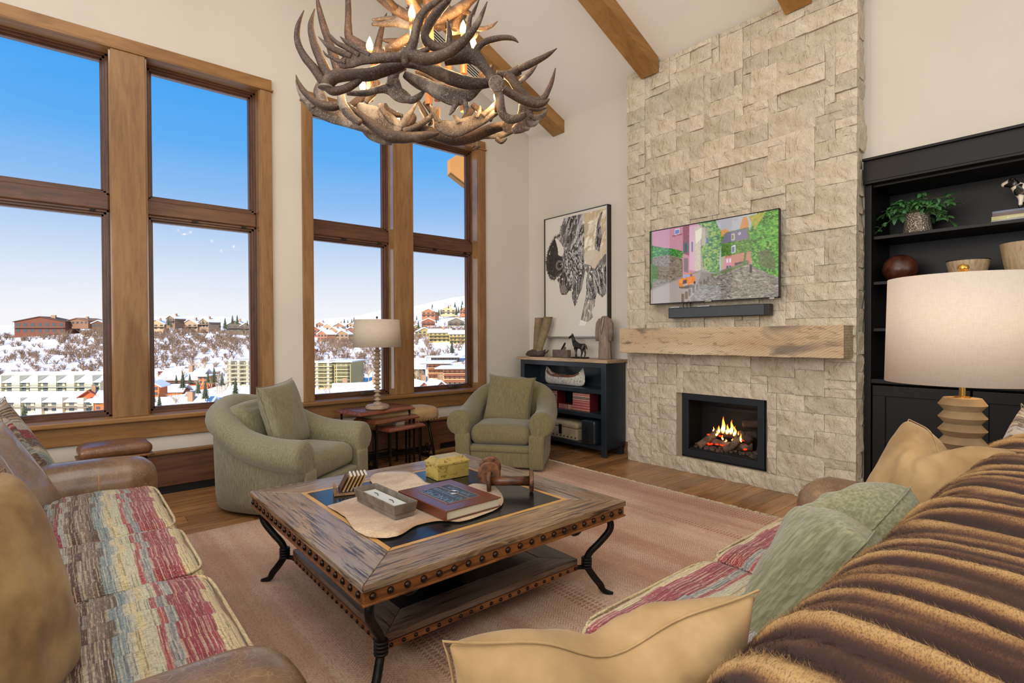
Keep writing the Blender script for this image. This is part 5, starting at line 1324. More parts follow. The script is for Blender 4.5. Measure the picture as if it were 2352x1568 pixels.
P.fill([(.675, .2), (.70, .2), (.70, .28), (.675, .28)], '#cfc9c4'); P.fill([(.68, .21), (.695, .21), (.695, .27), (.68, .27)], '#6f7f3c'); P.ell(.735, .21, .010, .016, '#d9d3d6'); P.ell(.735, .21, .005, .008, '#5f6a8c')
P.fill([(.675, .35), (.705, .34), (.705, .43), (.675, .44)], '#d8dce0'); P.fill([(.68, .36), (.70, .355), (.70, .425), (.68, .43)], '#64748c')
P.fill([(.60, .47), (.82, .44), (.82, .66), (.60, .68)], '#c07f6e', 1, .1); P.fill([(.615, .49), (.68, .48), (.68, .66), (.615, .67)], '#d891a4'); P.fill([(.70, .56), (.80, .545), (.80, .62), (.70, .63)], '#3b3340')
for xx in (.64, .66): P.fill([(xx, .5), (xx + .012, .5), (xx + .012, .55), (xx, .55)], '#e4e2e2'); P.fill([(xx, .585), (xx + .014, .585), (xx + .014, .635), (xx, .635)], '#2f6f5f')
P.fill([(.63, .46), (.60, .47), (.60, .68), (.615, .68)], '#b9b08a')
# pink house, left
P.fill([(0, 0), (.47, 0), (.47, .62), (.40, .66), (.22, .62), (0, .55)], '#c58a9a', 1, .05); P.fill([(.29, 0), (.345, 0), (.345, .40), (.29, .36)], '#8d5565', 1, .2)
P.fill([(.345, .02), (.43, .02), (.43, .62), (.345, .58)], '#d1a3ad'); P.fill([(.22, .02), (.265, .02), (.265, .09), (.22, .10)], '#dfe4ec'); P.fill([(.223, .03), (.262, .03), (.262, .085), (.223, .09)], '#6d86b4')
P.fill([(.20, .10), (.285, .095), (.285, .11), (.20, .115)], '#9c4f52')
for xx in (.298, .325, .365): P.fill([(xx, .22), (xx + .012, .225), (xx + .012, .36), (xx, .35)], '#2f6c78')
P.fill([(.31, .225), (.324, .23), (.324, .355), (.31, .35)], '#53414c'); P.fill([(.39, .05), (.45, .03), (.45, .62), (.39, .60)], '#c9b79d', 1, .15)
P.fill([(.30, .42), (.335, .43), (.335, .62), (.30, .6)], '#7d6d76'); P.fill([(.44, .03), (.50, .05), (.50, .64), (.44, .62)], '#9f9373', 1, .3); P.fill([(.395, .10), (.45, .05), (.445, .2), (.40, .26)], '#e2d9bd')
wl = P.fill([(0, .38), (.18, .30), (.29, .44), (.29, .66), (.0, .80)], '#857869', 1, .3, 3); P.strokes(wl, 200, ['#6b5f50', '#9a8c7a', '#54493d'], .012, .006, 0, .4)
iv = P.mask([(0, .18), (.03, .2), (.13, .25), (.22, .28), (.29, .33), (.29, .42), (.16, .35), (.03, .36), (0, .40)]); P.fill(iv, '#3c7a35'); P.strokes(iv, 300, ['#2d6a2a', '#4f9a3e', '#2a5724', '#67ad4f'], .014, .006, .5, 1.3)
iv = P.mask([(0, .0), (.012, .0), (.012, .95), (0, .95)]); P.fill(iv, '#2f5f2e', 1, .4)
iv = P.mask([(0, .45), (.04, .45), (.08, .55), (.07, .68), (0, .72)]); P.fill(iv, '#5c7a4e', 1, .3)
for poly in ([(.44, .30), (.50, .26), (.50, .62), (.46, .56)], [(.50, .03), (.55, .0), (.60, .15), (.60, .30), (.585, .5), (.59, .7), (.50, .72)], [(.405, 0), (.56, 0), (.57, .06), (.48, .07)]):
    g = P.mask(poly); P.fill(g, '#56862c'); P.strokes(g, 420, ['#3b7527', '#6f9c33', '#8fae3e', '#2d5f22', '#a8b34a'], .016, .008, .5, 1.3)
P.fill([(.45, .07), (.475, .07), (.475, .30), (.45, .28)], '#b5a988'); P.fill([(.485, .20), (.498, .20), (.498, .27), (.485, .27)], '#4c5f9e')
# street
st_ = P.fill([(.0, .80), (.29, .66), (.44, .60), (.56, .66), (.83, .60), (1, .80), (1, 1), (0, 1)], '#8f877e'); 
P.fill([(0, .82), (.29, .68), (.44, .62), (.44, .66), (.36, 1), (0, 1)], '#a89c96')
cob = P.mask([(.50, .70), (.82, .585), (.88, .62), (1, .78), (1, 1), (.33, 1)]); P.fill(cob, '#857d72'); P.strokes(cob, 1500, ['#5d564e', '#a39b8e', '#6f675d', '#b5ad9f', '#8d8579', '#4c463f'], .014, .0045, .25, .25)
gv = P.mask([(.52, .68), (.80, .575), (.80, .59), (.54, .70)]); P.fill(gv, '#5a7a35', 1, .3); P.fill([(.56, .65), (.80, .55), (.80, .57), (.57, .67)], '#7d7464')
for k in range(9): P.fill([(.52 - .03 * k, .665 + .028 * k), (.535 - .029 * k, .665 + .028 * k), (.535 - .029 * k, .71 + .036 * k), (.52 - .03 * k, .71 + .036 * k)], '#6f6353', 1, .15)
tg = P.mask([(1, 0), (.86, 0), (.83, .08), (.80, .22), (.82, .34), (.815, .5), (.83, .62), (.87, .66), (.95, .74), (1, .78)]); P.fill(tg, '#3d7f2b'); P.strokes(tg, 1500, ['#2d6f22', '#4f9b34', '#1f4f1a', '#67b03f', '#3b8a2c', '#82b848'], .016, .008, .5, 1.4)
P.strokes(P.mask([(.80, .02), (.92, 0), (.84, .2)]), 160, ['#9aa83a', '#b3a840', '#c98f3a', '#7d9a35'], .016, .008, .5, 1.3)
P.fill([(.86, .46), (.93, .44), (.98, .58), (.98, .70), (.87, .62)], '#574a3f', .7, .4); P.fill([(.805, .60), (.825, .60), (.825, .70), (.805, .70)], '#2b2a2d'); P.fill([(.77, .45), (.76, .6), (.775, .6), (.785, .45)], '#3b7a2b', 1, .4)
# orange car
P.ell(.325, .80, .068, .025, '#5d554e'); P.fill([(.255, .71), (.275, .695), (.29, .67), (.30, .635), (.365, .62), (.378, .66), (.395, .69), (.395, .76), (.37, .775), (.27, .80), (.255, .77)], '#e0832c')
P.fill([(.30, .645), (.345, .635), (.35, .675), (.292, .685)], '#93a3cf'); P.fill([(.352, .64), (.366, .635), (.372, .67), (.354, .678)], '#5f6378'); P.ell(.275, .725, .015, .03, '#f39a4a'); P.ell(.352, .715, .013, .028, '#f08a3c'); P.fill([(.292, .715), (.325, .705), (.325, .755), (.292, .765)], '#3c4150'); P.fill([(.29, .77), (.33, .758), (.33, .78), (.29, .792)], '#a9adb8'); P.ell(.39, .76, .008, .024, '#2a2624')
k_ = P.a.copy(); P.a[1:-1, 1:-1] = (k_[1:-1, 1:-1] * 3 + k_[:-2, 1:-1] + k_[2:, 1:-1] + k_[1:-1, :-2] + k_[1:-1, 2:]) / 7
P.build('screen', tv, (tx0, ty0 - .008, tz1 - .008), (0, (ty1 - ty0) + .016, 0), (0, 0, -(tz1 - tz0) + .018), emis=1.0, rough=.10, coat=1.0)
TVB = plain('tv_bezel', '#1a1a1d', .25, .3)
MB().b2(tx0 + .001, tx0 + .03, ty1, ty0, tz0, tz1).build('case', TVB, tv, bevel=.003)
for (a, b, c, d) in ((ty1, ty0, tz0, tz0 + .010), (ty1, ty0, tz1 - .007, tz1), (ty1, ty1 + .007, tz0, tz1), (ty0 - .007, ty0, tz0, tz1)): MB().b2(tx0 - .004, tx0 + .002, a, b, c, d).build('bezel', plain('bezel_edge', '#3a3a40', .2, .8), tv)
MB().b2(tx0 + .03, 4.64, (ty0 + ty1) / 2 - .2, (ty0 + ty1) / 2 + .2, 1.85, 2.25).build('wall_bracket', M['iron'], tv)
MB().b2(tx0 - .0055, tx0 - .004, (ty0 + ty1) / 2 - .03, (ty0 + ty1) / 2 + .03, tz0 + .001, tz0 + .008).build('badge', SIL, tv)
MB().b2(tx0 - .0055, tx0 - .004, ty1 + .04, ty1 + .08, tz0 - .006, tz0 + .006).build('sensor', SIL, tv)
sb = thing('soundbar', 'long black soundbar mounted just under the television', 'speaker', (0, 0, 0))
MB().b2(4.562, 4.642, 2.045, 3.025, 1.512, 1.612).build('body', plain('soundbar_black', '#121315', .45), sb, bevel=.004)
MB().b2(4.556, 4.563, 2.085, 3.015, 1.518, 1.606).build('grille', plain('grille_cloth', '#3b4147', .7, var='#454b52', vscale=120, bmp=.2, bscale=400), sb, bevel=.002)
tag(MB().b2(4.575, 4.63, 2.60, 2.72, 1.6125, 1.624).build('streaming_box', plain('silver_plastic', '#b9bfc6', .3, .3), bevel=.003), 'small flat silver media box on the middle of the soundbar', 'media box')
tag(MB().b2(4.57, 4.62, 2.91, 3.01, 1.6125, 1.624).build('remote_control', plain('silver_plastic', '#b9bfc6', .3, .3), bevel=.003), 'small silver remote on the left end of the soundbar', 'remote')
for y_ in (2.88, 2.84, 2.80): tag(MB().tube([(4.60, y_, 1.614), (4.605, y_ + .01, 1.64), (4.61, y_ - .01, 1.67)], .003, 5).build('cable', M['black_toe']), 'black cable between television and soundbar, %s of three' % {2.88: 'left', 2.84: 'middle', 2.80: 'right'}[y_], 'cable', 'cables between television and soundbar')
tag(MB().b2(4.535, 4.56, 3.28, 3.30, 1.4185, 1.455).build('wall_sensor', SIL), 'tiny grey box standing near the left end of the mantel', 'box')

# --- gas fireplace insert
fp = thing('fireplace_insert', 'black framed gas fireplace with burning logs behind glass', 'fireplace', (0, 0, 0))
gm = plain('gunmetal', '#262b31', .42, .4); FBI = plain('firebox_black', '#060607', .75)
y0, y1, z0, z1 = 2.135, 2.94, .165, .775; xf = 4.665; fw = .062
MB().b2(xf + .012, xf + .04, y0, y1, z1 - fw, z1).build('frame_rail', gm, fp, bevel=.003); MB().b2(xf + .012, xf + .04, y0, y1, z0, z0 + fw).build('frame_rail', gm, fp, bevel=.003)
MB().b2(xf + .012, xf + .04, y0, y0 + fw, z0 + fw, z1 - fw).build('frame_stile', gm, fp, bevel=.003); MB().b2(xf + .012, xf + .04, y1 - fw, y1, z0 + fw, z1 - fw).build('frame_stile', gm, fp, bevel=.003)
xb = 5.02
MB().b2(xb, xb + .01, y0, y1, z0, z1).b2(xf + .04, xb, y0, y0 + .008, z0, z1).b2(xf + .04, xb, y1 - .008, y1, z0, z1).b2(xf + .04, xb, y0, y1, z0, z0 + .01).b2(xf + .04, xb, y0, y1, z1 - .01, z1).build('firebox', FBI, fp)
MB().b2(xf + .035, xf + .06, FB[0] - .0, FB[1] + .0, FB[2], z0 + .001).b2(xf + .035, xf + .06, FB[0], FB[1], z1 - .001, FB[3]).b2(xf + .035, xf + .06, FB[0], y0, FB[2], FB[3]).b2(xf + .035, xf + .06, y1, FB[1], FB[2], FB[3]).build('vent_gap', FBI, fp)
for k in range(3): MB().b2(xb - .012, xb - .004, y0 + .1, y1 - .1, .60 + .05 * k, .625 + .05 * k).build('louvre', gm, fp)
MB().b2(xf + .026, xf + .029, y0 + fw - .004, y1 - fw + .004, z0 + fw - .004, z1 - fw + .004).build('glass', M['glass'], fp)
lgm = plain('ceramic_log', '#7a6350', .85, var='#3a2a20', vscale=14, bmp=.6, bscale=30); bark = plain('charred_bark', '#2e2521', .9, var='#4a3a30', vscale=22, bmp=.9, bscale=40)
ember = plain('ember', '#200804', .9, var='#701a08', vscale=25, emis='#ff3a10', estr=1.2)
LOGS = [([(4.74, 2.80, .26), (4.82, 2.74, .33), (4.90, 2.66, .42)], .035, lgm), ([(4.78, 2.55, .27), (4.76, 2.47, .31), (4.86, 2.42, .43)], .032, lgm), ([(4.86, 2.72, .30), (4.84, 2.50, .29), (4.85, 2.32, .31)], .036, lgm),
        ([(4.90, 2.62, .38), (4.88, 2.45, .40), (4.90, 2.30, .42)], .034, bark), ([(4.86, 2.24, .26), (4.90, 2.23, .42), (4.94, 2.22, .50)], .048, bark), ([(4.92, 2.44, .50), (4.93, 2.30, .52), (4.93, 2.2, .50)], .04, bark), ([(4.80, 2.37, .36), (4.84, 2.34, .40)], .045, bark)]
for P_, r_, m_ in LOGS:
    mb = MB(); pp = catmull([tuple(p) for p in P_], 5) if len(P_) > 2 else P_
    mb.tube(pp, [r_ * (1 + .12 * noise.noise(Vector((i * .7, r_ * 99, 0)))) for i in range(len(pp))], 12); mb.build('log', m_, fp, smooth=True)
gr = MB()
random.seed(3)
for k in range(90):
    yy = random.uniform(y0 + .07, y1 - .07); xx = random.uniform(4.72, 4.95); r_ = random.uniform(.010, .022); gr.box((xx, yy, z0 + .075 + r_ * .5), (r_ * 2, r_ * 1.7, r_ * 1.3), Matrix.Rotation(random.random() * 3, 3, 'Z') @ Matrix.Rotation(random.random(), 3, 'X'))
gr.build('cinder', plain('cinders', '#3b342e', .9, var='#5c4a3c', vscale=30), fp, stuff=True)
MB().b2(xf + .045, 4.99, y0 + .02, y1 - .02, z0 + .05, z0 + .075).build('burner_tray', FBI, fp)
eb = MB()
for k in range(26):
    yy = random.uniform(2.34, 2.76); xx = random.uniform(4.78, 4.88); eb.box((xx, yy, random.choice((.275, .29, .37))), (.02, .03, .012), Matrix.Rotation(random.random() * 3, 3, 'Z'))
eb.build('ember', ember, fp, stuff=True)
def flame_mat():
    m = bpy.data.materials.new('flame'); m.use_nodes = True; nt = m.node_tree; nt.nodes.clear(); o = nd(nt, 'OutputMaterial'); e = nd(nt, 'Emission'); tr = nd(nt, 'BsdfTransparent'); mx = nd(nt, 'MixShader')
    t = nd(nt, 'TexCoord'); s = nd(nt, 'SeparateXYZ'); nt.links.new(t.outputs['Generated'], s.inputs[0])
    c = ramp(nt, s.outputs['Z'], [(0, '#ff7a1a'), (.25, '#ffe9a8'), (.55, '#ffc04a'), (.85, '#ff7a1c'), (1, '#d9420c')]); nt.links.new(c, e.inputs[0]); e.inputs[1].default_value = 3.2
    lw = nd(nt, 'LayerWeight'); lw.inputs[0].default_value = .35; f = ramp(nt, lw.outputs['Facing'], [(.0, .08), (.75, 1.0)])
    nt.links.new(f, mx.inputs[0]); nt.links.new(e.outputs[0], mx.inputs[1]); nt.links.new(tr.outputs[0], mx.inputs[2]); nt.links.new(mx.outputs[0], o.inputs[0]); return m
FM = flame_mat()
for (yy, zz_, hh, rr) in ((2.60, .40, .165, .022), (2.555, .40, .10, .018), (2.53, .40, .14, .020), (2.49, .39, .10, .015), (2.635, .40, .075, .014), (2.66, .37, .06, .012), (2.44, .36, .09, .012), (2.40, .35, .085, .011), (2.60, .335, .05, .010), (2.56, .33, .03, .008), (2.50, .33, .035, .009), (2.47, .335, .05, .010), (2.37, .37, .05, .009), (2.69, .41, .05, .008)):
    s_ = random.uniform(-.02, .02); x_ = 4.80 + random.uniform(-.01, .05)
    MB().tube([(x_, yy, zz_), (x_, yy + s_ * .3, zz_ + hh * .2), (x_, yy + s_, zz_ + hh * .5), (x_, yy + s_ * .4, zz_ + hh * .8), (x_, yy + s_ * .8, zz_ + hh)], [rr * .5, rr, rr * .75, rr * .35, .001], 10).build('flame', FM, fp, smooth=True)
lamp('fire_glow', 'POINT', (4.80, 2.54, .47), .7, (1, .45, .12), size=.04)

# ------------------------------------------------------------------ built-in shelves right of the chimney
bi = thing('built_in_cabinet', 'dark espresso built-in shelving with crown and panelled doors right of the chimney', 'cabinet', (0, 0, 0))
B = M['built']; cxf = WX - .02; by_l, by_r = 1.425, -1.2; xk = WX + .44
MB().b2(cxf - .05, WX + .02, by_r, by_l - .002, 2.535, 2.70).build('crown_board', B, bi, bevel=.004); MB().b2(cxf - .075, WX + .02, by_r, by_l, 2.695, 2.715).build('crown_cap', B, bi, bevel=.003)
MB().b2(cxf - .06, WX, by_r, by_l - .004, 2.515, 2.535).build('crown_bead', B, bi, bevel=.004)
MB().b2(cxf - .02, WX + .03, 1.375, 1.422, 0, 2.515).build('stile', B, bi, bevel=.003)
MB().b2(xk - .015, xk, by_r, 1.40, 0, 2.66).build('back', B, bi); MB().b2(WX + .03, xk, 1.375, 1.40, 0, 2.66).build('side', B, bi); MB().b2(WX - .0, xk, by_r, 1.375, 2.50, 2.53).build('top', B, bi)
for z_ in (2.09, 1.735, 1.37): MB().b2(WX + .005, xk - .016, by_r, 1.374, z_, z_ + .025).build('shelf', B, bi, bevel=.002)
MB().b2(cxf - .025, xk - .016, by_r, 1.374, .965, 1.0).build('counter', B, bi, bevel=.004)
for k in range(3):
    ya, yb = 1.365 - .60 * k, 1.365 - .60 * (k + 1) + .012
    d = MB().b2(cxf - .004, cxf + .016, yb, ya, .10, .95).build('door', B, bi, bevel=.002)
    for (a, b, c, e) in ((yb, ya, .87, .95), (yb, ya, .10, .18), (ya - .085, ya, .18, .87), (yb, yb + .085, .18, .87)): MB().b2(cxf - .020, cxf - .0045, a, b, c, e).build('door_rail', B, d, bevel=.003)
MB().b2(cxf + .0, WX + .3, by_r, 1.374, 0, .095).build('plinth', B, bi)
# shelf objects
SX = 5.02
pl_ = thing('potted_plant', 'leafy green plant in a hammered silver pot on the top shelf of the dark cabinet', 'plant', (SX, 1.125, 2.1155))
pm2 = plain('hammered_silver', '#a59a8c', .35, .7, bmp=.0); 
hm2, hnt2, hb2 = newmat('chevron_silver'); hb2.inputs['Metallic'].default_value = .7; hb2.inputs['Roughness'].default_value = .35; hb2.inputs['Base Color'].default_value = lin('#a3988b')
vo = nd(hnt2, 'TexVoronoi'); vo.inputs['Scale'].default_value = 70; hnt2.links.new(coords(hnt2, (1, 1, 1.6)), vo.inputs['Vector']); bump(hnt2, hb2, vo.outputs['Distance'], .9, .01)
MB().lathe([(.093, 0), (.093, .03), (.09, .034), (.074, .155), (.070, .155), (.07, .13)], 36).build('pot', hm2, pl_, smooth=False)
MB().lathe([(.07, .13), (0, .135)], 24).build('soil', M['black_toe'], pl_)
lm = plain('leaf_green', '#4b7a45', .45, var='#2f5a30', vscale=14, rand=.3); 
def leafmesh():
    mb = MB(); mb.grid(lambda u, v: ((u - .5) * .030 * math.sin(PI * min(1, v * .9 + .08)), v * .058, .010 * math.sin(v * PI) - .006 * abs(u - .5) * 2 - .012 * v * v), 2, 4); return mb
random.seed(11); lf = None; stm = MB(); cnt = 0
STEMS = []
for k in range(30):
    a = random.uniform(0, 2 * PI); ex = random.uniform(.5, 1); tip = Vector((math.cos(a) * .13 * ex, math.sin(a) * .25 * ex, .155 + random.uniform(-.02, .14) * (1.2 - ex) + random.uniform(-.04, .05)))
    if k == 0: tip = Vector((-.02, -.03, .30))
    if k == 1: tip = Vector((-.10, .25, .03))
    if k == 2: tip = Vector((-.10, -.22, .05))
    p0 = Vector((random.uniform(-.03, .03), random.uniform(-.03, .03), .13)); mid = p0.lerp(tip, .5) + Vector((0, 0, .07)); P_ = [p0, p0.lerp(mid, .5) + Vector((0, 0, .02)), mid, mid.lerp(tip, .6) + Vector((0, 0, .01)), tip]
    stm.tube(P_, [.002, .002, .0016, .0014, .001], 4); STEMS.append(P_)
stm.build('stem', plain('stem_green', '#5c6a3c', .7), pl_, stuff=True)
for P_ in STEMS:
    for j in range(9):
        t_ = .35 + .65 * j / 8; i_ = min(3, int(t_ * 4)); q = P_[i_].lerp(P_[i_ + 1], t_ * 4 - i_)
        if lf is None: lf = leafmesh().build('leaf', lm, pl_, smooth=True); o = lf
        else: o = lf.copy(); COL.objects.link(o)
        o.location = q; o.rotation_euler = (random.uniform(-.9, .5), random.uniform(-.6, .6), random.uniform(0, 2 * PI)); s_ = random.uniform(.75, 1.25); o.scale = (s_, s_, s_)
o = MB().lathe([(.03, .0), (.09, .02), (.115, .07), (.118, .10), (.105, .15), (.07, .19), (.035, .205), (.03, .20)], 32).build('clay_vessel', plain('mottled_clay', '#5b3022', .35, var='#35190f', vscale=16, bmp=.2), loc=(SX, 1.235, 1.7605), smooth=True); tag(o, 'round mottled brown clay vessel on the second shelf of the dark cabinet', 'vase')
wb = wood('bowl_wood', '#7a6248', '#b39a76', '#cdb694', 'z', 1.5, .55, 0, .1)
def bowl(lb, y, r, h):
    o = MB().lathe([(r * .78, 0), (r * .86, h * .3), (r * .97, h * .8), (r, h), (r * .92, h), (r * .86, h * .8), (r * .7, h * .15), (0, h * .12)], 36).build('wooden_bowl', wb, loc=(SX, y, 1.7605), smooth=False); return tag(o, lb, 'bowl')
bowl('pale wooden bowl with a dark rim on the second cabinet shelf, behind the lamp finial', .825, .125, .115); bowl('tall pale wooden bowl at the right edge of the second cabinet shelf', .50, .155, .205)
MB().lathe([(.112, .1145), (.126, .1145), (.126, .121), (.112, .121)], 36).build('rim', M['black_toe'], COL.objects['wooden_bowl'], smooth=False)
bks = [('#8b8d90', '#a3a5a6', .30, .012, 'thin white magazine at the bottom of the stack on the top cabinet shelf'), ('#a9a56a', '#c0bb86', .29, .026, 'olive green book in the stack on the top cabinet shelf'), ('#5b4b47', '#6d5c56', .275, .020, 'brown book in the stack on the top cabinet shelf'), ('#5d6272', '#70778a', .27, .015, 'blue grey book on top of the stack on the top cabinet shelf')]
zz = 2.1155
for k, (c1, c2, L, th, lb) in enumerate(bks):
    b = bpy.data.objects.new('book', None); COL.objects.link(b); b.location = (SX, .535 + .003 * k, zz); tag(b, lb, 'book', 'books stacked on the top cabinet shelf')
    MB().b2(-.11, .11, -L / 2, L / 2, 0, .003).b2(-.11, .11, -L / 2, L / 2, th - .003, th).b2(-.112, -.109, -L / 2, L / 2, 0, th).build('cover', plain('book_cover', c1, .5, var=c2, vscale=9), b); MB().b2(-.107, .105, -L / 2 + .004, L / 2 - .004, .003, th - .003).build('pages', PG, b)
    if k == 1: text('great planet essays', .017, (-.1125, 0, th / 2), (R(90), 0, R(-90)), plain('white_print', '#e8e6dc', .6), 'spine_lettering', b, .0004)
    zz += th + .0005
cw_ = thing('cow_figurine', 'black and white spotted cow figurine on the stack of books at the right edge', 'figurine', (SX, .50, zz))
cmm, cnt_, cb_ = newmat('cow_spots'); cc = ramp(cnt_, noi(cnt_, coords(cnt_), 16, 1), [(.50, '#e0d5bd'), (.52, '#15120f')]); cnt_.links.new(cc, cb_.inputs['Base Color']); cb_.inputs['Roughness'].default_value = .2
V_ = [(0, -.09, .135), (0, -.02, .13), (0, .05, .135), (0, .075, .175), (0, .095, .205), (0, .150, .190), (.022, .045, .075), (.022, .05, .012), (-.022, .045, .075), (-.022, .05, .012), (.022, -.085, .075), (.022, -.085, .012), (-.022, -.085, .075), (-.022, -.085, .012), (.04, .085, .225), (-.04, .085, .225)]
E_ = [(0, 1), (1, 2), (2, 3), (3, 4), (4, 5), (2, 6), (6, 7), (2, 8), (8, 9), (0, 10), (10, 11), (0, 12), (12, 13), (4, 14), (4, 15)]
skin('body', V_, E_, [.042, .046, .044, .026, .026, .016, .014, .010, .014, .010, .016, .010, .016, .010, .008, .008], cmm, cw_)
# ------------------------------------------------------------------ fur throw over the back of the near sofa
def furmat():
    m, nt, b = newmat('striped_fur'); a0 = nd(nt, 'UVMap', uv_map='fold'); a = nd(nt, 'SeparateXYZ'); nt.links.new(a0.outputs[0], a.inputs[0]); v = coords(nt)
    hair = noi(nt, coords(nt, (.25, 1, 1)), 420, 3, .7); n = noi(nt, coords(nt, (1, .3, .3)), 9, 3)
    f = math_(nt, 'ADD', a.outputs['X'], math_(nt, 'MULTIPLY', math_(nt, 'SUBTRACT', n, .5), .5)); f = math_(nt, 'ADD', f, math_(nt, 'MULTIPLY', math_(nt, 'SUBTRACT', hair, .5), .35))
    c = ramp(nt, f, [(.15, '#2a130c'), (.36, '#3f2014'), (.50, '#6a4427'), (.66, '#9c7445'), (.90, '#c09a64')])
    c = mix(nt, ramp(nt, hair, [(.36, .55), (.5, 0.0)]), c, '#3a1d12')
    nt.links.new(c, b.inputs['Base Color']); b.inputs['Roughness'].default_value = .75; b.inputs['Sheen Weight'].default_value = .03; b.inputs['Sheen Roughness'].default_value = .35
    bump(nt, b, hair, .6, .006); return m
def throw():
    # cross-section over the sofa back: from seat side (+y) up, across, down behind
    prof = [(.50, .60), (.455, .72), (.41, .82), (.345, .885), (.26, .915), (.12, .922), (-.02, .915), (-.085, .88), (-.115, .78), (-.12, .60), (-.122, .42)]
    pr = catmull(prof, 6); nu, nv = 190, len(pr) - 1; vs = []; cols = []
    xa, xb = .60, 3.02
    for j in range(nv + 1):
        s = j / nv; y0, z0 = pr[j]
        a = Vector(pr[max(j - 1, 0)]); b = Vector(pr[min(j + 1, nv)]); d = (b - a).normalized(); nrm = Vector((-d.y, d.x)) * -1
        if nrm.y < 0 and .2 < s < .7: nrm = -nrm
        nrm = Vector((d.y, -d.x)); 
        if nrm.dot(Vector((y0 - .15, z0 - .6))) < 0: nrm = -nrm
        for i in range(nu + 1):
            x = xa + (xb - xa) * i / nu
            skew = .34 * (s - .35) + .05 * noise.noise(Vector((x * 2.5, s * 3, 5)))        # folds fan out over the back
            q = Vector((x * 2.3 + s * .9, s * 1.6, 1))
            ph = (x + skew) * 2 * PI / .135 + 4.0 * noise.noise(q) + 2.4 * noise.noise(Vector((x * 5.5, s * 1.2, 8)))
            w = math.sin(ph); w2 = math.sin(ph * 1.73 + 2 + 2 * noise.noise(q * 1.7)); amp = .010 * (.5 + abs(noise.noise(Vector((x * 4, s * 2, 3)))) * 1.6)
            h = amp * (w * .7 + .55 * w2) + .012 * noise.noise(Vector((x * 4.5, s * 3, 7))) + .0025 * noise.noise(Vector((x * 45, s * 40, 2)))
            # hem raggedness on the seat side, and it bulges over the pillows there
            yy = y0 + nrm.x * (h + .012); zz_ = z0 + nrm.y * (h + .012)
            if x < xa + .1: zz_ -= .03 * (1 - (x - xa) / .1) ** 2
            # the far end is drawn up towards the right-hand edge
            if x > 2.2: zz_ += .02 * min(1, (x - 2.2) / .5)
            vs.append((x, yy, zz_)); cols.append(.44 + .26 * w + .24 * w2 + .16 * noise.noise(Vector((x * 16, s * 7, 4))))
    mb = MB(); mb.add(vs, [(j * (nu + 1) + i, j * (nu + 1) + i + 1, (j + 1) * (nu + 1) + i + 1, (j + 1) * (nu + 1) + i) for j in range(nv) for i in range(nu)])
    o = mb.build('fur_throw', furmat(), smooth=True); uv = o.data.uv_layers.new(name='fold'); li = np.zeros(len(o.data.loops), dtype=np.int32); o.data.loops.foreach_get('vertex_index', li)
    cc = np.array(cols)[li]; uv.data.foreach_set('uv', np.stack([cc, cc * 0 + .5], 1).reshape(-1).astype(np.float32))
    ps = o.modifiers.new('fur', 'PARTICLE_SYSTEM'); st = ps.particle_system.settings; st.type = 'HAIR'; st.count = 230000; st.hair_step = 3; st.render_step = 3; st.display_step = 3
    st.normal_factor = .0028; st.factor_random = .0026; st.object_align_factor = (.0062, .0034, .0); st.root_radius = .75; st.tip_radius = .15; st.radius_scale = .0009; st.use_advanced_hair = True 
    ps.particle_system.seed = 3; SC.cycles_curves.shape = 'RIBBONS' if hasattr(SC, 'cycles_curves') else 'RIBBONS'
    return tag(o, 'thick brown and golden striped fur throw draped over the near sofa back', 'throw')
THROW = throw()

# ------------------------------------------------------------------ loose pillows
def pillow_between(name, label, w, h, t, mat, cl, cr, lean, **k):
    """cl, cr = top corners (from the pillow's own left/right as seen from its face); lean = tilt backwards"""
    a, b = Vector(cl), Vector(cr); r = (b - a).normalized(); mid = (a + b) / 2
    up = Vector((0, 0, 1)); nrm = r.cross(up).normalized()
    up2 = (up * math.cos(lean) - nrm * math.sin(lean)).normalized(); up2 = (up2 - r * up2.dot(r)).normalized(); nrm2 = r.cross(up2).normalized()
    c = mid - up2 * (h / 2 - .01)
    return pillow(name, label, 'pillow', w, h, t, mat, c, -nrm2 if k.pop('flip', False) else nrm2, up2, **k)
# tan suede, foreground
pillow_between('throw_pillow', 'tan suede pillow with a dented top in the bottom centre foreground', .54, .46, .20, M['suede'], (.955, .435, .875), (.40, .665, .885), R(14), chop=.055, seed=1, ears=-.012)
# sage quilted, middle of the near sofa
pillow_between('throw_pillow', 'sage green quilted pillow slumped between the two tan pillows', .56, .52, .32, M['quilt'], (2.02, .47, .865), (1.47, .43, .845), R(34), chop=.10, seed=4, ears=.0)
# tan suede, far end
pillow_between('throw_pillow', 'tan suede pillow with a deep chop, below the big zigzag lamp', .50, .52, .24, M['suede'], (2.78, .60, .96), (2.58, .33, .935), R(26), chop=.10, seed=7, ears=.0)
# striped pillow corner behind the throw
pillow('throw_pillow', 'red and gold striped pillow corner at the right edge behind the fur throw', 'pillow', .42, .42, .16, M['stripe'], (2.98, .27, .80), (-.5, .7, .25), (0, -.1, 1), seed=9)
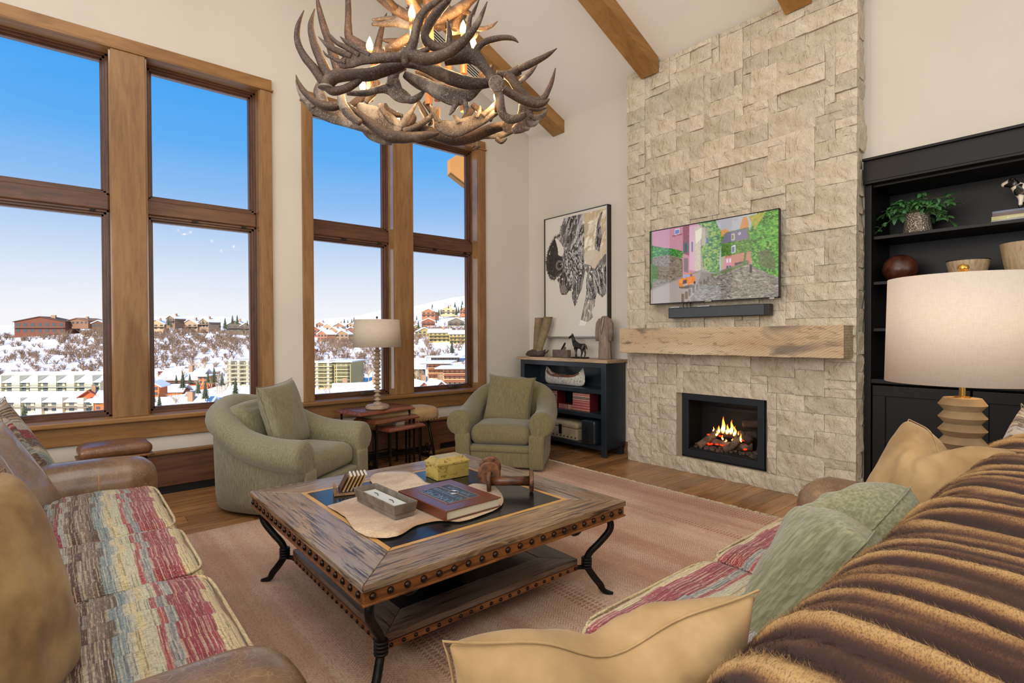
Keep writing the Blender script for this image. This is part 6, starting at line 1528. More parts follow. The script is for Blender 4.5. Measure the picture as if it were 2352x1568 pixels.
# left sofa
pillow('throw_pillow', 'striped woven pillow at the far end of the left sofa, behind the leather ones', 'pillow', .50, .48, .15, M['stripe'], (-.27, 3.92, .72), (.80, -.55, .42), (-.35, -.1, 1), seed=12, ears=.02, chop=.0)
pillow('throw_pillow', 'glossy leather pillow leaning on the striped pillow of the left sofa', 'pillow', .50, .50, .16, M['leather_g'], (-.25, 3.52, .65), (.82, -.50, .45), (-.42, .0, 1), seed=15, ears=.02, crease=.008, piping=M['piping'])
pillow('throw_pillow', 'glossy leather pillow at the left edge, in front of the other leather pillow', 'pillow', .50, .50, .18, M['leather_g'], (-.30, 3.02, .65), (.80, -.55, .40), (-.40, .0, 1), seed=18, ears=.015, crease=.010)
pillow('throw_pillow', 'large fuzzy tan pillow close to the camera at the left edge', 'pillow', .58, .56, .27, M['fuzzy'], (-.185, 1.60, .73), (.88, -.42, .22), (-.20, .05, 1), seed=21, ears=.0, crease=.012)
# armchair pillows
def chair_pillow(ch, label, mat, dx, dy, dz, wdt, rz, lean, roll, seed):
    Mx = ch.matrix_world if False else Matrix.Translation(ch.location) @ Matrix.Rotation(ch.rotation_euler.z, 4, 'Z')
    loc = Mx @ Vector((dx, dy, dz)); R3 = Mx.to_3x3()
    n = R3 @ (Matrix.Rotation(rz, 3, 'Z') @ Vector((0, -math.cos(lean), math.sin(lean)))); up = R3 @ (Matrix.Rotation(rz, 3, 'Z') @ Vector((math.sin(roll), math.sin(lean) * math.cos(roll), math.cos(lean) * math.cos(roll))))
    return pillow('throw_pillow', label, 'pillow', wdt, wdt, .17, mat, loc, n, up, seed=seed, ears=.004, crease=.008)
chair_pillow(CL, 'square sage green pillow standing upright in the left armchair', M['chenille'], .03, .02, .70, .56, R(8), R(15), R(-3), 25)
chair_pillow(CR_, 'square olive green pillow leaning in the armchair by the bookcase', M['chenille_r'], .0, .02, .66, .52, R(0), R(20), R(4), 28)
# ------------------------------------------------------------------ antler chandelier
AC = at(985, 250, 2.81); ccx, ccy = AC.x, AC.y
ch = thing('antler_chandelier', 'large chandelier of interlaced elk and moose antlers with candle bulbs above the coffee table', 'chandelier', (ccx, ccy, 2.6))
OFF = Vector((ccx, ccy, 2.6))
def antmat(name, dark, midc, pale, pf):
    m, nt, b = newmat(name); v = coords(nt); st = noi(nt, coords(nt, (1, 1, 1)), 70, 5, .7, 2.5); big = noi(nt, v, 5, 3)
    c = mix(nt, ramp(nt, big, [(.35, 0.0), (.65, 1.0)]), dark, midc); c = mix(nt, ramp(nt, st, [(.5, 0.0), (.68, .7)]), c, pale)
    pl = ramp(nt, noi(nt, v, 7, 4, .6), [(pf, 0.0), (pf + .16, .85)]); c = mix(nt, pl, c, pale)
    nt.links.new(c, b.inputs['Base Color']); b.inputs['Roughness'].default_value = .45; bump(nt, b, st, .7, .004); return m
M['ant'] = antmat('antler_brown', '#2a1a11', '#4f3624', '#8d7862', .58); M['palm'] = antmat('antler_palm', '#3c2c20', '#6a5645', '#b3a799', .50); M['tip'] = M['ant']
def antler(d, *brs, mat='ant'):
    """each branch: list of (px, py, radius_px[, flat]) traced at depth d; widths become metres at that depth"""
    mb = MB(); sc = d / F_PX
    for br in brs:
        dd = d; 
        if isinstance(br[0], (int, float)): dd = d + br[0]; br = br[1:]
        P = [tuple(at(p[0], p[1], dd + (p[4] if len(p) > 4 else 0)) - OFF) + (p[2] * sc, p[3] if len(p) > 3 else 1.0) for p in br]
        C4 = catmull(P, 6)
        r = [max(.0012, p[3] * (1 + .07 * noise.noise(Vector((p[0] * 25, p[1] * 25, p[2] * 25))))) for p in C4]
        mb.tube([p[:3] for p in C4], r, 12, flat=[p[4] for p in C4], ref=tuple(FF))
    return mb.build('antler', M[mat], ch, smooth=True)
A = antler
# front left elk
A(2.50, [(928, 146, 13), (892, 157, 14), (848, 171, 14), (805, 172, 13), (770, 176, 15), (752, 190, 15), (748, 200, 13)], [(744, 190, 11), (722, 158, 10), (700, 131, 9), (684, 98, 7.5), (684, 62, 5.5), (698, 24, 1.2)],
  [(758, 178, 12), (738, 140, 11), (720, 95, 9), (714, 58, 6.5), (723, 20, 1.2)], [(750, 196, 11), (764, 209, 10), (792, 204, 9), (818, 190, 8), (838, 172, 5)])
MB().lathe([(.018, -.006), (.034, -.003), (.036, .004), (.02, .008)], 14, tuple(at(748, 201, 2.49) - OFF)).build('burr', M['palm'], ch)
# moose palm with four fingers
A(2.38, [(926, 131, 11), (890, 132, 11, .8), (862, 134, 12, .6), (832, 134, 15, .4), (806, 139, 17, .3), (788, 146, 13, .3), (778, 150, 6, .4)], [(850, 130, 8), (815, 108, 7), (795, 96, 5), (781, 84, 1)], [(826, 130, 8), (800, 112, 6.5), (775, 99, 5), (758, 82, 4), (748, 65, 1)],
  [(808, 132, 8), (780, 119, 7), (758, 109, 6), (745, 98, 4), (731, 84, 1)], [(795, 143, 8), (778, 141, 5), (764, 133, 4), (750, 127, 3), (742, 116, 1)])
A(2.30, [(926, 108, 4), (932, 125, 14), (930, 150, 6)], [(930, 128, 13), (946, 128, 14), (975, 136, 14), (1018, 127, 12), (1052, 106, 11), (1076, 82, 9), (1098, 52, 7), (1119, 4, 1.5)], [(940, 124, 13), (950, 95, 11), (955, 70, 10), (963, 44, 9.5), (980, 22, 8), (1003, 4, 7), (1030, -18, 5), (1050, -45, 1)],
  [(985, 112, 5), (965, 122, 9), (948, 128, 10)])
A(2.36, [(1026, 4, 8), (1010, 22, 10), (992, 46, 11), (978, 72, 10), (978, 92, 11), (996, 106, 11), (1020, 110, 11), (1042, 104, 9), (1070, 88, 4)], [(1030, 108, 9), (1032, 84, 7), (1031, 66, 5), (1028, 44, 1.2)], [(1026, 6, 8), (1040, -25, 6), (1048, -60, 1)])
A(2.38, [(1020, 138, 12), (1050, 132, 15), (1076, 128, 17, .8), (1096, 136, 16, .8), (1112, 154, 12), (1130, 176, 11), (1142, 196, 10)], [(1078, 122, 9), (1073, 96, 7), (1076, 66, 6), (1080, 42, 4.5), (1091, 15, 1.2)], [(1092, 126, 9), (1099, 108, 8), (1118, 95, 7.5), (1150, 87, 6.5), (1176, 88, 5), (1191, 98, 1.2)], [(1062, 128, 8), (1060, 112, 5), (1070, 98, 3)])
MB().tube([at(1140, 192, 2.42) - OFF, at(1140, 192, 2.325) - OFF], [.036, .031], 18).build('burr', M['palm'], ch)
A(2.48, [(930, 148, 7), (960, 150, 10), (985, 158, 13), (1018, 172, 15), (1060, 187, 15), (1098, 192, 13), (1126, 189, 11)], [(1110, 192, 5), (1117, 178, 4), (1118, 172, 1)])
# centre palms
A(2.60, [(797, 214, 5), (838, 214, 7), (874, 205, 9, .8), (898, 205, 15, .5), (918, 218, 17, .3), (940, 228, 10, .4)], [(896, 200, 10), (902, 180, 13, .7), (906, 158, 16, .6), (930, 148, 12)], [(908, 185, 10), (916, 204, 8), (926, 222, 8), (944, 230, 8), (962, 222, 7), (975, 208, 3)], mat='palm')
A(2.56, [(930, 168, 6), (955, 180, 10, .7), (985, 198, 15, .4), (1015, 212, 20, .3), (1046, 222, 21, .3), (1074, 216, 17, .4), (1098, 200, 11, .6), (1116, 188, 6)], [(1050, 235, 8), (1038, 255, 5), (1032, 264, 2)], [(1068, 225, 8), (1070, 245, 7), (1068, 262, 3)], [(985, 205, 7), (1000, 222, 4), (1012, 224, 1)], mat='palm')
A(2.60, [(930, 172, 8), (960, 196, 8), (1000, 208, 9), (1050, 210, 9), (1090, 202, 9), (1122, 190, 8)])
# right verticals
A(2.72, [(1140, 205, 9), (1147, 220, 10), (1150, 245, 10), (1156, 264, 10), (1172, 274, 10), (1194, 270, 9), (1208, 262, 6)], mat='palm')
A(2.62, [(1158, 205, 10), (1176, 216, 10), (1202, 230, 10), (1228, 239, 9), (1248, 237, 7), (1262, 227, 1.5)])
A(2.68, [(1162, 170, 10), (1176, 182, 11), (1192, 206, 12), (1210, 226, 11), (1230, 234, 10), (1248, 226, 8), (1260, 205, 6), (1269, 182, 4.5), (1276, 156, 1)])
A(2.70, [(1140, 170, 8), (1166, 172, 10), (1182, 166, 11), (1193, 160, 11)])
A(2.68, [(1191, 160, 6.5), (1212, 150, 8), (1238, 137, 7), (1258, 126, 5.5), (1279, 111, 1.2)])
A(2.85, [(1188, 194, 6), (1206, 178, 6), (1222, 162, 5), (1236, 144, 1)], mat='palm')
A(2.80, [(1196, 238, 6), (1204, 252, 16, .3), (1206, 272, 20, .25), (1196, 290, 16, .3), (1178, 300, 8)], [(1214, 248, 6), (1236, 250, 6), (1258, 246, 1.5)], [(1218, 268, 8), (1238, 270, 7), (1252, 258, 5), (1258, 247, 1)], [(1210, 284, 8), (1228, 284, 6), (1240, 272, 1)], [(1200, 296, 6), (1212, 296, 4), (1217, 292, 1)], mat='palm')
# left side
A(2.88, [(783, 240, 9), (758, 244, 11), (728, 236, 9), (700, 212, 7), (686, 190, 4.5), (680, 172, 1)])
A(2.95, [(848, 299, 8), (806, 284, 11, .5), (764, 266, 17, .3), (730, 254, 13, .3), (706, 238, 7), (688, 212, 4), (679, 184, 1)], [(722, 250, 8), (700, 224, 5), (684, 196, 1)], mat='palm')
A(2.80, [(782, 212, 9), (786, 236, 10), (795, 254, 11), (810, 270, 10), (828, 282, 8)], mat='palm')
A(2.92, [(736, 190, 8, .6), (732, 210, 12, .5), (740, 228, 13, .4), (752, 240, 6)], mat='palm')
A(2.85, [(797, 244, 8), (822, 262, 10), (850, 284, 11), (876, 304, 13), (900, 314, 14), (950, 315, 12), (992, 309, 8), (1008, 305, 3)])
A(3.00, [(824, 240, 6), (838, 252, 15, .4), (862, 266, 22, .3), (888, 282, 24, .25), (912, 296, 18, .4), (922, 304, 9)], [(872, 240, 6), (884, 262, 8), (900, 282, 8), (918, 292, 7)], [(920, 295, 9), (930, 278, 8), (942, 260, 6), (960, 232, 1.5)], [(926, 302, 8), (955, 292, 7), (985, 272, 6), (1004, 248, 4)], mat='palm')
A(3.10, [(836, 297, 7), (852, 312, 9), (876, 322, 9), (900, 326, 7)], mat='palm')
# bottom right
A(3.05, [(945, 296, 8), (975, 300, 11), (1005, 312, 13), (1045, 322, 13), (1085, 314, 13), (1125, 298, 12), (1158, 288, 10)])
MB().tube([at(1166, 290, 3.10) - OFF, at(1167, 291, 2.98) - OFF], [.036, .033], 16).build('burr', M['palm'], ch)
A(2.95, [(1000, 284, 6), (1015, 290, 15, .35), (1045, 296, 19, .25), (1080, 284, 18, .25), (1115, 270, 12, .35), (1145, 256, 6)], [(1056, 284, 8), (1046, 270, 5), (1040, 264, 1.5)], [(1095, 272, 7), (1101, 256, 5), (1103, 243, 1.5)], [(1108, 268, 8), (1126, 252, 7), (1142, 232, 3)], [(1010, 284, 7), (998, 264, 6), (988, 240, 2)], mat='palm')
A(3.15, [(960, 230, 3), (968, 248, 6), (978, 266, 7), (990, 285, 7)], [(975, 235, 5), (990, 255, 6), (1005, 275, 6)])
A(3.20, [(1090, 330, 3), (1095, 338, 9, .6), (1092, 322, 8), (1110, 312, 8, .5), (1150, 310, 8, .5), (1180, 300, 5)], [(1140, 318, 6), (1152, 326, 5), (1164, 318, 2)], mat='palm')
# tall tines on the left
A(2.92, [(727, -12, 2), (733, 20, 6), (742, 56, 8), (752, 86, 9), (762, 116, 10), (772, 146, 11, .7), (778, 170, 10)])
A(3.00, [(799, -10, 6), (800, 20, 7), (800, 55, 8), (802, 85, 10), (816, 98, 12), (842, 112, 12), (868, 122, 11), (900, 128, 8)], [(888, 30, 1), (880, 54, 5), (873, 82, 7), (868, 108, 9), (866, 124, 9)])
# glowing upper cluster
A(2.95, [(854, 56, 3), (880, 55, 6), (905, 52, 10, .6), (935, 46, 22, .3), (968, 40, 30, .22), (1000, 30, 26, .25), (1030, 12, 14, .4)], [(855, 46, 3), (885, 43, 5), (915, 42, 5), (940, 42, 8)], [(885, -8, 4), (902, 8, 6), (920, 25, 9), (940, 38, 10)], mat='palm')
A(2.75, [(940, 84, 9), (925, 96, 11), (905, 108, 12), (885, 118, 10)]); A(2.98, [(878, 92, 2), (895, 94, 6), (925, 96, 8), (960, 90, 7)])
A(2.85, [(1045, 68, 8), (1048, 48, 9), (1060, 26, 9), (1078, 6, 8), (1095, -20, 4)]); A(2.90, [(1030, 70, 12, .6), (1055, 64, 14, .5), (1085, 64, 7), (1108, 66, 5), (1128, 60, 4), (1143, 49, 1)], mat='palm')
A(3.0, [(1095, 60, 10, .5), (1085, 80, 12, .5), (1068, 100, 8)], mat='palm'); A(3.1, [(1130, 150, 4), (1120, 165, 9), (1108, 176, 9), (1140, 182, 4)])
A(2.85, [(955, 162, 8), (985, 168, 12, .6), (1000, 182, 8, .6), (1010, 194, 3)]); A(3.2, [(1085, 250, 8, .5), (1072, 266, 8, .6), (1060, 282, 5)], [(1085, 240, 6), (1110, 262, 8, .5), (1130, 276, 5)])
A(3.1, [(925, 266, 4), (905, 262, 8), (890, 252, 7), (885, 238, 3)]); A(3.1, [(944, 258, 4), (950, 272, 7), (938, 286, 7), (920, 286, 4)]); A(3.0, [(868, 186, 6), (862, 205, 8), (850, 222, 8), (840, 236, 5)]); A(3.05, [(800, 246, 6), (830, 225, 10, .6), (850, 212, 8), (862, 190, 5)])
# wooden struts inside and the stem to the ceiling
hub = Vector((0, 0, .20)); HW = plain('antler_stub', '#7c5131', .5, var='#a06b3e', vscale=20, bmp=.3)
for (px, py, d) in ((1005, 130, 2.9), (1065, 145, 2.95), (1030, 170, 3.2), (1005, 205, 3.1), (1065, 230, 3.2), (860, 155, 3.0), (1003, 275, 3.1), (985, 215, 3.0), (850, 205, 3.1)):
    a = at(px, py - 26, d) - OFF; b = at(px, py + 26, d) - OFF; MB().tube([a, b], .020, 10).build('strut', HW, ch)
MB().tube([(0, 0, .16), (0, 0, .62)], [.030, .026], 14).build('stem', HW, ch, smooth=True)
for k in range(6):
    a = 2 * PI * k / 6 + .3; P = [(.03 * math.cos(a), .03 * math.sin(a), .40), (.16 * math.cos(a), .16 * math.sin(a), .46), (.30 * math.cos(a), .30 * math.sin(a), .58), (.38 * math.cos(a), .38 * math.sin(a), .76)]
    C4 = catmull([p + (r,) for p, r in zip(P, (.022, .026, .018, .002))], 5); mb = MB().tube([c[:3] for c in C4], [c[3] for c in C4], 10)
    a2 = a + .5; mb.tube([(.16 * math.cos(a), .16 * math.sin(a), .46), (.25 * math.cos(a2), .25 * math.sin(a2), .50), (.30 * math.cos(a2), .30 * math.sin(a2), .62)], [.018, .012, .001], 8); mb.build('antler', M['ant'], ch, smooth=True)
ctop = ceil_z(ccx) - 2.6; lk = None; zc = .62
while zc < ctop - .03:
    pts = [(.014 * math.cos(t), 0, .026 * math.sin(t)) for t in [2 * PI * k / 10 for k in range(11)]]
    if lk is None: lk = MB().tube(pts, .004, 6, cap=False).build('chain_link', M['iron'], ch, loc=(0, 0, zc), smooth=True); o = lk
    else: o = lk.copy(); COL.objects.link(o); o.location = (0, 0, zc)
    o.rotation_euler = (0, 0, PI / 2 * (round(zc / .04) % 2)); zc += .040
MB().lathe([(.0, ctop - .05), (.06, ctop - .045), (.075, ctop - .01), (.075, ctop + .03)], 24).build('ceiling_rose', M['iron'], ch, smooth=True)
bulbm = bpy.data.materials.new('candle_bulb'); bulbm.use_nodes = True; _n = bulbm.node_tree; _n.nodes.clear(); _o = nd(_n, 'OutputMaterial'); _e = nd(_n, 'Emission'); _e.inputs[0].default_value = lin('#ffdf9e'); _e.inputs[1].default_value = 9
_t = nd(_n, 'BsdfTransparent'); _x = nd(_n, 'MixShader'); _n.links.new(_e.outputs[0], _x.inputs[1]); _n.links.new(_t.outputs[0], _x.inputs[2]); _n.links.new(_x.outputs[0], _o.inputs[0])
slv = plain('candle_sleeve', '#6f4626', .6, var='#8a5a30', vscale=20)
for (px, py, d, h) in ((946, 34, 2.62, 1), (849, 108, 2.75, 1), (1064, 70, 2.75, 1), (1141, 224, 2.90, 1), (833, 200, 3.05, 1), (1078, 276, 3.25, 1), (1088, 106, 3.0, 1), (912, 276, 3.25, 0), (950, 80, 2.62, 0)):
    p = at(px, py, d) - OFF; zb_ = p.z
    MB().tube([(p.x, p.y, zb_ - .075), (p.x, p.y, zb_ - .02)], [.013, .013], 12).build('candle_sleeve', slv, ch, smooth=True)
    MB().lathe([(.010, -.022), (.017, -.004), (.0175, .012), (.011, .032), (.004, .048), (0, .055)], 12, tuple(p)).build('bulb', bulbm, ch, smooth=True)
    lamp('candle_light', 'POINT', tuple(p + OFF + Vector((0, 0, .0))), 11.0, (1, .62, .26), size=.010)
# ------------------------------------------------------------------ the snowy valley outside
SNOW = plain('snow', '#e9e9ec', .8, var='#dcdde3', vscale=.05)
def groundmat():
    m, nt, b = newmat('snowy_hillside'); v = coords(nt)
    far = nd(nt, 'TexCoord'); s = nd(nt, 'Separate' + 'XYZ'); nt.links.new(far.outputs['Object'], s.inputs[0])
    n1 = noi(nt, v, .035, 6, .65); n2 = noi(nt, v, .35, 5, .7); n3 = noi(nt, coords(nt, (1, 1, .3)), 1.4, 4, .7)
    scrub = ramp(nt, math_(nt, 'ADD', math_(nt, 'MULTIPLY', n1, .5), math_(nt, 'MULTIPLY', n2, .5)), [(.54, 0.0), (.64, .5)])
    c = mix(nt, scrub, '#eceaea', '#7d6453'); c = mix(nt, math_(nt, 'MULTIPLY', scrub, ramp(nt, n3, [(.45, 0.0), (.6, .8)])), c, '#4f3d33')
    nt.links.new(c, b.inputs['Base Color']); b.inputs['Roughness'].default_value = .9; return m
cols = [-260, 0, 120, 240, 340, 460, 580, 715, 800, 880, 950, 1070, 1300]
dist = [18, 50, 90, 130, 180, 240, 320, 450, 700, 1200, 2000]
Yt = [[1200, 1200, 1200, 1200, 1200, 1200, 1200, 1200, 1200, 1200, 1200, 1200, 1200],
      [1015, 1015, 1012, 1010, 1000, 990, 980, 962, 955, 950, 942, 935, 930],
      [975, 970, 968, 965, 955, 945, 935, 915, 910, 905, 900, 895, 890],
      [955, 948, 945, 940, 915, 905, 890, 892, 885, 872, 885, 885, 880],
      [858, 855, 855, 858, 862, 862, 858, 845, 840, 835, 832, 828, 820],
      [812, 808, 805, 802, 806, 806, 804, 802, 800, 796, 788, 784, 778],
      [775, 770, 764, 755, 764, 765, 768, 786, 786, 780, 762, 758, 752],
      [790, 785, 780, 772, 758, 760, 768, 764, 764, 768, 748, 742, 732],
      [775, 772, 768, 762, 750, 752, 754, 752, 750, 746, 735, 722, 705],
      [760, 752, 748, 745, 738, 738, 738, 738, 732, 726, 714, 694, 670],
      [742, 739, 742, 738, 723, 724, 729, 733, 728, 709, 701, 677, 650]]
def ground_y(px, d):
    i = max(0, min(len(cols) - 2, sum(1 for c in cols[1:] if c <= px))); a = max(0, min(1, (px - cols[i]) / (cols[i + 1] - cols[i])))
    j = max(0, min(len(dist) - 2, sum(1 for c in dist[1:] if c <= d))); b = max(0, min(1, (d - dist[j]) / (dist[j + 1] - dist[j])))
    def H(jj): 
        y = Yt[jj][i] * (1 - a) + Yt[jj][i + 1] * a; return (770 - y) / F_PX * dist[jj]
    z = H(j) * (1 - b) + H(j + 1) * b
    return z + 1.35
def gp(px, d, n=True):
    p = at(px, 770, d); z = ground_y(px, d)
    if n: z += noise.noise(Vector((p.x * .02, p.y * .02, 0))) * min(2.5, d * .006) + (noise.noise(Vector((p.x * .006, p.y * .006, 3))) * 10 if d > 900 else 0)
    return Vector((p.x, p.y, z))
dd = [18, 26, 36, 50, 62, 76, 90, 103, 116, 130, 140, 150, 160, 170, 180, 190, 200, 212, 225, 240, 255, 270, 285, 300, 320, 345, 375, 410, 450, 520, 600, 700, 850, 1000, 1200, 1400, 1600, 1800, 2000, 2300]
pxs = list(range(-260, 1301, 12))
gmb = MB(); vs = [gp(px, d) - Vector((0, 0, 0 if d < 2200 else 60)) for d in dd for px in pxs]; nn = len(pxs)
gmb.add(vs, [(j * nn + i, j * nn + i + 1, (j + 1) * nn + i + 1, (j + 1) * nn + i) for j in range(len(dd) - 1) for i in range(nn - 1)])
g = gmb.build('snowy_valley', groundmat(), smooth=True); g['kind'] = 'structure'

WN = plain('window_dark', '#3c4a52', .15, spec=.6); WNG = plain('window_green', '#6c7a63', .2)
WM = {}
def wn(w, h, m=None):
    k = (round(w, 2), round(h, 2), m)
    if k not in WM: WM[k] = MB().box((0, 0, 0), (w, .14, h)).mesh('window'); WM[k].materials.append(m or WN)
    return WM[k]
BM = {}
def bmat(c):
    if c not in BM: BM[c] = plain('facade_' + c[1:], c, .85, var=c, vscale=.5)
    return BM[c]
def rnd_tag(o, parent): o.parent = parent
def building(label, px, py, d, w_px, h_px, col, floors=2, bays=3, roof='gable', dep=10, rz=0.0, roofh=.35, balcony=None, chim=False, group=None, overh=.6, win=(.5, .55), roofcol=None, piers=None, cat='house', wm=None):
    """px, py = bottom centre as seen; sizes in photo pixels at depth d"""
    # stand it where the terrain really reaches this height
    best = None
    for dk in [d * (.62 + .02 * k) for k in range(45)]:
        e = abs((gp(px, dk).z - EYE.z) + (py - 770) / F_PX * dk) / dk + abs(dk - d) / d * .012
        if best is None or e < best[0]: best = (e, dk)
    d = best[1]; sc = d / F_PX; w, h = w_px * sc, h_px * sc; dep *= min(1, .45 + w / 30)
    base = at(px, py, d); t = thing('apartment_building' if floors > 3 or cat == 'building' else 'house', label, cat, base, math.atan2(FWD.y, FWD.x) - PI / 2 + rz, group)
    body = MB().b2(-w / 2, w / 2, 0, dep, -2.5, h); wallm = bmat(col)
    rh = w * roofh if roof == 'gable' else (dep * roofh if roof == 'side' else 0)
    if roof == 'gable': body.prism([(-w / 2, h), (w / 2, h), (0, h + rh)], 0, dep, 'xz')
    body.build('facade', wallm, t)
    rm = SNOW if roofcol is None else bmat(roofcol); th = max(.25, 1.6 * sc)
    if roof == 'gable':
        for s in (-1, 1):
            a = (0, h + rh); b = (s * (w / 2 + overh), h - rh * overh / (w / 2)); MB().prism([a, b, (b[0], b[1] + th), (0, a[1] + th)], -overh, dep + overh, 'xz').build('roof', rm, t)
    elif roof == 'side':
        for s, (ya, yb) in ((0, (-overh, dep / 2)), (1, (dep / 2, dep + overh))):
            za, zb_ = (h - rh * overh / (dep / 2), h + rh) if s == 0 else (h + rh, h - rh * overh / (dep / 2))
            MB().prism([(ya, za), (yb, zb_), (yb, zb_ + th), (ya, za + th)], -w / 2 - overh, w / 2 + overh, 'yz').build('roof', rm, t)
    else:
        MB().b2(-w / 2 - overh, w / 2 + overh, -overh, dep + overh, h, h + th).build('roof', rm, t); MB().b2(-w / 2 - overh, w / 2 + overh, -overh - .02, -overh + .2, h - th * .5, h).build('fascia', bmat('#54463c'), t)
    fh = h / floors; bw = w / bays
    for f in range(floors):
        for k in range(bays):
            o = bpy.data.objects.new('window', wn(bw * win[0], fh * win[1], wm)); COL.objects.link(o); o.parent = t; o.location = (-w / 2 + bw * (k + .5), -.02, fh * (f + .52))
        if balcony and (f > 0 or balcony == 'all'):
            MB().b2(-w / 2 + .2, w / 2 - .2, -1.3, 0, fh * f - .12, fh * f + .06).b2(-w / 2 + .2, w / 2 - .2, -1.34, -1.28, fh * f + .75, fh * f + .85).b2(-w / 2 + .2, w / 2 - .2, -1.33, -1.29, fh * f + .35, fh * f + .4).build('balcony', bmat('#6a5547' if balcony is True else balcony), t)
    if chim:
        MB().b2(w * .12, w * .12 + max(.8, w * .09), dep * .3, dep * .3 + 1, h, h + rh + max(1.2, 4 * sc)).build('chimney', bmat('#9a7a5e'), t)
    if piers:
        for k in range(piers[0]): x = -w / 2 + w * (k + .5) / piers[0]; MB().b2(x - piers[1] * sc, x + piers[1] * sc, -.8, 3, -6, h + piers[2] * sc).build('pier', bmat(piers[3]), t)
    return t
Bd = building
# left window, ridge houses
Bd('large dark red timber lodge on the ridge in the left window', 92, 766, 300, 104, 27, '#6a3c2c', 2, 7, 'gable', 14, 0.15, .11, True, True, roofcol='#4f3a30')
Bd('brown hip roofed house on the ridge right of the red lodge', 178, 745, 330, 60, 8, '#7d5c45', 1, 5, 'gable', 12, -.2, .10, None, True, roofcol='#7a5b48')
Bd('small brown house at the right end of the ridge in the left window', 226, 752, 310, 26, 10, '#5e4031', 1, 3, 'gable', 10, .2, .22, None)
# left window, cream condominium terraces
Bd('long cream condominium terrace with balconies and snowy roof in the left window', 105, 912, 125, 250, 36, '#cdbf9a', 3, 15, 'side', 10, 0, .22, '#8a8f86', False, cat='building', piers=(6, 9, 14, '#dccfae'), win=(.62, .6))
Bd('second cream condominium row lower down in the left window', 95, 947, 100, 240, 26, '#c8bba0', 2, 12, 'side', 8, 0, .22, '#7f766a', False, cat='building', piers=(5, 7, 8, '#d3c6a8'), win=(.55, .5))
Bd('gabled cream end pavilion rising from the condominium terrace', 172, 900, 122, 40, 30, '#cdbf9a', 3, 2, 'gable', 12, 0, .30, '#8a8f86', False, win=(.7, .6))
Bd('bright orange gabled house at the lower right of the left window', 203, 943, 88, 30, 34, '#b4572c', 2, 2, 'gable', 9, .5, .38, None, True, roofcol='#8a4630')
Bd('orange house with snowy roof beside the bright orange gabled house', 234, 942, 90, 32, 22, '#b8602f', 2, 2, 'side', 9, .1, .4, None, True)
# second window
for px_, py_, w_, c_, lb in ((358, 757, 34, '#b99a78', 'tan chalet at the left of the ridge in the second window'), (392, 744, 24, '#7d6450', 'brown chalet set back on the ridge in the second window'), (436, 757, 38, '#a08a74', 'grey beige chalet in the middle of the ridge in the second window'), (468, 752, 30, '#8f7a68', 'chalet with tall glazed gable on the ridge, second window'), (540, 760, 40, '#5f584e', 'dark low chalet at the right of the ridge in the second window'), (566, 761, 26, '#6b5c4c', 'small dark chalet at the far right of the ridge in the second window')):
    Bd(lb, px_, py_, 290, w_, 13, c_, 2, 3, 'gable', 12, random.uniform(-.4, .4), .28, True, px_ % 2 == 0)
Bd('orange brown condominium with snowy roof and dormers in the second window', 412, 884, 130, 90, 14, '#a4562f', 2, 8, 'side', 10, .05, .30, True, True)
for k, px_ in enumerate((370, 395, 415, 446)): Bd('orange dormer tower of the condominium in the second window, number %s from the left' % ('one', 'two', 'three', 'four')[k], px_, 862, 127, 15, 10, '#b05a2e', 1, 2, 'flat', 6, 0, group='orange dormer towers')
Bd('orange brown three storey block at the right end of the condominium', 466, 890, 112, 22, 26, '#b05c30', 3, 2, 'flat', 9, .1)
Bd('orange house with big windows at the left edge of the second window', 350, 922, 80, 28, 36, '#c0642f', 3, 2, 'gable', 9, .25, .3, None)
Bd('small orange house with snow roof below the condominium', 400, 905, 110, 34, 8, '#b4602f', 1, 3, 'side', 7, .1, .32, None)
Bd('red brown chalet in the trees, lower middle of the second window', 436, 925, 80, 26, 14, '#8b4b34', 1, 2, 'gable', 8, -.5, .4, None)
Bd('tall grey green apartment block with balconies in the second window', 552, 884, 150, 64, 56, '#a8a184', 6, 6, 'flat', 16, -.1, 0, '#b7ad94', False, cat='building', piers=(3, 3, 3, '#c6bda6'), win=(.7, .65))
Bd('wide snowy roofed house filling the bottom of the second window', 400, 952, 110, 130, 6, '#8f7a66', 1, 5, 'side', 9, .12, .28, None, True)
Bd('snow roofed brown house behind the left armchair in the second window', 545, 914, 110, 60, 9, '#8a7b69', 1, 4, 'side', 8, -.2, .25, None)
# third window
for k, (px_, py_, w_, c_) in enumerate(((724, 772, 26, '#8a5640'), (740, 782, 30, '#9a6a4c'), (764, 776, 34, '#a07a58'), (752, 766, 26, '#b08a66'), (786, 782, 30, '#8d7258'), (806, 774, 28, '#8a6048'), (778, 764, 26, '#94705a'), (806, 762, 22, '#a48a70'), (735, 760, 20, '#8f6a52'))):
    Bd('%s townhouse of the hillside cluster left of the small lamp shade' % ('%s brown snow roofed' % ('leftmost lower', 'second lower', 'middle lower', 'middle upper', 'right lower', 'rightmost', 'upper right', 'topmost right', 'topmost left')[k]), px_, py_, 255 + (790 - py_), w_, 15, c_, 2, 3, 'gable', 10, random.uniform(-.5, .5), .28, None, k % 2 == 0, group='hillside townhouse cluster')
Bd('olive and white seven storey apartment block left of the lamp stem', 744, 890, 170, 52, 58, '#a89a6b', 7, 4, 'flat', 16, -.05, 0, '#c2b48c', False, cat='building', piers=(2, 2.5, 4, '#ddd6c6'), win=(.62, .62), wm=WNG)
Bd('right half of the olive apartment block beside the dark stair tower', 789, 887, 168, 34, 56, '#a89a6b', 7, 3, 'flat', 16, -.05, 0, '#c2b48c', False, cat='building', win=(.62, .62), wm=WNG)
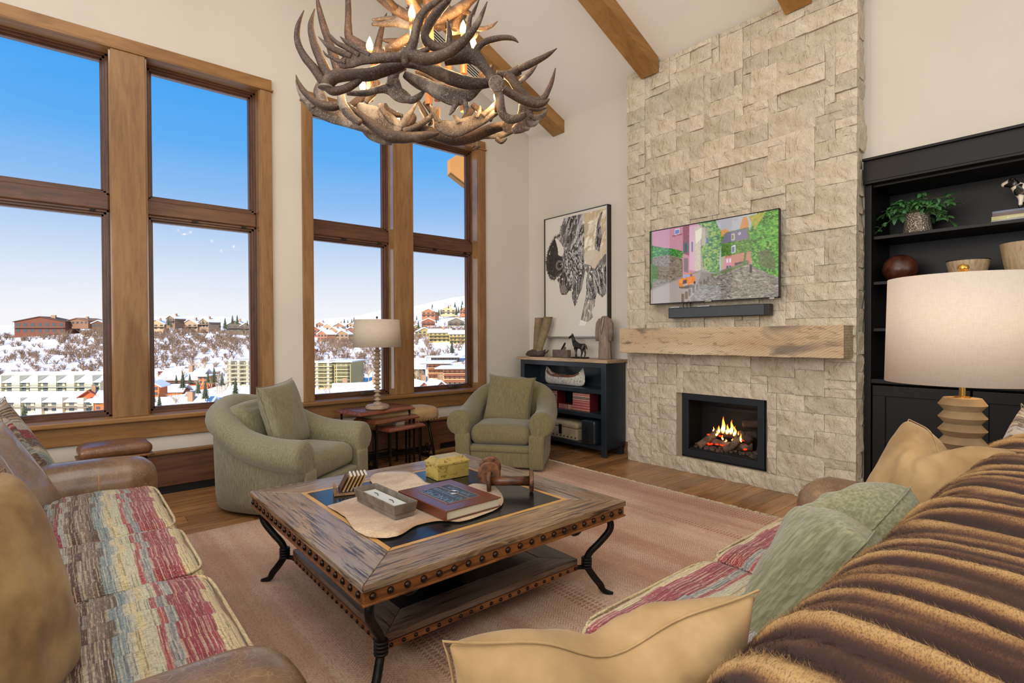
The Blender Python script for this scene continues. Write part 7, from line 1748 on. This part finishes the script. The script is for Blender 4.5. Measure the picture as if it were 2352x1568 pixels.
Bd('dark stair tower between the two halves of the olive apartment block', 763, 886, 167, 14, 58, '#5e5a54', 7, 1, 'flat', 14, -.05, 0, None, False, cat='building')
for k, (px_, w_) in enumerate(((783, 26), (806, 28), (850, 44))): Bd(('small brown snow roofed house at the bottom of the third window', 'middle snow roofed house at the bottom of the third window', 'snow roofed house hidden behind the lamp stem')[k], px_, 906, 95, w_, 8, '#9c6a4c', 1, 3, 'side', 7, .25, .30, None, k != 1)
Bd('small dark red shed at the left edge of the third window', 719, 808, 200, 12, 8, '#7a3f30', 1, 1, 'gable', 6, 0, .3, None)
# fourth window
for px_, py_, d_, w_, h_, c_, lb in ((984, 729, 420, 32, 13, '#9a6547', 'red brown chalet high on the hill in the right window'), (1030, 722, 430, 34, 11, '#b3a47c', 'pale villa with a flat snowy roof high on the hill in the right window'), (1066, 722, 400, 20, 12, '#a5664a', 'orange chalet at the right edge high on the hill'), (984, 748, 360, 30, 10, '#8e4f38', 'dark red chalet halfway up the hill in the right window'), (1048, 748, 350, 38, 10, '#6b6558', 'dark grey chalet halfway up the hill in the right window'), (957, 762, 300, 18, 12, '#a0876a', 'tan chalet at the left edge of the right window')):
    Bd(lb, px_, py_, d_, w_, h_, c_, 2, 3, 'gable', 12, random.uniform(-.3, .3), .22, True, True)
Bd('olive lodge with snowy roof in the middle of the right window', 1010, 785, 240, 50, 22, '#a89a62', 3, 5, 'side', 9, .1, .2, '#8a7a50', True, cat='building')
Bd('olive lodge wing at the right edge of the right window', 1054, 790, 235, 44, 24, '#b0a06a', 3, 5, 'side', 9, .0, .2, '#8a7a50', False, cat='building')
Bd('upper olive terrace row left of the lodge in the right window', 975, 772, 262, 30, 12, '#98875c', 2, 3, 'gable', 10, .3, .25, None)
Bd('peach apartment building with balconies at the bottom of the right window', 1003, 884, 150, 42, 50, '#c49a72', 4, 4, 'flat', 16, .0, 0, '#8c5238', False, cat='building', win=(.3, .35), overh=1.5)
Bd('peach apartment wing with balconies at the right edge of the right window', 1050, 888, 145, 66, 42, '#c9a079', 3, 6, 'flat', 16, .0, 0, '#8c5238', False, cat='building', win=(.28, .35), overh=1.5)
Bd('long penthouse roof storey of the peach apartment building', 1020, 832, 160, 60, 12, '#7a6652', 1, 9, 'flat', 10, .0, 0, None, False, cat='building', overh=1.8)
Bd('dark brown building at the left edge of the right window', 958, 880, 160, 30, 36, '#5c4a3e', 3, 3, 'side', 12, .1, .3, True, False)
for k, (px_, w_) in enumerate(((972, 30), (1012, 34))): Bd(('left one of two small snow roofed chalets above the right armchair', 'right one of two small snow roofed chalets above the right armchair')[k], px_, 896, 95, w_, 7, '#8a6048', 1, 2, 'gable', 9, .5, .4, None, True)
# the house's own roof corner outside the right window
e = MB(); 
tag(MB().prism([(4.615, 3.86), (4.615, 4.09), (4.82, 4.24), (5.6, 4.28), (5.6, 3.40), (5.1, 3.63)], 6.96, 7.05, 'xz').build('roof_eave', plain('tan_stucco', '#b07e48', .9), loc=(0, 0, 0)), 'tan stucco eave of the house itself outside the top right window', 'eave')

# trees
def conifer_mesh(seed, mat, h=1.0):
    rs = random.Random(seed); mb = MB(); n = 11
    mb.tube([(0, 0, -.05), (0, 0, .95)], [.02, .004], 5)
    for k in range(n):
        z = .08 + .84 * k / n; r = .24 * (1 - k / n) ** .85 + .02; m = 9
        vs = [(0, 0, z + .11)]; 
        for j in range(m * 2):
            a = PI * j / m + rs.random() * .3; rr = r * (1 if j % 2 == 0 else .55) * rs.uniform(.8, 1.15); vs.append((rr * math.cos(a), rr * math.sin(a), z - .02 * rs.random() - .03 * (j % 2 == 0)))
        mb.add(vs, [(0, 1 + j, 1 + (j + 1) % (m * 2)) for j in range(m * 2)])
    me = mb.mesh('conifer'); me.materials.append(mat); return me
fir = plain('fir_green', '#3a4431', .95, var='#59604a', vscale=.8, rand=.25)
CM = [conifer_mesh(k, fir) for k in range(3)]
random.seed(21)
TZN = (((-50, 240), 0, 2000, 'in the left window'), ((335, 590), 0, 765, 'on the ridge in the second window'), ((335, 590), 765, 2000, 'in the valley in the second window'), ((700, 890), 0, 2000, 'on the skyline in the third window'), ((940, 1090), 0, 2000, 'on the hill in the right window'))
def tree(px, py, d, hp, label='dark green conifer on the snowy hillside', group='conifers outside'):
    o = bpy.data.objects.new('conifer', random.choice(CM)); COL.objects.link(o); o.location = at(px, py, d); h = hp * d / F_PX
    o.scale = (h * .9, h * .9, h); o.rotation_euler = (0, 0, random.random() * 6); tag(o, label, 'tree', group)
TR = ((387, 748, 285, 22), (393, 752, 285, 18), (517, 756, 285, 28), (505, 752, 285, 14), (534, 744, 300, 22), (545, 745, 300, 24), (466, 744, 310, 12), (568, 748, 300, 14), (420, 893, 105, 44), (405, 880, 110, 22), (455, 905, 95, 36), (472, 918, 90, 46), (492, 880, 120, 40), (510, 886, 118, 34), (541, 906, 92, 42), (353, 925, 72, 30), (366, 935, 66, 34), (436, 880, 115, 24), (55, 957, 80, 34), (60, 950, 90, 20), (478, 880, 120, 30),
                     (791, 742, 380, 12), (799, 742, 380, 9), (808, 742, 380, 12), (813, 740, 380, 14), (1038, 812, 190, 34), (961, 755, 300, 20), (1008, 726, 430, 18), (1014, 722, 440, 14), (1048, 724, 430, 22), (1053, 720, 430, 18), (1002, 742, 380, 12), (1060, 712, 460, 16), (993, 706, 520, 10), (1068, 760, 300, 16), (728, 752, 300, 12), (1045, 706, 500, 14), (1062, 700, 520, 12), (957, 735, 420, 12), (1030, 708, 500, 10))
for (xa, xb), ya, yb, wh in TZN:
    L_ = sorted(t for t in TR if xa <= t[0] < xb and ya <= t[1] < yb)
    for k, t in enumerate(L_): tree(*t, label='dark conifer, %s of those %s' % (nth(k, len(L_)), wh), group='conifers ' + wh)
bark_ = plain('bare_twigs', '#7a6350', .95, rand=.3); barkp = plain('aspen_bark', '#b09a7c', .95, rand=.2)
def bare_mesh(seed, mat, spread, nb, thin=.008):
    rs = random.Random(seed); mb = MB()
    def br(p, dr, L, r, dep_):
        q = p + dr * L; mb.tube([p, q], [r, r * .6], 3, cap=False)
        if dep_ > 0:
            for _ in range(nb):
                v = (dr + Vector((rs.uniform(-1, 1), rs.uniform(-1, 1), rs.uniform(-.3, .6))) * spread).normalized(); br(p + dr * L * rs.uniform(.4, 1), v, L * rs.uniform(.5, .75), r * .6, dep_ - 1)
    return mb, br
def shrub(seed):
    mb, br = bare_mesh(seed, bark_, .7, 3); rs = random.Random(seed)
    for k in range(6): br(Vector((rs.uniform(-.1, .1), rs.uniform(-.1, .1), -.05)), Vector((rs.uniform(-.6, .6), rs.uniform(-.6, .6), 1)).normalized(), .42, .022, 2)
    me = mb.mesh('shrub'); me.materials.append(bark_); return me
def aspen(seed):
    mb, br = bare_mesh(seed, barkp, .5, 4); br(Vector((0, 0, -.05)), Vector((0, 0, 1)), .55, .018, 3); me = mb.mesh('aspen'); me.materials.append(barkp); return me
SH = [shrub(k) for k in range(4)]; AS = [aspen(k + 20) for k in range(3)]
def put(me, nm, px, d, hp, label, cat, group, dz=0):
    p = gp(px, d); h = hp * d / F_PX; o = bpy.data.objects.new(nm, me); COL.objects.link(o); o.location = (p.x, p.y, p.z + dz); o.scale = (h * 1.25, h * 1.25, h); o.rotation_euler = (0, 0, random.random() * 6); tag(o, label, cat, group)
n = 0
while n < 290:
    px_ = random.choice((random.uniform(-20, 245), random.uniform(335, 585), random.uniform(335, 585), random.uniform(710, 885), random.uniform(945, 1075))); d_ = random.uniform(165, 330)
    wq = 'leftmost' if px_ < 300 else ('second' if px_ < 650 else ('third' if px_ < 915 else 'rightmost'))
    p = gp(px_, d_)
    if noise.noise(Vector((p.x * .03, p.y * .03, 9))) < -.12 and random.random() < .8: continue
    put(random.choice(SH), 'bare_shrub', px_, d_, random.uniform(14, 26), 'bare brown shrub on the snowy hillside seen through the %s window' % wq, 'shrub', 'bare shrubs on the hillside in the %s window' % wq); n += 1
AL = sorted(((388, 95, 44), (400, 90, 50), (430, 92, 44), (440, 100, 40), (498, 125, 44), (503, 125, 46), (509, 122, 42), (516, 120, 44), (485, 128, 40), (455, 130, 50), (470, 145, 40), (378, 100, 36), (446, 90, 36), (424, 86, 38), (8, 100, 30), (20, 96, 28), (90, 90, 24), (140, 88, 26), (756, 100, 28), (748, 96, 26), (846, 130, 40), (836, 135, 34), (855, 125, 36), (962, 120, 44), (955, 118, 40), (968, 125, 36), (420, 150, 44), (435, 160, 46), (450, 165, 44), (465, 170, 42), (440, 175, 40)))
for k, (px_, d_, h_) in enumerate(AL):
    ws = [t for t in AL if (t[0] < 300) == (px_ < 300) and (t[0] < 650) == (px_ < 650) and (t[0] < 915) == (px_ < 915)]; wq = 'leftmost' if px_ < 300 else ('second' if px_ < 650 else ('third' if px_ < 915 else 'rightmost')); i_ = ws.index((px_, d_, h_))
    put(random.choice(AS), 'bare_aspen', px_, d_, h_, 'bare pale aspen, %s of those in the %s window' % (nth(i_, len(ws)), wq), 'tree', 'bare aspens in the %s window' % wq)

# the rest of the scrub, far too much to count
sv, sf = [], []
rs = np.random.RandomState(3); base_ = []
for k in range(5):
    rr = random.Random(k); mb = MB()
    for _ in range(7):
        p = Vector((rr.uniform(-.12, .12), rr.uniform(-.12, .12), -.05)); dr = Vector((rr.uniform(-.7, .7), rr.uniform(-.7, .7), 1)).normalized(); q = p + dr * .5; mb.tube([p, q], [.028, .015], 3, cap=False)
        for _ in range(3):
            v = (dr + Vector((rr.uniform(-1, 1), rr.uniform(-1, 1), rr.uniform(-.2, .6))) * .7).normalized(); p2 = p + dr * rr.uniform(.25, .5); mb.tube([p2, p2 + v * .42], [.016, .006], 3, cap=False)
    base_.append((np.array(mb.v), np.array(mb.f)))
n = 0; tot = 0
while n < 3800:
    n += 1
    px_ = random.uniform(-230, 1290); d_ = random.uniform(150, 330) if random.random() < .8 else random.uniform(330, 800)
    p = gp(px_, d_); dn = noise.noise(Vector((p.x * .03, p.y * .03, 9)))
    if dn < -.05 and random.random() < .75: continue
    h = random.uniform(11, 20) * min(d_, 300) / F_PX; v, f = base_[n % 5]; a = random.random() * 6; ca, sa = math.cos(a), math.sin(a)
    vv = v * np.array([h * 1.3, h * 1.3, h]); vv = np.stack([vv[:, 0] * ca - vv[:, 1] * sa, vv[:, 0] * sa + vv[:, 1] * ca, vv[:, 2]], 1) + np.array(p)
    sf.append(f + tot); sv.append(vv); tot += len(vv)
sv = np.concatenate(sv); sf = np.concatenate(sf)
me = bpy.data.meshes.new('bare_scrub'); me.vertices.add(len(sv)); me.vertices.foreach_set('co', sv.reshape(-1)); me.loops.add(sf.size); me.loops.foreach_set('vertex_index', sf.reshape(-1).astype(np.int32)); me.polygons.add(len(sf)); me.polygons.foreach_set('loop_start', np.arange(0, sf.size, 4)); me.update(); me.materials.append(bark_)
o = bpy.data.objects.new('bare_scrub', me); COL.objects.link(o); tag(o, 'bare brown scrub covering the snowy hillside outside', 'scrub', None, 'stuff')
